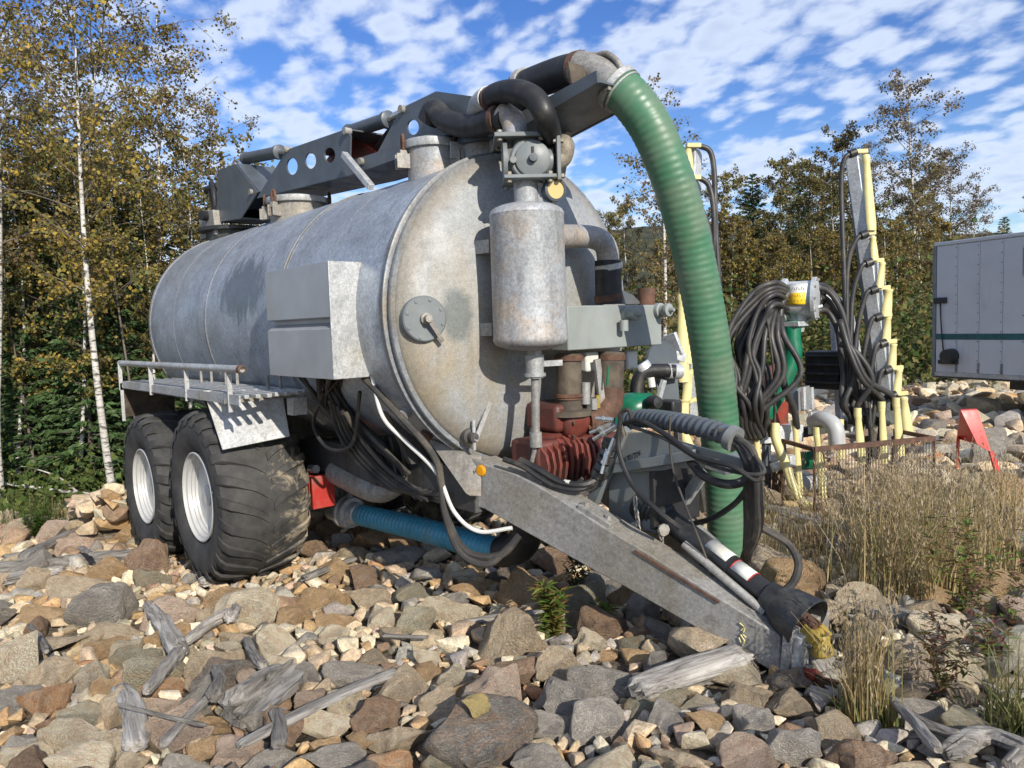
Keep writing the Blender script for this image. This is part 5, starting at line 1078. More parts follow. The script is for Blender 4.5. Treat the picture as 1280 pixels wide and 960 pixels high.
wood([(205, 955), (240, 915), (265, 890)], 14, 9, 'thin grey branch leaning on the reddish pointed stone', 'driftwood_branch', 1, 0.12, 0.3)
wood([(345, 910), (352, 930), (350, 958)], 14, 18, 'short split stake crossing the long plank', 'driftwood_stake', 0.7, 0.12, 0.3)
wood([(150, 910), (205, 925), (260, 938)], 5, 5, 'thin dry twig bent over the stones', 'dry_twig', 1, 0.16, 0.2)
wood([(86, 640), (100, 660)], 18, 14, 'short black stump beside the round pinkish boulder', 'driftwood_stump', 1, 0.1, 0.4)
wood([(104, 706), (116, 716)], 16, 10, 'short pale chip of wood lying over the long dark log', 'driftwood_chip', 0.6, 0.18, 0.3)
wood([(10, 735), (45, 728), (80, 722)], 24, 16, 'bleached splintered chunk below the long dark log', 'driftwood_chunk', 0.6, 0.06, 0.5)
wood([(60, 835), (50, 815), (38, 800)], 9, 6, 'short black burnt stick standing on the stones', 'driftwood_stick', 1, 0.14, 0.3)
wood([(250, 735), (290, 724), (330, 716)], 16, 12, 'pale twisted branch in front of the big tyre', 'driftwood_branch', 0.8, 0.06, 0.35)
wood([(960, 640), (990, 650), (1030, 662)], 16, 12, 'grey plank lying under the yellow drop tubes', 'driftwood_plank', 0.6, 0.05, 0.25)

# ------------------------------------------------------------------ leaves and grass
def leaf_mat(name, transl=0.35, rough=0.6):
    m = bpy.data.materials.new(name); m.use_nodes = True; t = m.node_tree; t.nodes.clear(); o = t.nodes.new('ShaderNodeOutputMaterial')
    c = t.nodes.new('ShaderNodeVertexColor'); c.layer_name = 'tint'; oi = t.nodes.new('ShaderNodeObjectInfo')
    hs = t.nodes.new('ShaderNodeHueSaturation'); mr = t.nodes.new('ShaderNodeMapRange'); mr.inputs['To Min'].default_value = 0.8; mr.inputs['To Max'].default_value = 1.2
    t.links.new(oi.outputs['Random'], mr.inputs[0]); t.links.new(mr.outputs[0], hs.inputs['Value']); t.links.new(c.outputs[0], hs.inputs['Color'])
    d = t.nodes.new('ShaderNodeBsdfPrincipled'); d.inputs['Roughness'].default_value = rough; d.inputs['Specular IOR Level'].default_value = 0.25
    tr_ = t.nodes.new('ShaderNodeBsdfTranslucent'); mx_ = t.nodes.new('ShaderNodeMixShader'); mx_.inputs[0].default_value = transl
    t.links.new(hs.outputs[0], d.inputs['Base Color']); t.links.new(hs.outputs[0], tr_.inputs[0]); t.links.new(d.outputs[0], mx_.inputs[1]); t.links.new(tr_.outputs[0], mx_.inputs[2]); t.links.new(mx_.outputs[0], o.inputs[0]); return m
LEAF = leaf_mat('autumn_leaf'); NEEDLE = leaf_mat('spruce_needle', 0.15); GRASS = leaf_mat('grass_blade', 0.3)
m, t, b = new_mat('birch_bark'); v = coords(t); mpn = t.nodes.new('ShaderNodeMapping'); mpn.inputs['Scale'].default_value = (6, 6, 22); t.links.new(v, mpn.inputs[0])
mk = ramp(t, noise(t, 1.0, 4, 0.7, mpn.outputs[0]), (0.50, 0.0), (0.60, 1.0)); sz_ = t.nodes.new('ShaderNodeSeparateXYZ'); t.links.new(v, sz_.inputs[0])
col = mixc(t, mk, (0.56, 0.54, 0.49), (0.06, 0.055, 0.05)); col = mixc(t, ramp(t, noise(t, 2.0, 4, 0.6, v), (0.45, 0.0), (0.7, 0.5)), col, (0.25, 0.22, 0.18)); t.links.new(col, b.inputs['Base Color']); b.inputs['Roughness'].default_value = 0.8; BARK = m
BROWN = pbr('brown_bark', (0.09, 0.07, 0.055), 0.9, 0, 0.35, 12, (0.2, 0.19, 0.17), 0.25, 6, 0.3)
TWIG = pbr('grey_twig', (0.13, 0.11, 0.09), 0.9, 0, 0.3, 8)
def leaves_mesh(name, P_, size, pal, mat, rng, stretch=1.3, down=0.35):
    """one small diamond leaf at each point, loosely hanging, coloured from a palette"""
    n = len(P_); a = rng.normal(size=(n, 3)); a[:, 2] -= down; a /= np.linalg.norm(a, axis=1)[:, None]
    b_ = rng.normal(size=(n, 3)); b_ -= a*(a*b_).sum(1)[:, None]; b_ /= np.linalg.norm(b_, axis=1)[:, None]
    s_ = size*rng.uniform(0.6, 1.35, n)[:, None]
    V_ = np.stack([P_-a*s_*stretch*.5, P_+b_*s_*.5, P_+a*s_*stretch*.5, P_-b_*s_*.5], 1).reshape(-1, 3); F_ = np.arange(4*n).reshape(n, 4)
    pal = np.array(pal); c = pal[rng.integers(0, len(pal), n)]*rng.uniform(0.7, 1.3, (n, 1)); C_ = np.repeat(np.c_[c, np.ones(n)], 4, 0)
    return big_mesh(name, V_, F_, mat, C_, False)
def broadleaf(seed, h, r0, spread, nleaf, lsize, pal, lean=(0, 0), start=0.25, bark=None, nb=34, droop=0.5, name='birch_tree'):
    rg = random.Random(seed); rng = np.random.default_rng(seed); root = empty(name)
    wob = [Vector((lean[0]*k+0.03*h*math.sin(k*5+seed)*0.5, lean[1]*k+0.03*h*math.cos(k*4+seed*2)*0.5, h*k)) for k in [i/9 for i in range(10)]]
    wob[0] = Vector((0, 0, -0.25)); tp = spline(wob, 4); mtr = len(tp)
    MB().tube(tp, [max(0.008, r0*(1-i/(mtr-1))**0.85) for i in range(mtr)], 9).build('trunk', bark or BARK, root, recalc=False, angle=180)
    mb = MB(); pts = []; wts = []
    for k in range(nb):
        tt = start+(0.97-start)*((k+rg.random())/nb); o_ = tp[int(tt*(mtr-1))]; az = k*2.4+rg.uniform(-.5, .5); ln = spread*h*(0.35+0.75*math.sin(math.pi*min(1, (1.03-tt)/(1.03-start))**0.75))*rg.uniform(0.6, 1.15)
        d = Vector((math.cos(az), math.sin(az), rg.uniform(0.45, 1.1))).normalized(); br = [o_]
        for s_ in range(6):
            d = (d+Vector((rg.uniform(-.18, .18), rg.uniform(-.18, .18), -droop*0.22*(s_/5)+rg.uniform(-.08, .1)))).normalized(); br.append(br[-1]+d*ln/6)
        mb.tube(br, [max(0.004, r0*0.34*(1-tt*0.7)*(1-i/6.4)) for i in range(7)], 5)
        for q in range(9):
            i = rg.uniform(1.2, 6); j_ = int(min(5, i)); bp_ = br[j_]+(br[j_+1]-br[j_])*(i-j_)
            td = Vector((rg.gauss(0, 1), rg.gauss(0, 1), rg.uniform(-.9, .5))).normalized(); tl = ln*rg.uniform(0.14, 0.34); e_ = bp_+td*tl+Vector((0, 0, -tl*droop*0.6))
            mb.tube([bp_, (bp_+e_)/2+Vector((0, 0, tl*0.08)), e_], [0.005, 0.004, 0.002], 3, cap=False)
            pts.append((bp_, e_))
    mb.build('branches', TWIG, root, recalc=False, angle=180)
    idx = rng.integers(0, len(pts), nleaf); A = np.array([p[0][:] for p in pts])[idx]; B = np.array([p[1][:] for p in pts])[idx]; u_ = rng.random((nleaf, 1))**0.8
    P_ = A+(B-A)*u_+rng.normal(size=(nleaf, 3))*0.016*h*0.5
    # some twigs have dropped their leaves, others are full
    full = np.random.default_rng(seed+9).random(len(pts))[idx]; P_ = P_[full > 0.22]
    c = leaves_mesh('crown', P_, lsize, pal, LEAF, rng); c.parent = root
    return root
def spruce(seed, h, rad, nq, name='spruce_tree'):
    rg = random.Random(seed); rng = np.random.default_rng(seed); root = empty(name)
    MB().tube([(0, 0, -0.2), (0.02, 0, h*0.5), (0, 0.02, h)], [h*0.016, h*0.01, 0.006], 8).build('trunk', BROWN, root, recalc=False, angle=180)
    V_, C_ = [], []; mb = MB()
    nbr = int(h*26)
    for k in range(nbr):
        tt = 0.06+0.93*(k/nbr)**0.9; az = k*2.399+rg.uniform(-.3, .3); ln = rad*(1-tt)**0.8*rg.uniform(0.7, 1.15)+0.08
        d = np.array((math.cos(az), math.sin(az), -0.25+0.5*tt)); o_ = np.array((0, 0, h*tt)); e_ = o_+d*ln+np.array((0, 0, ln*0.12))
        mb.tube([Vector(o_), Vector((o_+e_)/2-np.array((0, 0, 0.05*ln))), Vector(e_)], [0.012, 0.008, 0.003], 3, cap=False)
        n = max(6, int(nq*ln/rad)); u_ = rng.random((n, 1))**0.75; p = o_+(e_-o_)*u_; side = np.array((-d[1], d[0], 0)); sg = rng.choice((-1, 1), (n, 1))
        q = side*sg*(1.05-u_)*0.45*ln*rng.random((n, 1))+d*0.12*ln*rng.random((n, 1))+np.array((0, 0, -1))*0.10*ln*rng.random((n, 1)); p = p+q*0.6
        dir_ = q/np.linalg.norm(q, axis=1)[:, None]*0.7+d*0.5+rng.normal(size=(n, 3))*0.22; dir_ /= np.linalg.norm(dir_, axis=1)[:, None]
        w_ = np.cross(dir_, rng.normal(size=(n, 3))); w_ /= np.linalg.norm(w_, axis=1)[:, None]; L_ = (0.13+0.10*rng.random((n, 1)))*(0.6+0.4*h/6); W_ = 0.032*(0.6+0.4*h/6)
        V_.append(np.stack([p-dir_*L_*.4, p+w_*W_, p+dir_*L_*.6, p-w_*W_], 1).reshape(-1, 3)); c = np.array((0.055, 0.105, 0.038))*rng.uniform(0.55, 1.5, (n, 1))+np.array((0.02, 0.012, 0))*rng.random((n, 1)); C_.append(np.repeat(np.c_[c, np.ones(n)], 4, 0))
    mb.build('branches', BROWN, root, recalc=False, angle=180)
    V_, C_ = np.concatenate(V_), np.concatenate(C_); o = big_mesh('crown', V_, np.arange(len(V_)).reshape(-1, 4), NEEDLE, C_, False); o.parent = root
    return root
OCH = [(0.25, 0.175, 0.06), (0.20, 0.15, 0.06), (0.15, 0.13, 0.05), (0.12, 0.125, 0.05), (0.20, 0.135, 0.075), (0.32, 0.23, 0.07)]
YEL = [(0.40, 0.28, 0.05), (0.32, 0.23, 0.05), (0.22, 0.19, 0.05), (0.16, 0.16, 0.045)]
OLV = [(0.13, 0.15, 0.05), (0.17, 0.165, 0.06), (0.10, 0.125, 0.04), (0.23, 0.19, 0.06)]
BRN = [(0.22, 0.17, 0.105), (0.18, 0.15, 0.095), (0.25, 0.18, 0.10), (0.15, 0.14, 0.08), (0.16, 0.125, 0.085)]
def place(root, px_, py_, D_, s=1.0, rz=0.0, label=None, cat='tree', group=None, z=None):
    p = at(px_, py_, D=D_); root.location = (p.x, p.y, ground_z(p.x, p.y)-0.05 if z is None else z); root.scale = (s, s, s); root.rotation_euler = (0, 0, rz)
    return tag(root, label, cat, group)
LB = 'autumn birches at the edge of the wood'
tA = place(broadleaf(1, 7.2, 0.052, 0.19, 7000, 0.042, YEL+OCH[:2], (0.35, -0.25), 0.40), 148, 640, 10.0, 1, 0, 'slim white birch with yellow leaves beside the rear tyre', group=LB)
tB = place(broadleaf(2, 10.5, 0.065, 0.24, 12000, 0.043, OCH, (0.5, 0.3), 0.33, nb=44), 2, 640, 10.6, 1, 0, 'tall white birch with brown and ochre leaves above the pinkish boulder', group=LB)
tC = place(broadleaf(3, 9.5, 0.075, 0.25, 10500, 0.046, OCH+OLV[:2], (1.4, 0.6), 0.36, nb=40), 62, 610, 13.0, 1, 1.0, 'leaning birch with a long grey limb and olive brown leaves', group=LB)
tD = place(broadleaf(4, 8.2, 0.06, 0.17, 8500, 0.046, OCH+YEL[:1], (0, 0), 0.15, nb=44), 222, 560, 14.0, 1, 0, 'narrow upright birch behind the back of the tank', group=LB)
tE = place(copy_tree(tD), 285, 560, 16.5, 0.93, 2.0, 'narrow birch showing above the boom pivot', group=LB)
tG = place(copy_tree(tA), 100, 600, 14.5, 1.12, 1.4, 'yellow leaved birch between the leaning birch and the spruces', group=LB)
for k, (x_, D_, s) in enumerate(((190, 20, 0.75), (330, 21, 0.8), (-60, 20, 0.9))):
    place(copy_tree((tD, tD, tB)[k]), x_, 560, D_, s, 1.1*k, 'background birch among the trees behind the tank', group='background birches behind the tank')
sp1 = spruce(21, 5.2, 1.15, 46); sp2 = spruce(22, 7.0, 1.5, 52); sp3 = spruce(23, 3.0, 0.9, 44)
SL = [(sp1, 62, 12.0, 0.95), (sp2, 110, 13.2, 0.85), (sp3, 118, 11.4, 1.05), (sp2, 20, 13.4, 0.9), (sp1, 172, 13.0, 0.95), (sp3, 40, 11.6, 0.9), (sp1, -30, 12.4, 1.1), (sp2, 70, 15.5, 0.9), (sp1, 140, 15.2, 1.1), (sp3, 165, 11.8, 0.9), (sp2, 210, 15.0, 0.8), (sp1, 95, 11.9, 0.7), (sp2, -70, 15.0, 1.0), (sp2, 0, 17.0, 1.0), (sp2, 130, 17.5, 1.0), (sp2, 190, 18.0, 1.0), (sp2, 260, 18.0, 0.9)]
seen = set()
for k, (pr, x_, D_, s) in enumerate(SL):
    o = pr if id(pr) not in seen else copy_tree(pr); seen.add(id(pr))
    place(o, x_, 620, D_, s, k*1.3, '%s in the shade under the birches' % {id(sp1): 'middle sized dark green spruce', id(sp2): 'tall dark green spruce', id(sp3): 'short bushy green spruce'}[id(pr)], group='spruces in the wood behind the tank')
tI = place(broadleaf(5, 5.2, 0.035, 0.26, 8000, 0.044, YEL+OLV+OCH[:2], (0.1, 0.1), 0.30, nb=34), 108, 620, 11.3, 1, 0, 'low yellow and olive birch beside the slim white birch', group=LB)
for k, (x_, D_, s_, lb) in enumerate(((30, 11.6, 1.0, 'bushy young birch next to the tall white birch'), (200, 12.6, 0.95, 'young birch touching the back of the tank'), (65, 12.8, 1.12, 'young birch in front of the leaning birch'), (160, 13.4, 1.15, 'young birch half hidden behind the slim white birch'), (-25, 12.0, 1.1, 'young birch at the far end of the fallen branch'), (245, 14.5, 1.2, 'young birch under the boom pivot'))):
    place(copy_tree(tI), x_, 620, D_, s_, 1.1*k+0.7, lb, group=LB)
st = random.Random(3)
for k in range(16):
    x_ = st.uniform(-10, 185); D_ = st.uniform(11.2, 14.5); p = at(x_, 620, D=D_); z_ = ground_z(p.x, p.y); h_ = st.uniform(2.5, 5); lx, ly = st.uniform(-.3, .3), st.uniform(-.3, .3)
    o = MB().tube(spline([(0, 0, -0.1), (lx*0.3, ly*0.5, h_*0.35), (lx*0.8, ly, h_*0.7), (lx*1.2, ly, h_)], 5), [0.026-0.0014*i for i in range(16)], 6).build('sapling', st.choice((BARK, TWIG, TWIG)), angle=180); o.location = (p.x, p.y, z_)
    tag(o, 'thin bare sapling stem standing in front of the spruces', 'sapling', 'bare saplings in the wood behind the tank')
# right-hand wood
r1 = broadleaf(31, 11.0, 0.09, 0.16, 9000, 0.068, BRN, (0.3, 0), 0.28, nb=44)
r2 = broadleaf(32, 9.5, 0.085, 0.17, 9000, 0.075, OCH+BRN+OLV, (-0.3, 0.2), 0.25, nb=40)
r3 = broadleaf(33, 7.0, 0.08, 0.25, 11000, 0.078, YEL+OCH, (0, 0.2), 0.10, nb=36)
r4 = broadleaf(34, 9.0, 0.085, 0.16, 11000, 0.078, OLV+OLV+OCH, (0, 0), 0.12, nb=40)
r5 = broadleaf(35, 8.8, 0.075, 0.19, 5200, 0.062, OCH+BRN[:2], (0.5, 0.2), 0.28, nb=36)
place(r5, 832, 480, 15.0, 0.74, 2.2, 'thin weeping birch seen between the tank and the green hose', group='birches beyond the tanker')
place(r1, 1130, 470, 31, 1.05, 0, 'tall sparse brown birch behind the dribble bar mast', group='birches beyond the dribble bar')
place(r4, 978, 470, 31, 0.94, 0, 'olive birch rising above the hose coil', group='birches beyond the dribble bar')
place(r3, 915, 470, 27, 0.80, 0, 'low golden birch beside the green hose', group='birches beyond the dribble bar')
place(r2, 1062, 470, 33, 1.08, 0, 'grey brown birch just left of the tall mast', group='birches beyond the dribble bar') if False else place(r2, 1062, 470, 33, 1.08, 0, 'grey brown birch showing between the mast and the olive birch', group='birches beyond the dribble bar')
RS = [(r1, 1180, 34, 0.85, 1), (r2, 1020, 32, 0.85, 2), (r3, 960, 29, 0.72, 3), (r3, 1010, 28, 0.72, 4), (r4, 1090, 30, 0.72, 5), (r3, 1060, 28, 0.70, 0.5), (r2, 1150, 29, 0.72, 1.5), (r4, 1120, 28, 0.6, 2.5), (r3, 880, 30, 0.75, 3.5), (r4, 850, 32, 0.85, 4.5), (r3, 820, 30, 0.72, 5.5), (r2, 790, 34, 0.8, 0.2), (r4, 760, 32, 0.75, 1.2), (r1, 1215, 40, 0.78, 2.2), (r2, 1290, 42, 0.8, 3.3), (r4, 1160, 38, 0.75, 4.0), (r2, 930, 36, 0.85, 4.4), (r4, 1230, 30, 0.45, 1.7), (r1, 990, 40, 0.92, 0.8), (r3, 730, 32, 0.8, 0.9), (r2, 690, 34, 0.8, 2.9), (r1, 1085, 37, 0.95, 5.1), (r3, 1185, 27, 0.42, 0.4), (r3, 1130, 26, 0.40, 2.4), (r3, 940, 27, 0.78, 1.3), (r4, 905, 29, 0.85, 0.3), (r4, 1040, 29, 0.84, 3.1), (r3, 1100, 27, 0.74, 4.1), (r4, 1010, 35, 1.0, 1.9), (r3, 1165, 29, 0.78, 5.3), (r4, 1150, 33, 0.95, 0.6), (r3, 985, 26, 0.62, 2.2), (r3, 860, 27, 0.72, 0.1)]
for k, (pr, x_, D_, s, rz) in enumerate(RS):
    kind = {id(r1): 'sparse brown birch', id(r2): 'ochre brown birch', id(r3): 'golden bushy birch', id(r4): 'olive green birch'}[id(pr)]
    place(copy_tree(pr), x_, 470, D_, s, rz, '%s in the wood behind the dribble bar and trailer' % kind, group='%ses in the far wood' % kind)
for k, (pr, x_, D_, s) in enumerate(((sp2, 942, 32, 1.15), (sp1, 1000, 34, 1.55), (sp2, 1070, 33, 0.95), (sp1, 1110, 30, 0.9), (sp2, 880, 36, 0.9), (sp1, 1160, 31, 0.8), (sp2, 1252, 60, 1.35), (sp1, 1140, 27, 0.6), (sp1, 960, 30, 0.8), (sp1, 1030, 29, 0.75))):
    if x_ == 942: place(copy_tree(pr), x_, 470, D_, s, k, 'dark pointed spruce rising beside the olive birch', group='far spruces')
    else: place(copy_tree(pr), x_, 470, D_, s, k, 'dark green spruce standing in the far wood', group='far spruces')
# undergrowth: leafy scrub along both wood edges (uncountable mass)
def scrub(name, spots, n, size, pal, label, seed):
    rng = np.random.default_rng(seed); P_ = []
    for (x_, y_, D_, rx, rz) in spots:
        c = at(x_, y_, D=D_); g_ = ground_z(c.x, c.y); q = rng.normal(size=(n, 3))*np.array((rx*0.5, rx*0.5, rz*0.4)); q[:, 2] = np.abs(q[:, 2]); P_.append(q+np.array((c.x, c.y, g_)))
    o = leaves_mesh(name, np.concatenate(P_), size, pal, LEAF, rng, 1.5, -0.2); return tag(o, label, 'scrub', kind='stuff')
GRN = [(0.08, 0.125, 0.03), (0.11, 0.145, 0.035), (0.06, 0.09, 0.025), (0.15, 0.16, 0.05)]
scrub('undergrowth', [(55, 655, 10.4, 0.9, 0.5), (20, 650, 10.9, 0.8, 0.6), (100, 640, 11.2, 0.7, 0.7), (-20, 645, 11, 1.0, 0.8), (140, 620, 11.8, 0.8, 0.9), (180, 600, 12.5, 1.0, 1.2), (60, 610, 12.6, 1.2, 1.2), (110, 600, 13, 1.2, 1.5), (10, 600, 13, 1.3, 1.4), (230, 580, 13.5, 1.5, 1.4)], 1500, 0.06, GRN, 'low green leafy undergrowth along the edge of the wood', 61)
scrub('roadside_scrub', [(x_, 480, 24+3*math.sin(x_), 2.8, 3.2) for x_ in range(770, 1300, 32)], 1000, 0.12, GRN+OLV, 'low green scrub along the foot of the far wood', 62)
# fallen white birch limb crossing the wood edge
m_ = MB().tube(spline([at(-20, 600, D=10.9), at(60, 612, D=10.6), at(110, 617, D=10.4), at(165, 625, D=10.0)], 8), [0.03-0.0007*i for i in range(25)], 7); o = m_.build('fallen_branch', BARK, angle=180); tag(o, 'thin pale fallen birch branch crossing in front of the spruces', 'branch')
m_ = MB().tube(spline([at(98, 616, D=10.5), at(72, 596, D=10.8), at(40, 585, D=11), at(25, 583, D=11.2)], 8), [0.018-0.0006*i for i in range(25)], 6); o = m_.build('fallen_branch', BARK, angle=180); tag(o, 'bent bare side branch above the fallen birch branch', 'branch')

# ------------------------------------------------------------------ grass and weeds
def blades(name, bases, hmin, hmax, w, lean, pal, seed, head=None, kind=None, bend=1.0):
    rng = np.random.default_rng(seed); n = len(bases); h = rng.uniform(hmin, hmax, (n, 1)); az = rng.uniform(0, 2*np.pi, (n, 1)); l = rng.normal(size=(n, 1))*lean
    d = np.c_[np.cos(az), np.sin(az), np.zeros(n)]; s_ = np.c_[-np.sin(az+rng.normal(size=(n, 1))), np.cos(az), np.zeros(n)]; V_ = []; ks = (0, 0.35, 0.7, 1.0)
    for k in ks: c = bases+d*(l*h*k**1.8*bend)+np.c_[np.zeros((n, 2)), h*(k-0.15*np.abs(l)*k*k)]; ww = w*(1-k*0.85); V_ += [c-s_*ww, c+s_*ww]
    V_ = np.stack(V_, 1).reshape(-1, 3); q = np.arange(n)[:, None]*8; F_ = np.concatenate([q+np.array([2*i, 2*i+1, 2*i+3, 2*i+2]) for i in range(3)])
    pal = np.array(pal); c = pal[rng.integers(0, len(pal), n)]*rng.uniform(0.7, 1.25, (n, 1)); C_ = np.repeat(np.c_[c, np.ones(n)], 8, 0)
    if head:
        # feathery seed heads: small leaves round the tips
        tip = V_.reshape(n, 8, 3)[:, 6]; m_ = rng.random(n) < head; tp_ = np.repeat(tip[m_], 9, 0)+rng.normal(size=(m_.sum()*9, 3))*np.array((0.012, 0.012, 0.05)); nn = len(tp_)
        a = np.tile((0, 0, 1.0), (nn, 1))+rng.normal(size=(nn, 3))*0.35; b_ = np.cross(a, rng.normal(size=(nn, 3))); b_ /= np.linalg.norm(b_, axis=1)[:, None]
        V2 = np.stack([tp_-a*0.014, tp_+b_*0.004, tp_+a*0.014, tp_-b_*0.004], 1).reshape(-1, 3); F2 = np.arange(len(V2)).reshape(-1, 4)+len(V_); c2 = np.array((0.42, 0.33, 0.22))*rng.uniform(0.7, 1.2, (nn, 1)); V_ = np.r_[V_, V2]; F_ = np.r_[F_, F2]; C_ = np.r_[C_, np.repeat(np.c_[c2, np.ones(nn)], 4, 0)]
    return big_mesh(name, V_, F_, GRASS, C_, False)
DRY = [(0.50, 0.39, 0.20), (0.42, 0.32, 0.15), (0.58, 0.47, 0.27), (0.34, 0.25, 0.12), (0.30, 0.28, 0.11)]
gr = random.Random(8)
def px_bases(n, poly_fn, seed):
    rg = random.Random(seed); o_ = []
    while len(o_) < n:
        q = poly_fn(rg)
        if q: p = solve_ground(*q); o_.append((p.x, p.y, ground_z(p.x, p.y)))
    return np.array(o_)
bs_ = px_bases(2100, lambda g_: (lambda u, w_: (u, w_) if 668 < w_ < 752-0.12*abs(u-1130) else None)(g_.gauss(1140, 44), g_.uniform(665, 775)), 1)
tag(blades('dry_grass', bs_, 0.18, 0.80, 0.0042, 0.42, DRY+DRY+[(0.2, 0.2, 0.08), (0.28, 0.2, 0.1)], 5, 0.35), 'tall dry straw coloured grass in front of the dribble bar', 'grass', kind='stuff')
bs_ = px_bases(650, lambda g_: (g_.gauss(985, 34), g_.uniform(640, 720)), 2)
tag(blades('short_dry_grass', bs_, 0.12, 0.4, 0.004, 0.4, DRY, 6, 0.1), 'short dry grass round the foot of the green hose', 'grass', kind='stuff')
bs_ = px_bases(420, lambda g_: (g_.gauss(1235, 40), g_.uniform(640, 730)), 12)
tag(blades('sparse_dry_grass', bs_, 0.3, 0.8, 0.004, 0.3, DRY, 7, 0.4), 'sparse dry grass growing below the red bracket', 'grass', kind='stuff')
bs_ = px_bases(800, lambda g_: (g_.gauss(40, 45), g_.uniform(640, 668)), 13)
tag(blades('wood_edge_grass', bs_, 0.12, 0.45, 0.006, 0.45, GRN+GRN+DRY[3:], 8, 0.05), 'tangled brown and green grass at the edge of the wood', 'grass', kind='stuff')
def tuft(px_, py_, n, rad, h0, h1, pal, seed, label, head=0.0, lean=0.3):
    p = solve_ground(px_, py_); rng = np.random.default_rng(seed); root = empty('grass_tuft', (p.x, p.y, ground_z(p.x, p.y)))
    b_ = rng.normal(size=(n, 3))*np.array((rad, rad, 0)); a = blades('blades', b_, h0, h1, 0.0035, lean, pal, seed, head); a.parent = root
    c = blades('leaf_base', rng.normal(size=(n, 3))*np.array((rad*1.1, rad*1.1, 0)), h0*0.4, h1*0.38, 0.005, 0.55, [(0.09, 0.12, 0.03), (0.13, 0.15, 0.04), (0.2, 0.18, 0.07)], seed+1); c.parent = root
    return tag(root, label, 'grass')
tuft(1082, 890, 230, 0.045, 0.25, 0.56, DRY, 71, 'green based tuft of long yellow grass beside the tow eye', 0.25, 0.22)
tuft(1270, 905, 130, 0.06, 0.2, 0.45, [(0.14, 0.15, 0.05), (0.2, 0.18, 0.07)], 73, 'green grass tuft among the grey stones under the red weeds', 0, 0.5)
def weed(px_, py_, h, nst, pal, seed, label, spread=0.25, lsize=0.05, name='weed'):
    p = solve_ground(px_, py_); rg = random.Random(seed); rng = np.random.default_rng(seed); root = empty(name, (p.x, p.y, ground_z(p.x, p.y))); pts = []
    for k in range(nst):
        az = rg.uniform(0, 6.28); l_ = rg.uniform(0.1, spread); hh = h*rg.uniform(0.6, 1.05); e = Vector((math.cos(az)*l_*hh*1.6, math.sin(az)*l_*hh*1.6, hh)); mid = e*0.5+Vector((0, 0, hh*0.08)); sp_ = spline([Vector((0, 0, -0.03)), mid, e], 6)
        MB().tube(sp_, [0.005-0.0003*i for i in range(len(sp_))], 5).build('stem', STEM, root, recalc=False)
        for q in sp_[2:]:
            for _ in range(4): pts.append(q[:])
    P_ = np.array(pts)
    n = len(P_); az = rng.uniform(0, 6.28, n); a = np.c_[np.cos(az), np.sin(az), rng.uniform(-0.1, 0.9, n)]; a /= np.linalg.norm(a, axis=1)[:, None]; b_ = np.cross(a, (0, 0, 1.0)); b_ /= np.linalg.norm(b_, axis=1)[:, None]; s_ = lsize*rng.uniform(0.6, 1.4, (n, 1)); P_ = P_+rng.normal(size=P_.shape)*0.006
    V_ = np.stack([P_, P_+a*s_*.5+b_*s_*.14, P_+a*s_-np.array((0, 0, 1))*s_*.15, P_+a*s_*.5-b_*s_*.14], 1).reshape(-1, 3); pl_ = np.array(pal); c = pl_[rng.integers(0, len(pl_), n)]*rng.uniform(0.75, 1.3, (n, 1))
    o = big_mesh('leaves', V_, np.arange(len(V_)).reshape(-1, 4), GRASS, np.repeat(np.c_[c, np.ones(n)], 4, 0), False); o.parent = root
    return tag(root, label, 'weed')
STEM = pbr('weed_stem', (0.16, 0.09, 0.04), 0.7)
FRG = [(0.11, 0.18, 0.03), (0.14, 0.21, 0.04), (0.19, 0.20, 0.05), (0.22, 0.14, 0.04)]
weed(690, 790, 0.36, 7, FRG, 81, 'bright green willowherb growing among the stones under the drawbar', 0.22, 0.085, 'willowherb')
weed(752, 776, 0.16, 4, FRG, 82, 'small green weed close under the drawbar beam', 0.4, 0.07)
weed(722, 745, 0.40, 6, [(0.05, 0.07, 0.02), (0.08, 0.08, 0.03)], 83, 'dark green weed growing in the shade of the drawbar', 0.3, 0.06)
REDW = [(0.12, 0.05, 0.035), (0.09, 0.06, 0.03), (0.15, 0.10, 0.04), (0.07, 0.08, 0.025)]
weed(1180, 870, 0.55, 9, REDW, 84, 'reddish brown dying weed among the grey stones', 0.3, 0.05)
weed(1245, 830, 0.75, 10, REDW+FRG[:1], 85, 'tall red stemmed weed behind the dark furrowed log', 0.3, 0.05)
weed(1205, 770, 0.6, 9, FRG+REDW, 86, 'green and red leafed weed at the edge of the dry grass', 0.3, 0.06)
weed(1000, 905, 0.12, 4, FRG, 87, 'tiny green sprig between the boulders below the nose', 0.5, 0.05) if False else None
weed(45, 668, 0.4, 14, [(0.06, 0.12, 0.02), (0.09, 0.15, 0.03)], 88, 'low bright green bush beside the round pinkish boulder', 0.5, 0.07, 'bush')

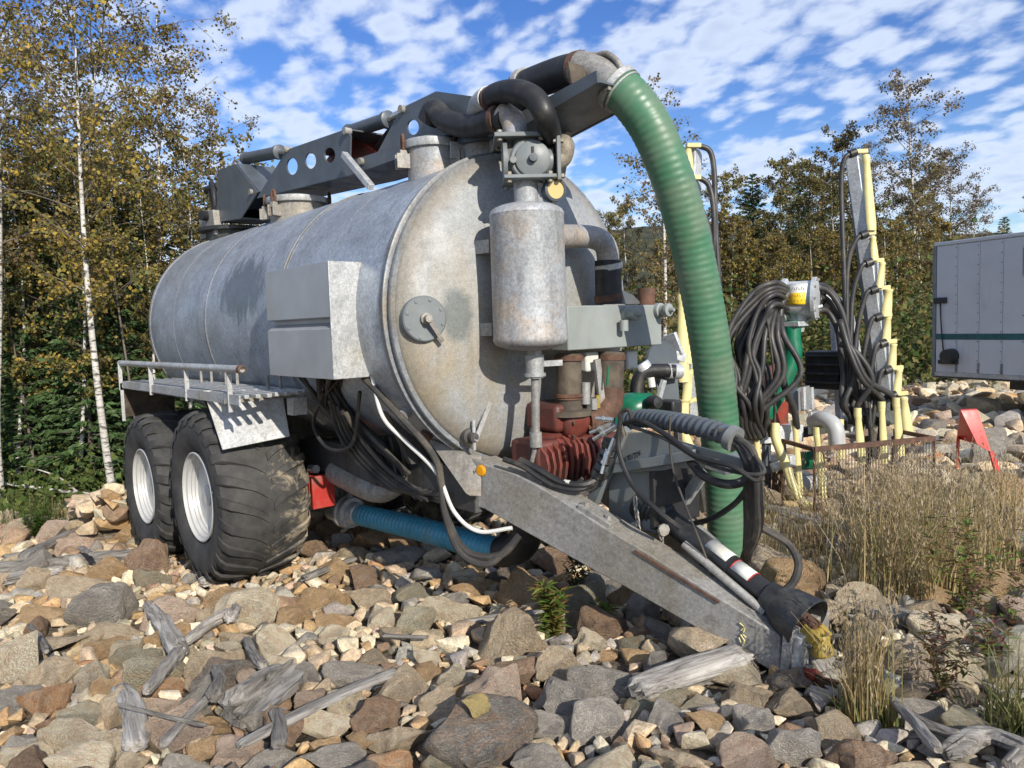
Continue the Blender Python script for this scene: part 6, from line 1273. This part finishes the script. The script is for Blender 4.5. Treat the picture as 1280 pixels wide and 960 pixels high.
# ------------------------------------------------------------------ wooded hill far behind
m, t, b = new_mat('far_forest'); v = coords(t)
col = ramp(t, noise(t, 0.12, 6, 0.75, v), (0.35, (0.022, 0.035, 0.020)), (0.5, (0.05, 0.055, 0.022)), (0.66, (0.11, 0.085, 0.03)))
t.links.new(col, b.inputs['Base Color']); b.inputs['Roughness'].default_value = 1.0; bump(t, b, noise(t, 0.35, 5, 0.7, v), 1.0, 3.0)
hv, hf = [], []; NU, NVV = 160, 24
for i in range(NU):
    az = YAW+R(75)-R(150)*i/(NU-1)
    for j_ in range(NVV):
        k = j_/(NVV-1); d = 150+260*k; x, y = CAM.x+d*math.cos(az), CAM.y+d*math.sin(az)
        hh = 46*smooth(0, 1, k)*(0.75+0.25*math.sin(az*3.1+1.0)+0.1*math.sin(az*9)) + 2.2*mnoise.noise(Vector((x*0.15, y*0.15, 0)))*smooth(0, .3, k)
        hv.append((x, y, -0.8+hh))
hf = [(i*NVV+j_, i*NVV+j_+1, (i+1)*NVV+j_+1, (i+1)*NVV+j_) for i in range(NU-1) for j_ in range(NVV-1)]
mb = MB(); mb.v, mb.f = hv, hf; tag(mb.build('hills', m, angle=180), kind='structure')

# ------------------------------------------------------------------ dribble bar (slurry applicator standing behind the drawbar)
DB = tag(empty('dribble_bar', tuple(at(1010, 640, D=8.1))), 'folded galvanised dribble bar with black hoses and yellow drop tubes', 'dribble bar')
G['galvb'] = galv('zinc_bright', (0.52, 0.54, 0.55), 0.35, 0.45, (0.42, 0.40, 0.36), 0.12, 2.0, True, (0.2, 0.2, 0.2), 0.08)
G['pipe'] = pbr('grey_pvc_pipe', (0.40, 0.41, 0.41), 0.5, 0, 0.08, 4, (0.3, 0.27, 0.22), 0.2)
G['hosegrey'] = pbr('matt_black_hose', (0.034, 0.033, 0.033), 0.5, 0, 0.25, 5, (0.10, 0.09, 0.075), 0.25, 4, 0.06)
def dq(x_, y_, D_=8.1): return at(x_, y_, D=D_)
def dbar(name, a, b_, w, h, mat='galvb', D0=8.1, D1=None, up=(0, 0, 1), bev=0.006): return MB().bar(dq(*a, D0), dq(*b_, D1 or D0), w, h, up).build(name, G[mat], DB, bev)
dbar('main_beam', (905, 546), (1000, 540), 0.14, 0.18, D0=8.0, D1=8.15)
dbar('main_beam', (1058, 530), (1128, 518), 0.14, 0.16, D0=8.3, D1=8.4)
dbar('main_beam', (1000, 541), (1060, 530), 0.10, 0.10, 'zinc_dark', D0=8.3, D1=8.35)
for a, b_ in (((957, 545), (959, 592)), ((976, 545), (980, 590))): dbar('beam_leg', a, b_, 0.05, 0.10, 'paint', up=(0, 1, 0))
dbar('rusty_leg', (974, 585), (972, 622), 0.10, 0.10, 'rust', up=(0, 1, 0), D0=8.25)
dbar('upright_plate', (1082, 522), (1072, 472), 0.08, 0.14, up=(0, 1, 0), D0=8.4); dbar('upright_plate', (1050, 535), (1042, 400), 0.06, 0.08, up=(0, 1, 0), D0=8.8)
dbar('cross_brace', (988, 395), (1028, 382), 0.03, 0.03, 'galvb', D0=8.0); dbar('cross_brace', (948, 402), (990, 395), 0.03, 0.03, 'galvb', D0=8.05)
for x_ in (952, 1012): MB().box(dq(x_, 398, 8.05), (0.02, 0.06, 0.05)).build('brace_lug', G['galvb'], DB)
# clamp under the beam
MB().tube([dq(965, 585, 7.9), dq(985, 578, 7.9)], 0.05, 12).build('swivel_pin', G['galvb'], DB); MB().box(dq(985, 576, 7.9), (0.12, 0.1, 0.12)).build('swivel_block', G['galvb'], DB, 0.01)
# distributor drum
dc = dq(1000, 374, 8.0); axd = (_r*0.86-_f*0.50).normalized(); axd.z = 0; axd.normalize()
dr = MB().lathe([(0.20, -0.17), (0.225, -0.165), (0.225, -0.13), (0.19, -0.12), (0.19, 0.12), (0.225, 0.13), (0.225, 0.165), (0.20, 0.17), (0, 0.172)], dc, axd, 36).build('distributor_drum', G['galvb'], DB)
eu = Vector((0, 0, 1)); ef = axd.cross(eu).normalized()
if ef.dot(CAM-dc) < 0: ef = -ef
for s_ in (-1, 1):
    for k in range(10):
        a = 2*math.pi*k/10; MB().lathe([(0.014, -0.02), (0.014, 0.02)], dc+axd*(0.165*s_)+(eu*math.sin(a)+ef*math.cos(a))*0.205, axd, 6).build('drum_bolt', G['zinc_dirty'], dr)
def drum_plate(a0, a1, w0, w1, r, name, mat):
    vv = []; n = 8
    for w_ in (w0, w1):
        for i in range(n+1): a = a0+(a1-a0)*i/n; vv.append(dc+axd*w_+(eu*math.sin(a)+ef*math.cos(a))*r)
    mb = MB(); mb.add(vv, [(i, i+1, n+2+i, n+1+i) for i in range(n)]); o = mb.build(name, G[mat], dr); sm = o.modifiers.new('thick', 'SOLIDIFY'); sm.thickness = 0.004; return o
G['labely'] = pbr('yellow_label', (0.75, 0.52, 0.02), 0.4, 0, 0.05)
drum_plate(-0.35, 0.95, -0.10, 0.10, 0.193, 'white_label', 'white'); drum_plate(-0.30, 0.32, -0.085, 0.085, 0.197, 'yellow_label', 'labely')

xx = axd if axd.dot(_r) > 0 else -axd
for a, n_, hh_, wd, mt in ((0.56, 7, 0.032, 0.135, 'ink'), (0.16, 6, 0.020, 0.12, 'rustpaint'), (-0.10, 4, 0.016, 0.10, 'rustpaint')):
    nn = eu*math.sin(a)+ef*math.cos(a); yy = nn.cross(xx)
    for i in range(n_):         # worn, unreadable print: short broken strokes
        q = dc+nn*(0.1955 if a > 0.4 else 0.1995)+xx*(wd*(i/(n_-1)-0.5)); mb = MB()
        mb.bar(q-yy*hh_*0.5-xx*0.005, q+yy*hh_*0.5*(1 if i % 2 else 0.6)-xx*0.005, 0.005, 0.003, nn); mb.bar(q+yy*hh_*(0.4 if i % 2 else -0.4)-xx*0.006, q+yy*hh_*(0.4 if i % 2 else -0.4)+xx*0.007, 0.005, 0.003, nn)
        mb.build('label_print', G[mt], dr)
MB().tube([dc+Vector((0, 0, -0.15)), dc+Vector((-0.05, 0, -0.32))], 0.085, 18).build('drum_neck', G['galvb'], DB)
MB().tube(spline([dq(990, 402, 8.0), dq(990, 425, 8.0), dq(991, 445, 8.0), dq(975, 485, 8.0), dq(955, 520, 8.0)], 6), 0.092, 18).build('feed_pipe', G['greenpaint'], DB)
MB().box(dq(991, 405, 8.0), (0.24, 0.2, 0.05)).build('neck_flange', G['galvb'], DB, 0.004)
# hoses: left bundle, right bundle
hr = random.Random(12)
def dh(pts, r=0.027, mat='hosegrey'): return MB().tube(spline([dq(*p) for p in pts], 7), r, 9).build('distributor_hose', G[mat], DB, angle=180)
for k in range(16):
    s_ = k/15; xo = hr.uniform(-3, 3); top = 352+s_*30+hr.uniform(-4, 4); out_ = 906+44*s_+hr.uniform(-10, 10); bot = 925+2.6*k+hr.uniform(-8, 8); D_ = 7.75+hr.uniform(-.18, .22)
    dh([(988, 362+30*s_, 8.0), (968, top, D_), (938+18*s_, top+16+8*s_, D_), (out_, 420+24*s_, D_), (out_+10+xo, 470, D_), (bot+hr.uniform(-12, 10), 510, D_), (bot, 545, 7.95)], 0.026+hr.uniform(-.003, .005))
for k in range(6):
    s_ = k/5; x0_ = 935+12*k; dh([(960+3*k, 372+5*k, 7.75), (940+8*k, 420, 7.62), (925+14*k+hr.uniform(-6, 6), 470, 7.6), (915+6*k, 520, 7.7), (920+6*k, 548, 7.9)], 0.030)
for k in range(9):
    s_ = k/8; D_ = 8.15+hr.uniform(-.15, .25); dh([(1012, 360+32*s_, 8.0), (1032, 358+30*s_, D_), (1052-6*s_, 384+26*s_, D_), (1066-14*s_+hr.uniform(-4, 4), 430+10*s_, D_), (1070-16*s_, 470, D_), (1060-10*s_+hr.uniform(-8, 12), 505, D_), (1063+6*k, 530, 8.2)], 0.030)
for k, (x1, y1) in enumerate(((1104, 515), (1117, 512), (1075, 525))): dh([(1050, 400+15*k, 8.05), (1062+4*k, 440, 7.95), (1078+6*k, 475, 7.95), (x1-3, y1-18, 8.05), (x1, y1, 8.1)], 0.032)
dh([(985, 365, 7.85), (976, 385, 7.8), (975, 430, 7.75), (980, 480, 7.75), (992, 510, 7.85), (996, 535, 7.95)], 0.036); dh([(955, 375, 7.7), (962, 420, 7.6), (968, 480, 7.65), (968, 535, 7.9)], 0.014, 'rubber_dusty')
MB().tube(spline([dq(1028, 375, 8.3), dq(1052, 385, 8.3), dq(1062, 420, 8.3), dq(1068, 455, 8.35)], 6), 0.085, 16).build('galvanised_elbow', G['galvb'], DB)
# right-hand folded arm with brackets, drop tubes and their hoses
am_t, am_b = dq(1068, 196, 8.3), dq(1115, 528, 8.3)
arm = MB().bar(am_t+(am_b-am_t)*0.0, am_b, 0.20, 0.13, (1, 0.1, 0)).build('folded_arm', G['galvb'], DB, 0.006)
MB().bar(dq(1062, 198, 8.34), dq(1101, 530, 8.34), 0.02, 0.17, (0.76, -0.65, 0)).build('arm_web', G['paint'], DB)
tubes = [((1064, 190), (1084, 189), (1082, 194), (1090, 288), 0.058), ((1078, 292), (1094, 291), (1091, 296), (1094, 326), 0.045), ((1084, 327), (1104, 325), (1103, 328), (1100, 360), 0.045), ((1090, 361), (1112, 359), (1111, 362), (1108, 396), 0.060), ((1096, 395), (1114, 393), (1110, 396), (1108, 428), 0.05), ((1102, 428), (1120, 426), (1117, 430), (1115, 462), 0.05), ((1108, 461), (1128, 459), (1124, 462), (1121, 494), 0.05), ((1114, 493), (1134, 491), (1129, 496), (1136, 543), 0.06)]
def drop_tube(a, b_, w, D_, name='drop_tube'):
    A, B = dq(*a, D_), dq(*b_, D_-0.03); n = 12; t_ = (B-A).normalized(); side = _r; fw = t_.cross(side).normalized(); vv = []
    prof = ((0, .70, .60), (0.04, .80, .70), (0.10, .74, .62), (0.12, .66, .55), (0.5, .86, .42), (0.9, .92, .34), (1.0, .80, .30))
    for k, sx, sy in prof:
        for i in range(n): q = 2*math.pi*i/n; vv.append(A+(B-A)*k+side*(math.cos(q)*w*sx)+fw*(math.sin(q)*w*sy))
    m_ = len(prof); mb = MB(); mb.add(vv, [(j_*n+i, j_*n+(i+1) % n, (j_+1)*n+(i+1) % n, (j_+1)*n+i) for j_ in range(m_-1) for i in range(n)]+[tuple(range(n-1, -1, -1)), tuple((m_-1)*n+i for i in range(n))])
    return mb.build(name, G['yellow'], DB)
for k, (a, b_, c_, d_, w) in enumerate(tubes):
    dbar('tube_bracket', a, b_, 0.06, 0.045, 'yellow', D0=8.2); MB().tube([dq(a[0]-2, a[1]+3, 8.12), dq(a[0]+6, a[1], 8.12)], 0.045, 10).build('hose_clip', G['black'], DB)
    drop_tube(c_, d_, w, 8.18)
    x_, y_ = a; xb = 1052+4.2*k
    dh([(x_+3, y_+2, 8.12), (x_-8, y_+8, 8.12), (xb+ (x_-1066)*0.25, y_+40+6*k, 8.15), (xb+3, min(480, y_+150), 8.15), (xb+8+hr.uniform(-4, 4), 500, 8.2)], 0.026)
# left-hand folded arm half hidden behind the green hose
MB().bar(dq(868, 188, 7.7), dq(862, 540, 7.7), 0.14, 0.10, (1, 0.1, 0)).build('folded_arm', G['galvb'], DB, 0.006)
for y_ in (182, 222): dbar('tube_bracket', (858, y_), (876, y_), 0.06, 0.045, 'yellow', D0=7.6)
drop_tube((860, 184), (862, 215), 0.05, 7.62)
dh([(874, 182, 7.6), (888, 190, 7.6), (893, 220, 7.6), (894, 270, 7.6), (898, 340, 7.6), (905, 420, 7.7)], 0.028); dh([(874, 222, 7.6), (886, 232, 7.6), (892, 262, 7.58), (893, 310, 7.6), (897, 380, 7.65)], 0.028); dh([(866, 250, 7.65), (880, 268, 7.6), (888, 300, 7.55), (892, 350, 7.6), (896, 410, 7.65)], 0.028)
for (a, b_, w) in (((852, 368), (855, 478), 0.062), ((862, 418), (860, 455), 0.05), ((862, 465), (858, 500), 0.05), ((856, 500), (850, 532), 0.075), ((852, 535), (862, 560), 0.06)): drop_tube(a, b_, w, 7.45)
for y_ in (420, 463, 500): dbar('tube_bracket', (850, y_+6), (872, y_-2), 0.05, 0.04, 'yellow', D0=7.5)
# drop tubes hanging below the beam
for (a, mid, b_, w) in (((945, 536), (946, 580), (952, 640), 0.045), ((994, 532), (996, 580), (1000, 618), 0.042), ((1021, 540), (1026, 585), (1032, 650), 0.05), ((1050, 530), (1051, 550), (1052, 575), 0.04), ((1072, 516), (1074, 545), (1078, 580), 0.05), ((1102, 508), (1104, 535), (1106, 580), 0.045), ((1120, 503), (1123, 530), (1126, 570), 0.05)):
    drop_tube(a, b_, w, 7.95)
    MB().tube([dq(a[0], a[1]-6, 7.95), dq(a[0], a[1]+2, 7.95)], 0.038, 12).build('hose_clip', G['yellow'], DB)
MB().tube(spline([dq(969, 530, 7.85), dq(970, 550, 7.8), dq(982, 580, 7.75), (dq(990, 605, 7.7)), dq(1003, 628, 7.65), dq(1018, 636, 7.6)], 6), [0.042]+[0.045]*29+[0.06] if False else 0.046, 12).build('bent_drop_tube', G['yellow'], DB)
MB().tube(spline([dq(1016, 528, 8.1), dq(1030, 524, 7.95), dq(1043, 534, 7.85), dq(1047, 558, 7.85)], 8), 0.085, 18).build('outlet_elbow', G['pipe'], DB); MB().box(dq(1018, 528, 8.12), (0.04, 0.20, 0.24)).build('outlet_flange', G['galvb'], DB, 0.004)
MB().tube([dq(1002, 576, 8.2), dq(1026, 574, 8.2)], 0.10, 18).build('green_valve', G['greenpaint'], DB); MB().tube([dq(1000, 606, 8.2), dq(1030, 600, 8.2)], 0.09, 16).build('white_pipe', G['pipe'], DB)
# stored crate, red float, bracket
MB().box(dq(1035, 462, 8.5), (0.40, 0.30, 0.42)).build('storage_box', G['black'], DB, 0.02)
for k in range(4): MB().box(dq(1035, 444+11*k, 8.45), (0.43, 0.33, 0.02)).build('box_rib', G['black'], DB, 0.004)
MB().ball(dq(970, 480, 8.1), 0.17, 18, (0.8, 0.8, 1.3)).build('float', pbr('faded_red_plastic', (0.42, 0.13, 0.12), 0.5, 0, 0.2, 3, (0.5, 0.4, 0.36), 0.3), DB)
MB().box(dq(962, 517, 8.25), (0.3, 0.26, 0.26)).build('rusty_red_box', G['rustpaint'], DB, 0.01)
MB().prism([dq(985, 500, 8.2), dq(998, 485, 8.2), dq(1012, 482, 8.2), dq(1012, 512, 8.2), dq(990, 516, 8.2)], _f*0.10).build('hinge_bracket', G['paint2'], DB)
for x_ in (1004, 1014): MB().bar(dq(x_, 484, 8.1), dq(x_+1, 512, 8.1), 0.03, 0.05, (0, 1, 0)).build('hinge_link', G['galvb'], DB)
# cluster at the near end: plate, elbow hose, green slide valve, lever
MB().lathe([(0.18, -0.02), (0.19, 0), (0.18, 0.02)], dq(828, 452, 7.0), (-_f)+_r*0.5, 28).build('guide_plate', G['paint'], DB); MB().prism([dq(818, 455, 7.02), dq(846, 452, 7.02), dq(850, 512, 7.02), dq(824, 512, 7.02)], _f*0.03).build('guide_plate_tail', G['paint'], DB)
MB().tube(spline([dq(796, 500, 6.9), dq(797, 478, 6.9), dq(806, 465, 6.9), dq(828, 463, 6.9), dq(844, 464, 6.9)], 7), 0.062, 16).build('elbow_hose', G['rubber'], DB); MB().tube([dq(834, 464, 6.9), dq(850, 464, 6.95)], 0.07, 16).build('hose_ferrule', G['galvb'], DB)
MB().tube([dq(801, 455, 6.9), dq(806, 462, 6.9)], 0.075, 16).build('hose_cap', G['galvb'], DB)
MB().tube([dq(813, 472, 6.85), dq(815, 484, 6.85)], 0.035, 12).build('lever_knob', G['white'], DB); MB().tube([dq(815, 484, 6.85), dq(812, 505, 6.85)], 0.014, 8).build('lever_rod', G['black'], DB)
MB().bar(dq(830, 475, 6.85), dq(822, 503, 6.85), 0.03, 0.05, (0, 1, 0)).build('valve_link', G['galvb'], DB)
mb = MB(); mb.lathe([(0.07, -0.22), (0.10, -0.2), (0.10, -0.16), (0.14, -0.10), (0.16, 0.0), (0.13, 0.10), (0.09, 0.17), (0.09, 0.2), (0, 0.2)], dq(792, 512, 6.8), _r*0.9+Vector((0, 0, 0.35)), 22); mb.build('slide_valve', G['greenpaint'], DB)
MB().lathe([(0.10, -0.02), (0.10, 0.02)], dq(796, 497, 6.85), (0, 0, 1), 20).build('valve_flange', G['greenpaint'], DB)
MB().lathe([(0.055, -0.06), (0.065, 0.0), (0.05, 0.05), (0, 0.06)], dq(818, 503, 6.6), (-_f)+_r*0.6, 18).build('hydraulic_motor', G['black'], DB); MB().box(dq(836, 508, 6.75), (0.2, 0.14, 0.12)).build('valve_actuator', G['black'], DB, 0.02)
dbar('end_bracket', (836, 418), (846, 445), 0.16, 0.04, 'galvb', D0=7.1, up=(0, 1, 0)); dbar('end_bracket', (833, 440), (856, 448), 0.10, 0.08, 'galvb', D0=7.1)
for a, b_ in (((846, 520), (852, 640)), ((868, 560), (880, 640))): dbar('stand_foot', a, b_, 0.06, 0.06, 'zinc_dark', D0=7.3, up=(0, 1, 0))
for x_ in (960, 1085, 1118): dbar('stand_foot', (x_, 545), (x_, 640 if x_ < 1000 else 615), 0.05, 0.05, 'zinc_dark', D0=8.3, up=(0, 1, 0))

# ------------------------------------------------------------------ mesh panel, red bracket
WM = tag(empty('mesh_crate', tuple(at(1090, 640, D=7.3))), 'rusty wire mesh crate standing in the dry grass under the drop tubes', 'crate')
c0, c1 = at(1018, 562, D=7.3), at(1168, 548, D=7.5); hgt = 0.62
MB().bar(c0, c1, 0.03, 0.05).build('top_rail', G['rust'], WM); MB().bar(c0-Vector((0, 0, hgt)), c1-Vector((0, 0, hgt)), 0.03, 0.04).build('bottom_rail', G['rust'], WM)
dvv = (c1-c0); back = Vector((-dvv.y, dvv.x, 0)).normalized()*0.6
if back.dot(_f) < 0: back = -back
for p in (c0, c1): MB().bar(p, p-Vector((0, 0, hgt+0.1)), 0.02, 0.02, (1, 0, 0)).build('corner_post', G['rust'], WM); MB().bar(p, p+back, 0.03, 0.04).build('side_rail', G['rust'], WM); MB().bar(p+back, p+back-Vector((0, 0, hgt+0.1)), 0.02, 0.02, (1, 0, 0)).build('corner_post', G['rust'], WM)
mb = MB(); nxx = 40; nz = 15
for i in range(nxx):
    for s_ in (0, 1):
        p = c0+dvv*(i/nxx); zz = []
        for k in range(nz): zz.append(p+dvv*((0.5/nxx)*((k+s_) % 2))-Vector((0, 0, hgt*k/(nz-1))))
        mb.tube(zz, 0.0035, 3, cap=False)
o = mb.build('wire_mesh', G['hosebrown'], WM, recalc=False); o['kind'] = 'stuff'
RBm = tag(empty('red_bracket', tuple(at(1230, 618, D=8.3))), 'bright red bent steel bracket standing on the grey stones', 'bracket')
f0 = 8.3
MB().prism([at(1200, 513, D=f0), at(1206, 513, D=f0), at(1190, 562, D=f0-0.1), at(1178, 560, D=f0-0.1)] if False else [at(1201, 513, D=f0), at(1222, 512, D=f0), at(1240, 566, D=f0-0.1), at(1222, 556, D=f0-0.1)], _f*0.012+_r*0.0).build('front_plate', G['red'], RBm, 0.003)
MB().prism([at(1201, 513, D=f0+0.01), at(1222, 556, D=f0-0.09), at(1196, 548, D=f0+0.25), at(1199, 516, D=f0+0.12)], Vector((0, 0.012, 0))).build('side_plate', G['red'], RBm, 0.003)
MB().prism([at(1201, 512.5, D=f0), at(1222, 511.5, D=f0), at(1220, 510.5, D=f0+0.14), at(1199, 511.5, D=f0+0.14)], Vector((0, 0, -0.012))).build('top_plate', G['red'], RBm, 0.003)
MB().prism([at(1236, 560, D=f0-0.08), at(1243, 566, D=f0-0.08), at(1262, 622, D=f0-0.2), at(1252, 618, D=f0-0.2)], _f*0.03).build('foot_strip', G['red'], RBm, 0.003)
MB().bar(at(1198, 545, D=f0+0.2), at(1196, 585, D=f0+0.2), 0.05, 0.02, (1, 0, 0)).build('rear_leg', G['red'], RBm)

# ------------------------------------------------------------------ box trailer
TLb, TLt = at(1166, 468, D=15.0), at(1163, 305, D=15.0)
sv = ray(253, 421); sv.z = 0; sv = -sv.normalized(); nv = Vector((-sv.y, sv.x, 0)).normalized()
if nv.dot(_f) < 0: nv = -nv
TZ0, TZ1 = TLb.z, TLt.z; TP = Vector((TLb.x, TLb.y, 0)); TL_ = 7.2; TWd = 2.4
gz = ground_z(*(TP+sv*3)[:2])
TT = tag(empty('box_trailer', (TP.x, TP.y, gz)), 'white box trailer with a dark green stripe parked before the wood', 'trailer')
def tpt(s_, n_, z_): return TP+sv*s_+nv*n_+Vector((0, 0, z_))
G['truckw'] = pbr('white_trailer_panel', (0.52, 0.535, 0.55), 0.5, 0, 0.05, 2, (0.42, 0.41, 0.38), 0.15, 3, 0.03, streak=True)
G['truckg'] = pbr('dark_green_stripe', (0.02, 0.095, 0.10), 0.4)
def tbox(name, s0_, s1_, n0_, n1_, z0_, z1_, mat, bev=0, par=None):
    v8 = [tpt(s_, n_, z_) for s_ in (s0_, s1_) for n_ in (n0_, n1_) for z_ in (z0_, z1_)]
    return MB().add(v8, [(0, 1, 3, 2), (4, 6, 7, 5), (0, 4, 5, 1), (2, 3, 7, 6), (0, 2, 6, 4), (1, 5, 7, 3)]).build(name, G[mat], par or TT, bev)
npan = 16; pw_ = (TL_-0.08)/npan
for k in range(npan): tbox('wall_panel', 0.06+k*pw_+0.004, 0.06+(k+1)*pw_-0.004, 0, 0.05, TZ0+0.06, TZ1-0.08, 'truckw', 0.004)
tbox('rear_wall', 0.0, 0.05, 0.06, TWd-0.06, TZ0, TZ1, 'truckw'); tbox('far_wall', 0.06, TL_, TWd-0.05, TWd, TZ0, TZ1, 'truckw'); tbox('front_wall', TL_-0.05, TL_+0.01, 0.06, TWd-0.06, TZ0, TZ1, 'truckw')
tbox('roof', -0.005, TL_+0.015, -0.012, TWd, TZ1-0.075, TZ1, 'truckw', 0.02); tbox('floor', 0.06, TL_, 0.02, TWd, TZ0-0.06, TZ0+0.055, 'zinc_dark')
tbox('sill_rail', -0.01, TL_, -0.015, 0.02, TZ0-0.02, TZ0+0.058, 'zinc'); tbox('corner_post', -0.02, 0.055, -0.015, 0.055, TZ0-0.05, TZ1-0.08, 'paint2', 0.01)
hT = TZ1-TZ0
tbox('green_stripe', 0.07, TL_-0.05, -0.004, 0.0, TZ0+hT*0.268, TZ0+hT*0.312, 'truckg')
tbox('door_hinge', 0.03, 0.30, -0.04, 0.0, TZ0+hT*0.54, TZ0+hT*0.585, 'black', 0.01)
MB().lathe([(0.14, -0.1), (0.15, 0), (0.13, 0.14), (0, 0.15)], tpt(0.42, -0.05, TZ0+hT*0.145), -nv, 22).build('marker_lamp', G['black'], TT); tbox('lamp_bracket', 0.15, 0.55, -0.06, 0.0, TZ0+hT*0.085, TZ0+hT*0.115, 'black', 0.005)
MB().tube(spline([tpt(0.16, -0.02, TZ0+hT*0.54), tpt(0.2, -0.03, TZ0+hT*0.35), tpt(0.25, -0.02, TZ0+hT*0.15)], 6), 0.012, 6).build('lamp_cable', G['rubber'], TT)
for (s0_, s1_, z_) in ((1.75, 3.4, 0.90), (1.75, 3.4, 0.70), (1.75, 4.6, 0.435), (1.75, 4.6, 0.255)): tbox('side_trim', s0_, s1_, -0.006, 0.0, TZ0+hT*z_-0.008, TZ0+hT*z_+0.008, 'paint2')
for s_ in (1.75, 3.4): tbox('side_trim', s_-0.008, s_+0.008, -0.006, 0.0, TZ0+hT*0.71, TZ0+hT*0.89, 'paint2')
for k in range(12):
    s_ = 0.06+(k+1)*pw_; tbox('load_strap', s_-0.02, s_+0.02, -0.012, 0.0, TZ0+0.07, TZ0+hT*(0.24 if k > 3 else 0.10), 'paint2')
mb = MB()
for k in range(1, npan):
    for q in range(14): mb.lathe([(0.012, 0), (0.012, 0.006), (0, 0.007)], tpt(0.06+k*pw_-0.03, 0.0, TZ0+0.12+q*(hT-0.26)/13), -nv, 5)
o = mb.build('rivets', G['paint2'], TT, smooth=False); o['kind'] = 'stuff'
for (a, b_) in ((2.0, 0.5), (5.2, 0.5), (6.4, 0.5)):
    tbox('chassis_rail', a-0.8, a+0.8, 0.5, 0.6, TZ0-0.25, TZ0-0.06, 'zinc_dark')
for s_ in (2.6, 3.75):
    cwl = tpt(s_, 0.32, gz+0.42); MB().lathe([(0.22, -0.13), (0.40, -0.14), (0.43, -0.10), (0.43, 0.10), (0.40, 0.14), (0.22, 0.13)], cwl, nv, 32).build('trailer_wheel', G['rubber'], TT)
    MB().lathe([(0.52, -0.15), (0.53, 0.15), (0.50, 0.15), (0.49, -0.15)], tpt(s_, 0.32, gz+0.40), nv, 30).build('trailer_mudguard', G['black'], TT)
    MB().bar(tpt(s_, 0.2, gz+0.42), tpt(s_, TWd-0.2, gz+0.42), 0.12, 0.12).build('trailer_axle', G['zinc_dark'], TT)
    MB().lathe([(0.22, -0.13), (0.40, -0.14), (0.43, -0.10), (0.43, 0.10), (0.40, 0.14), (0.22, 0.13)], tpt(s_, TWd-0.32, gz+0.42), nv, 32).build('trailer_wheel', G['rubber'], TT)
tbox('support_leg', 6.6, 6.75, 0.4, 0.55, gz-0.05, TZ0-0.05, 'zinc_dark')
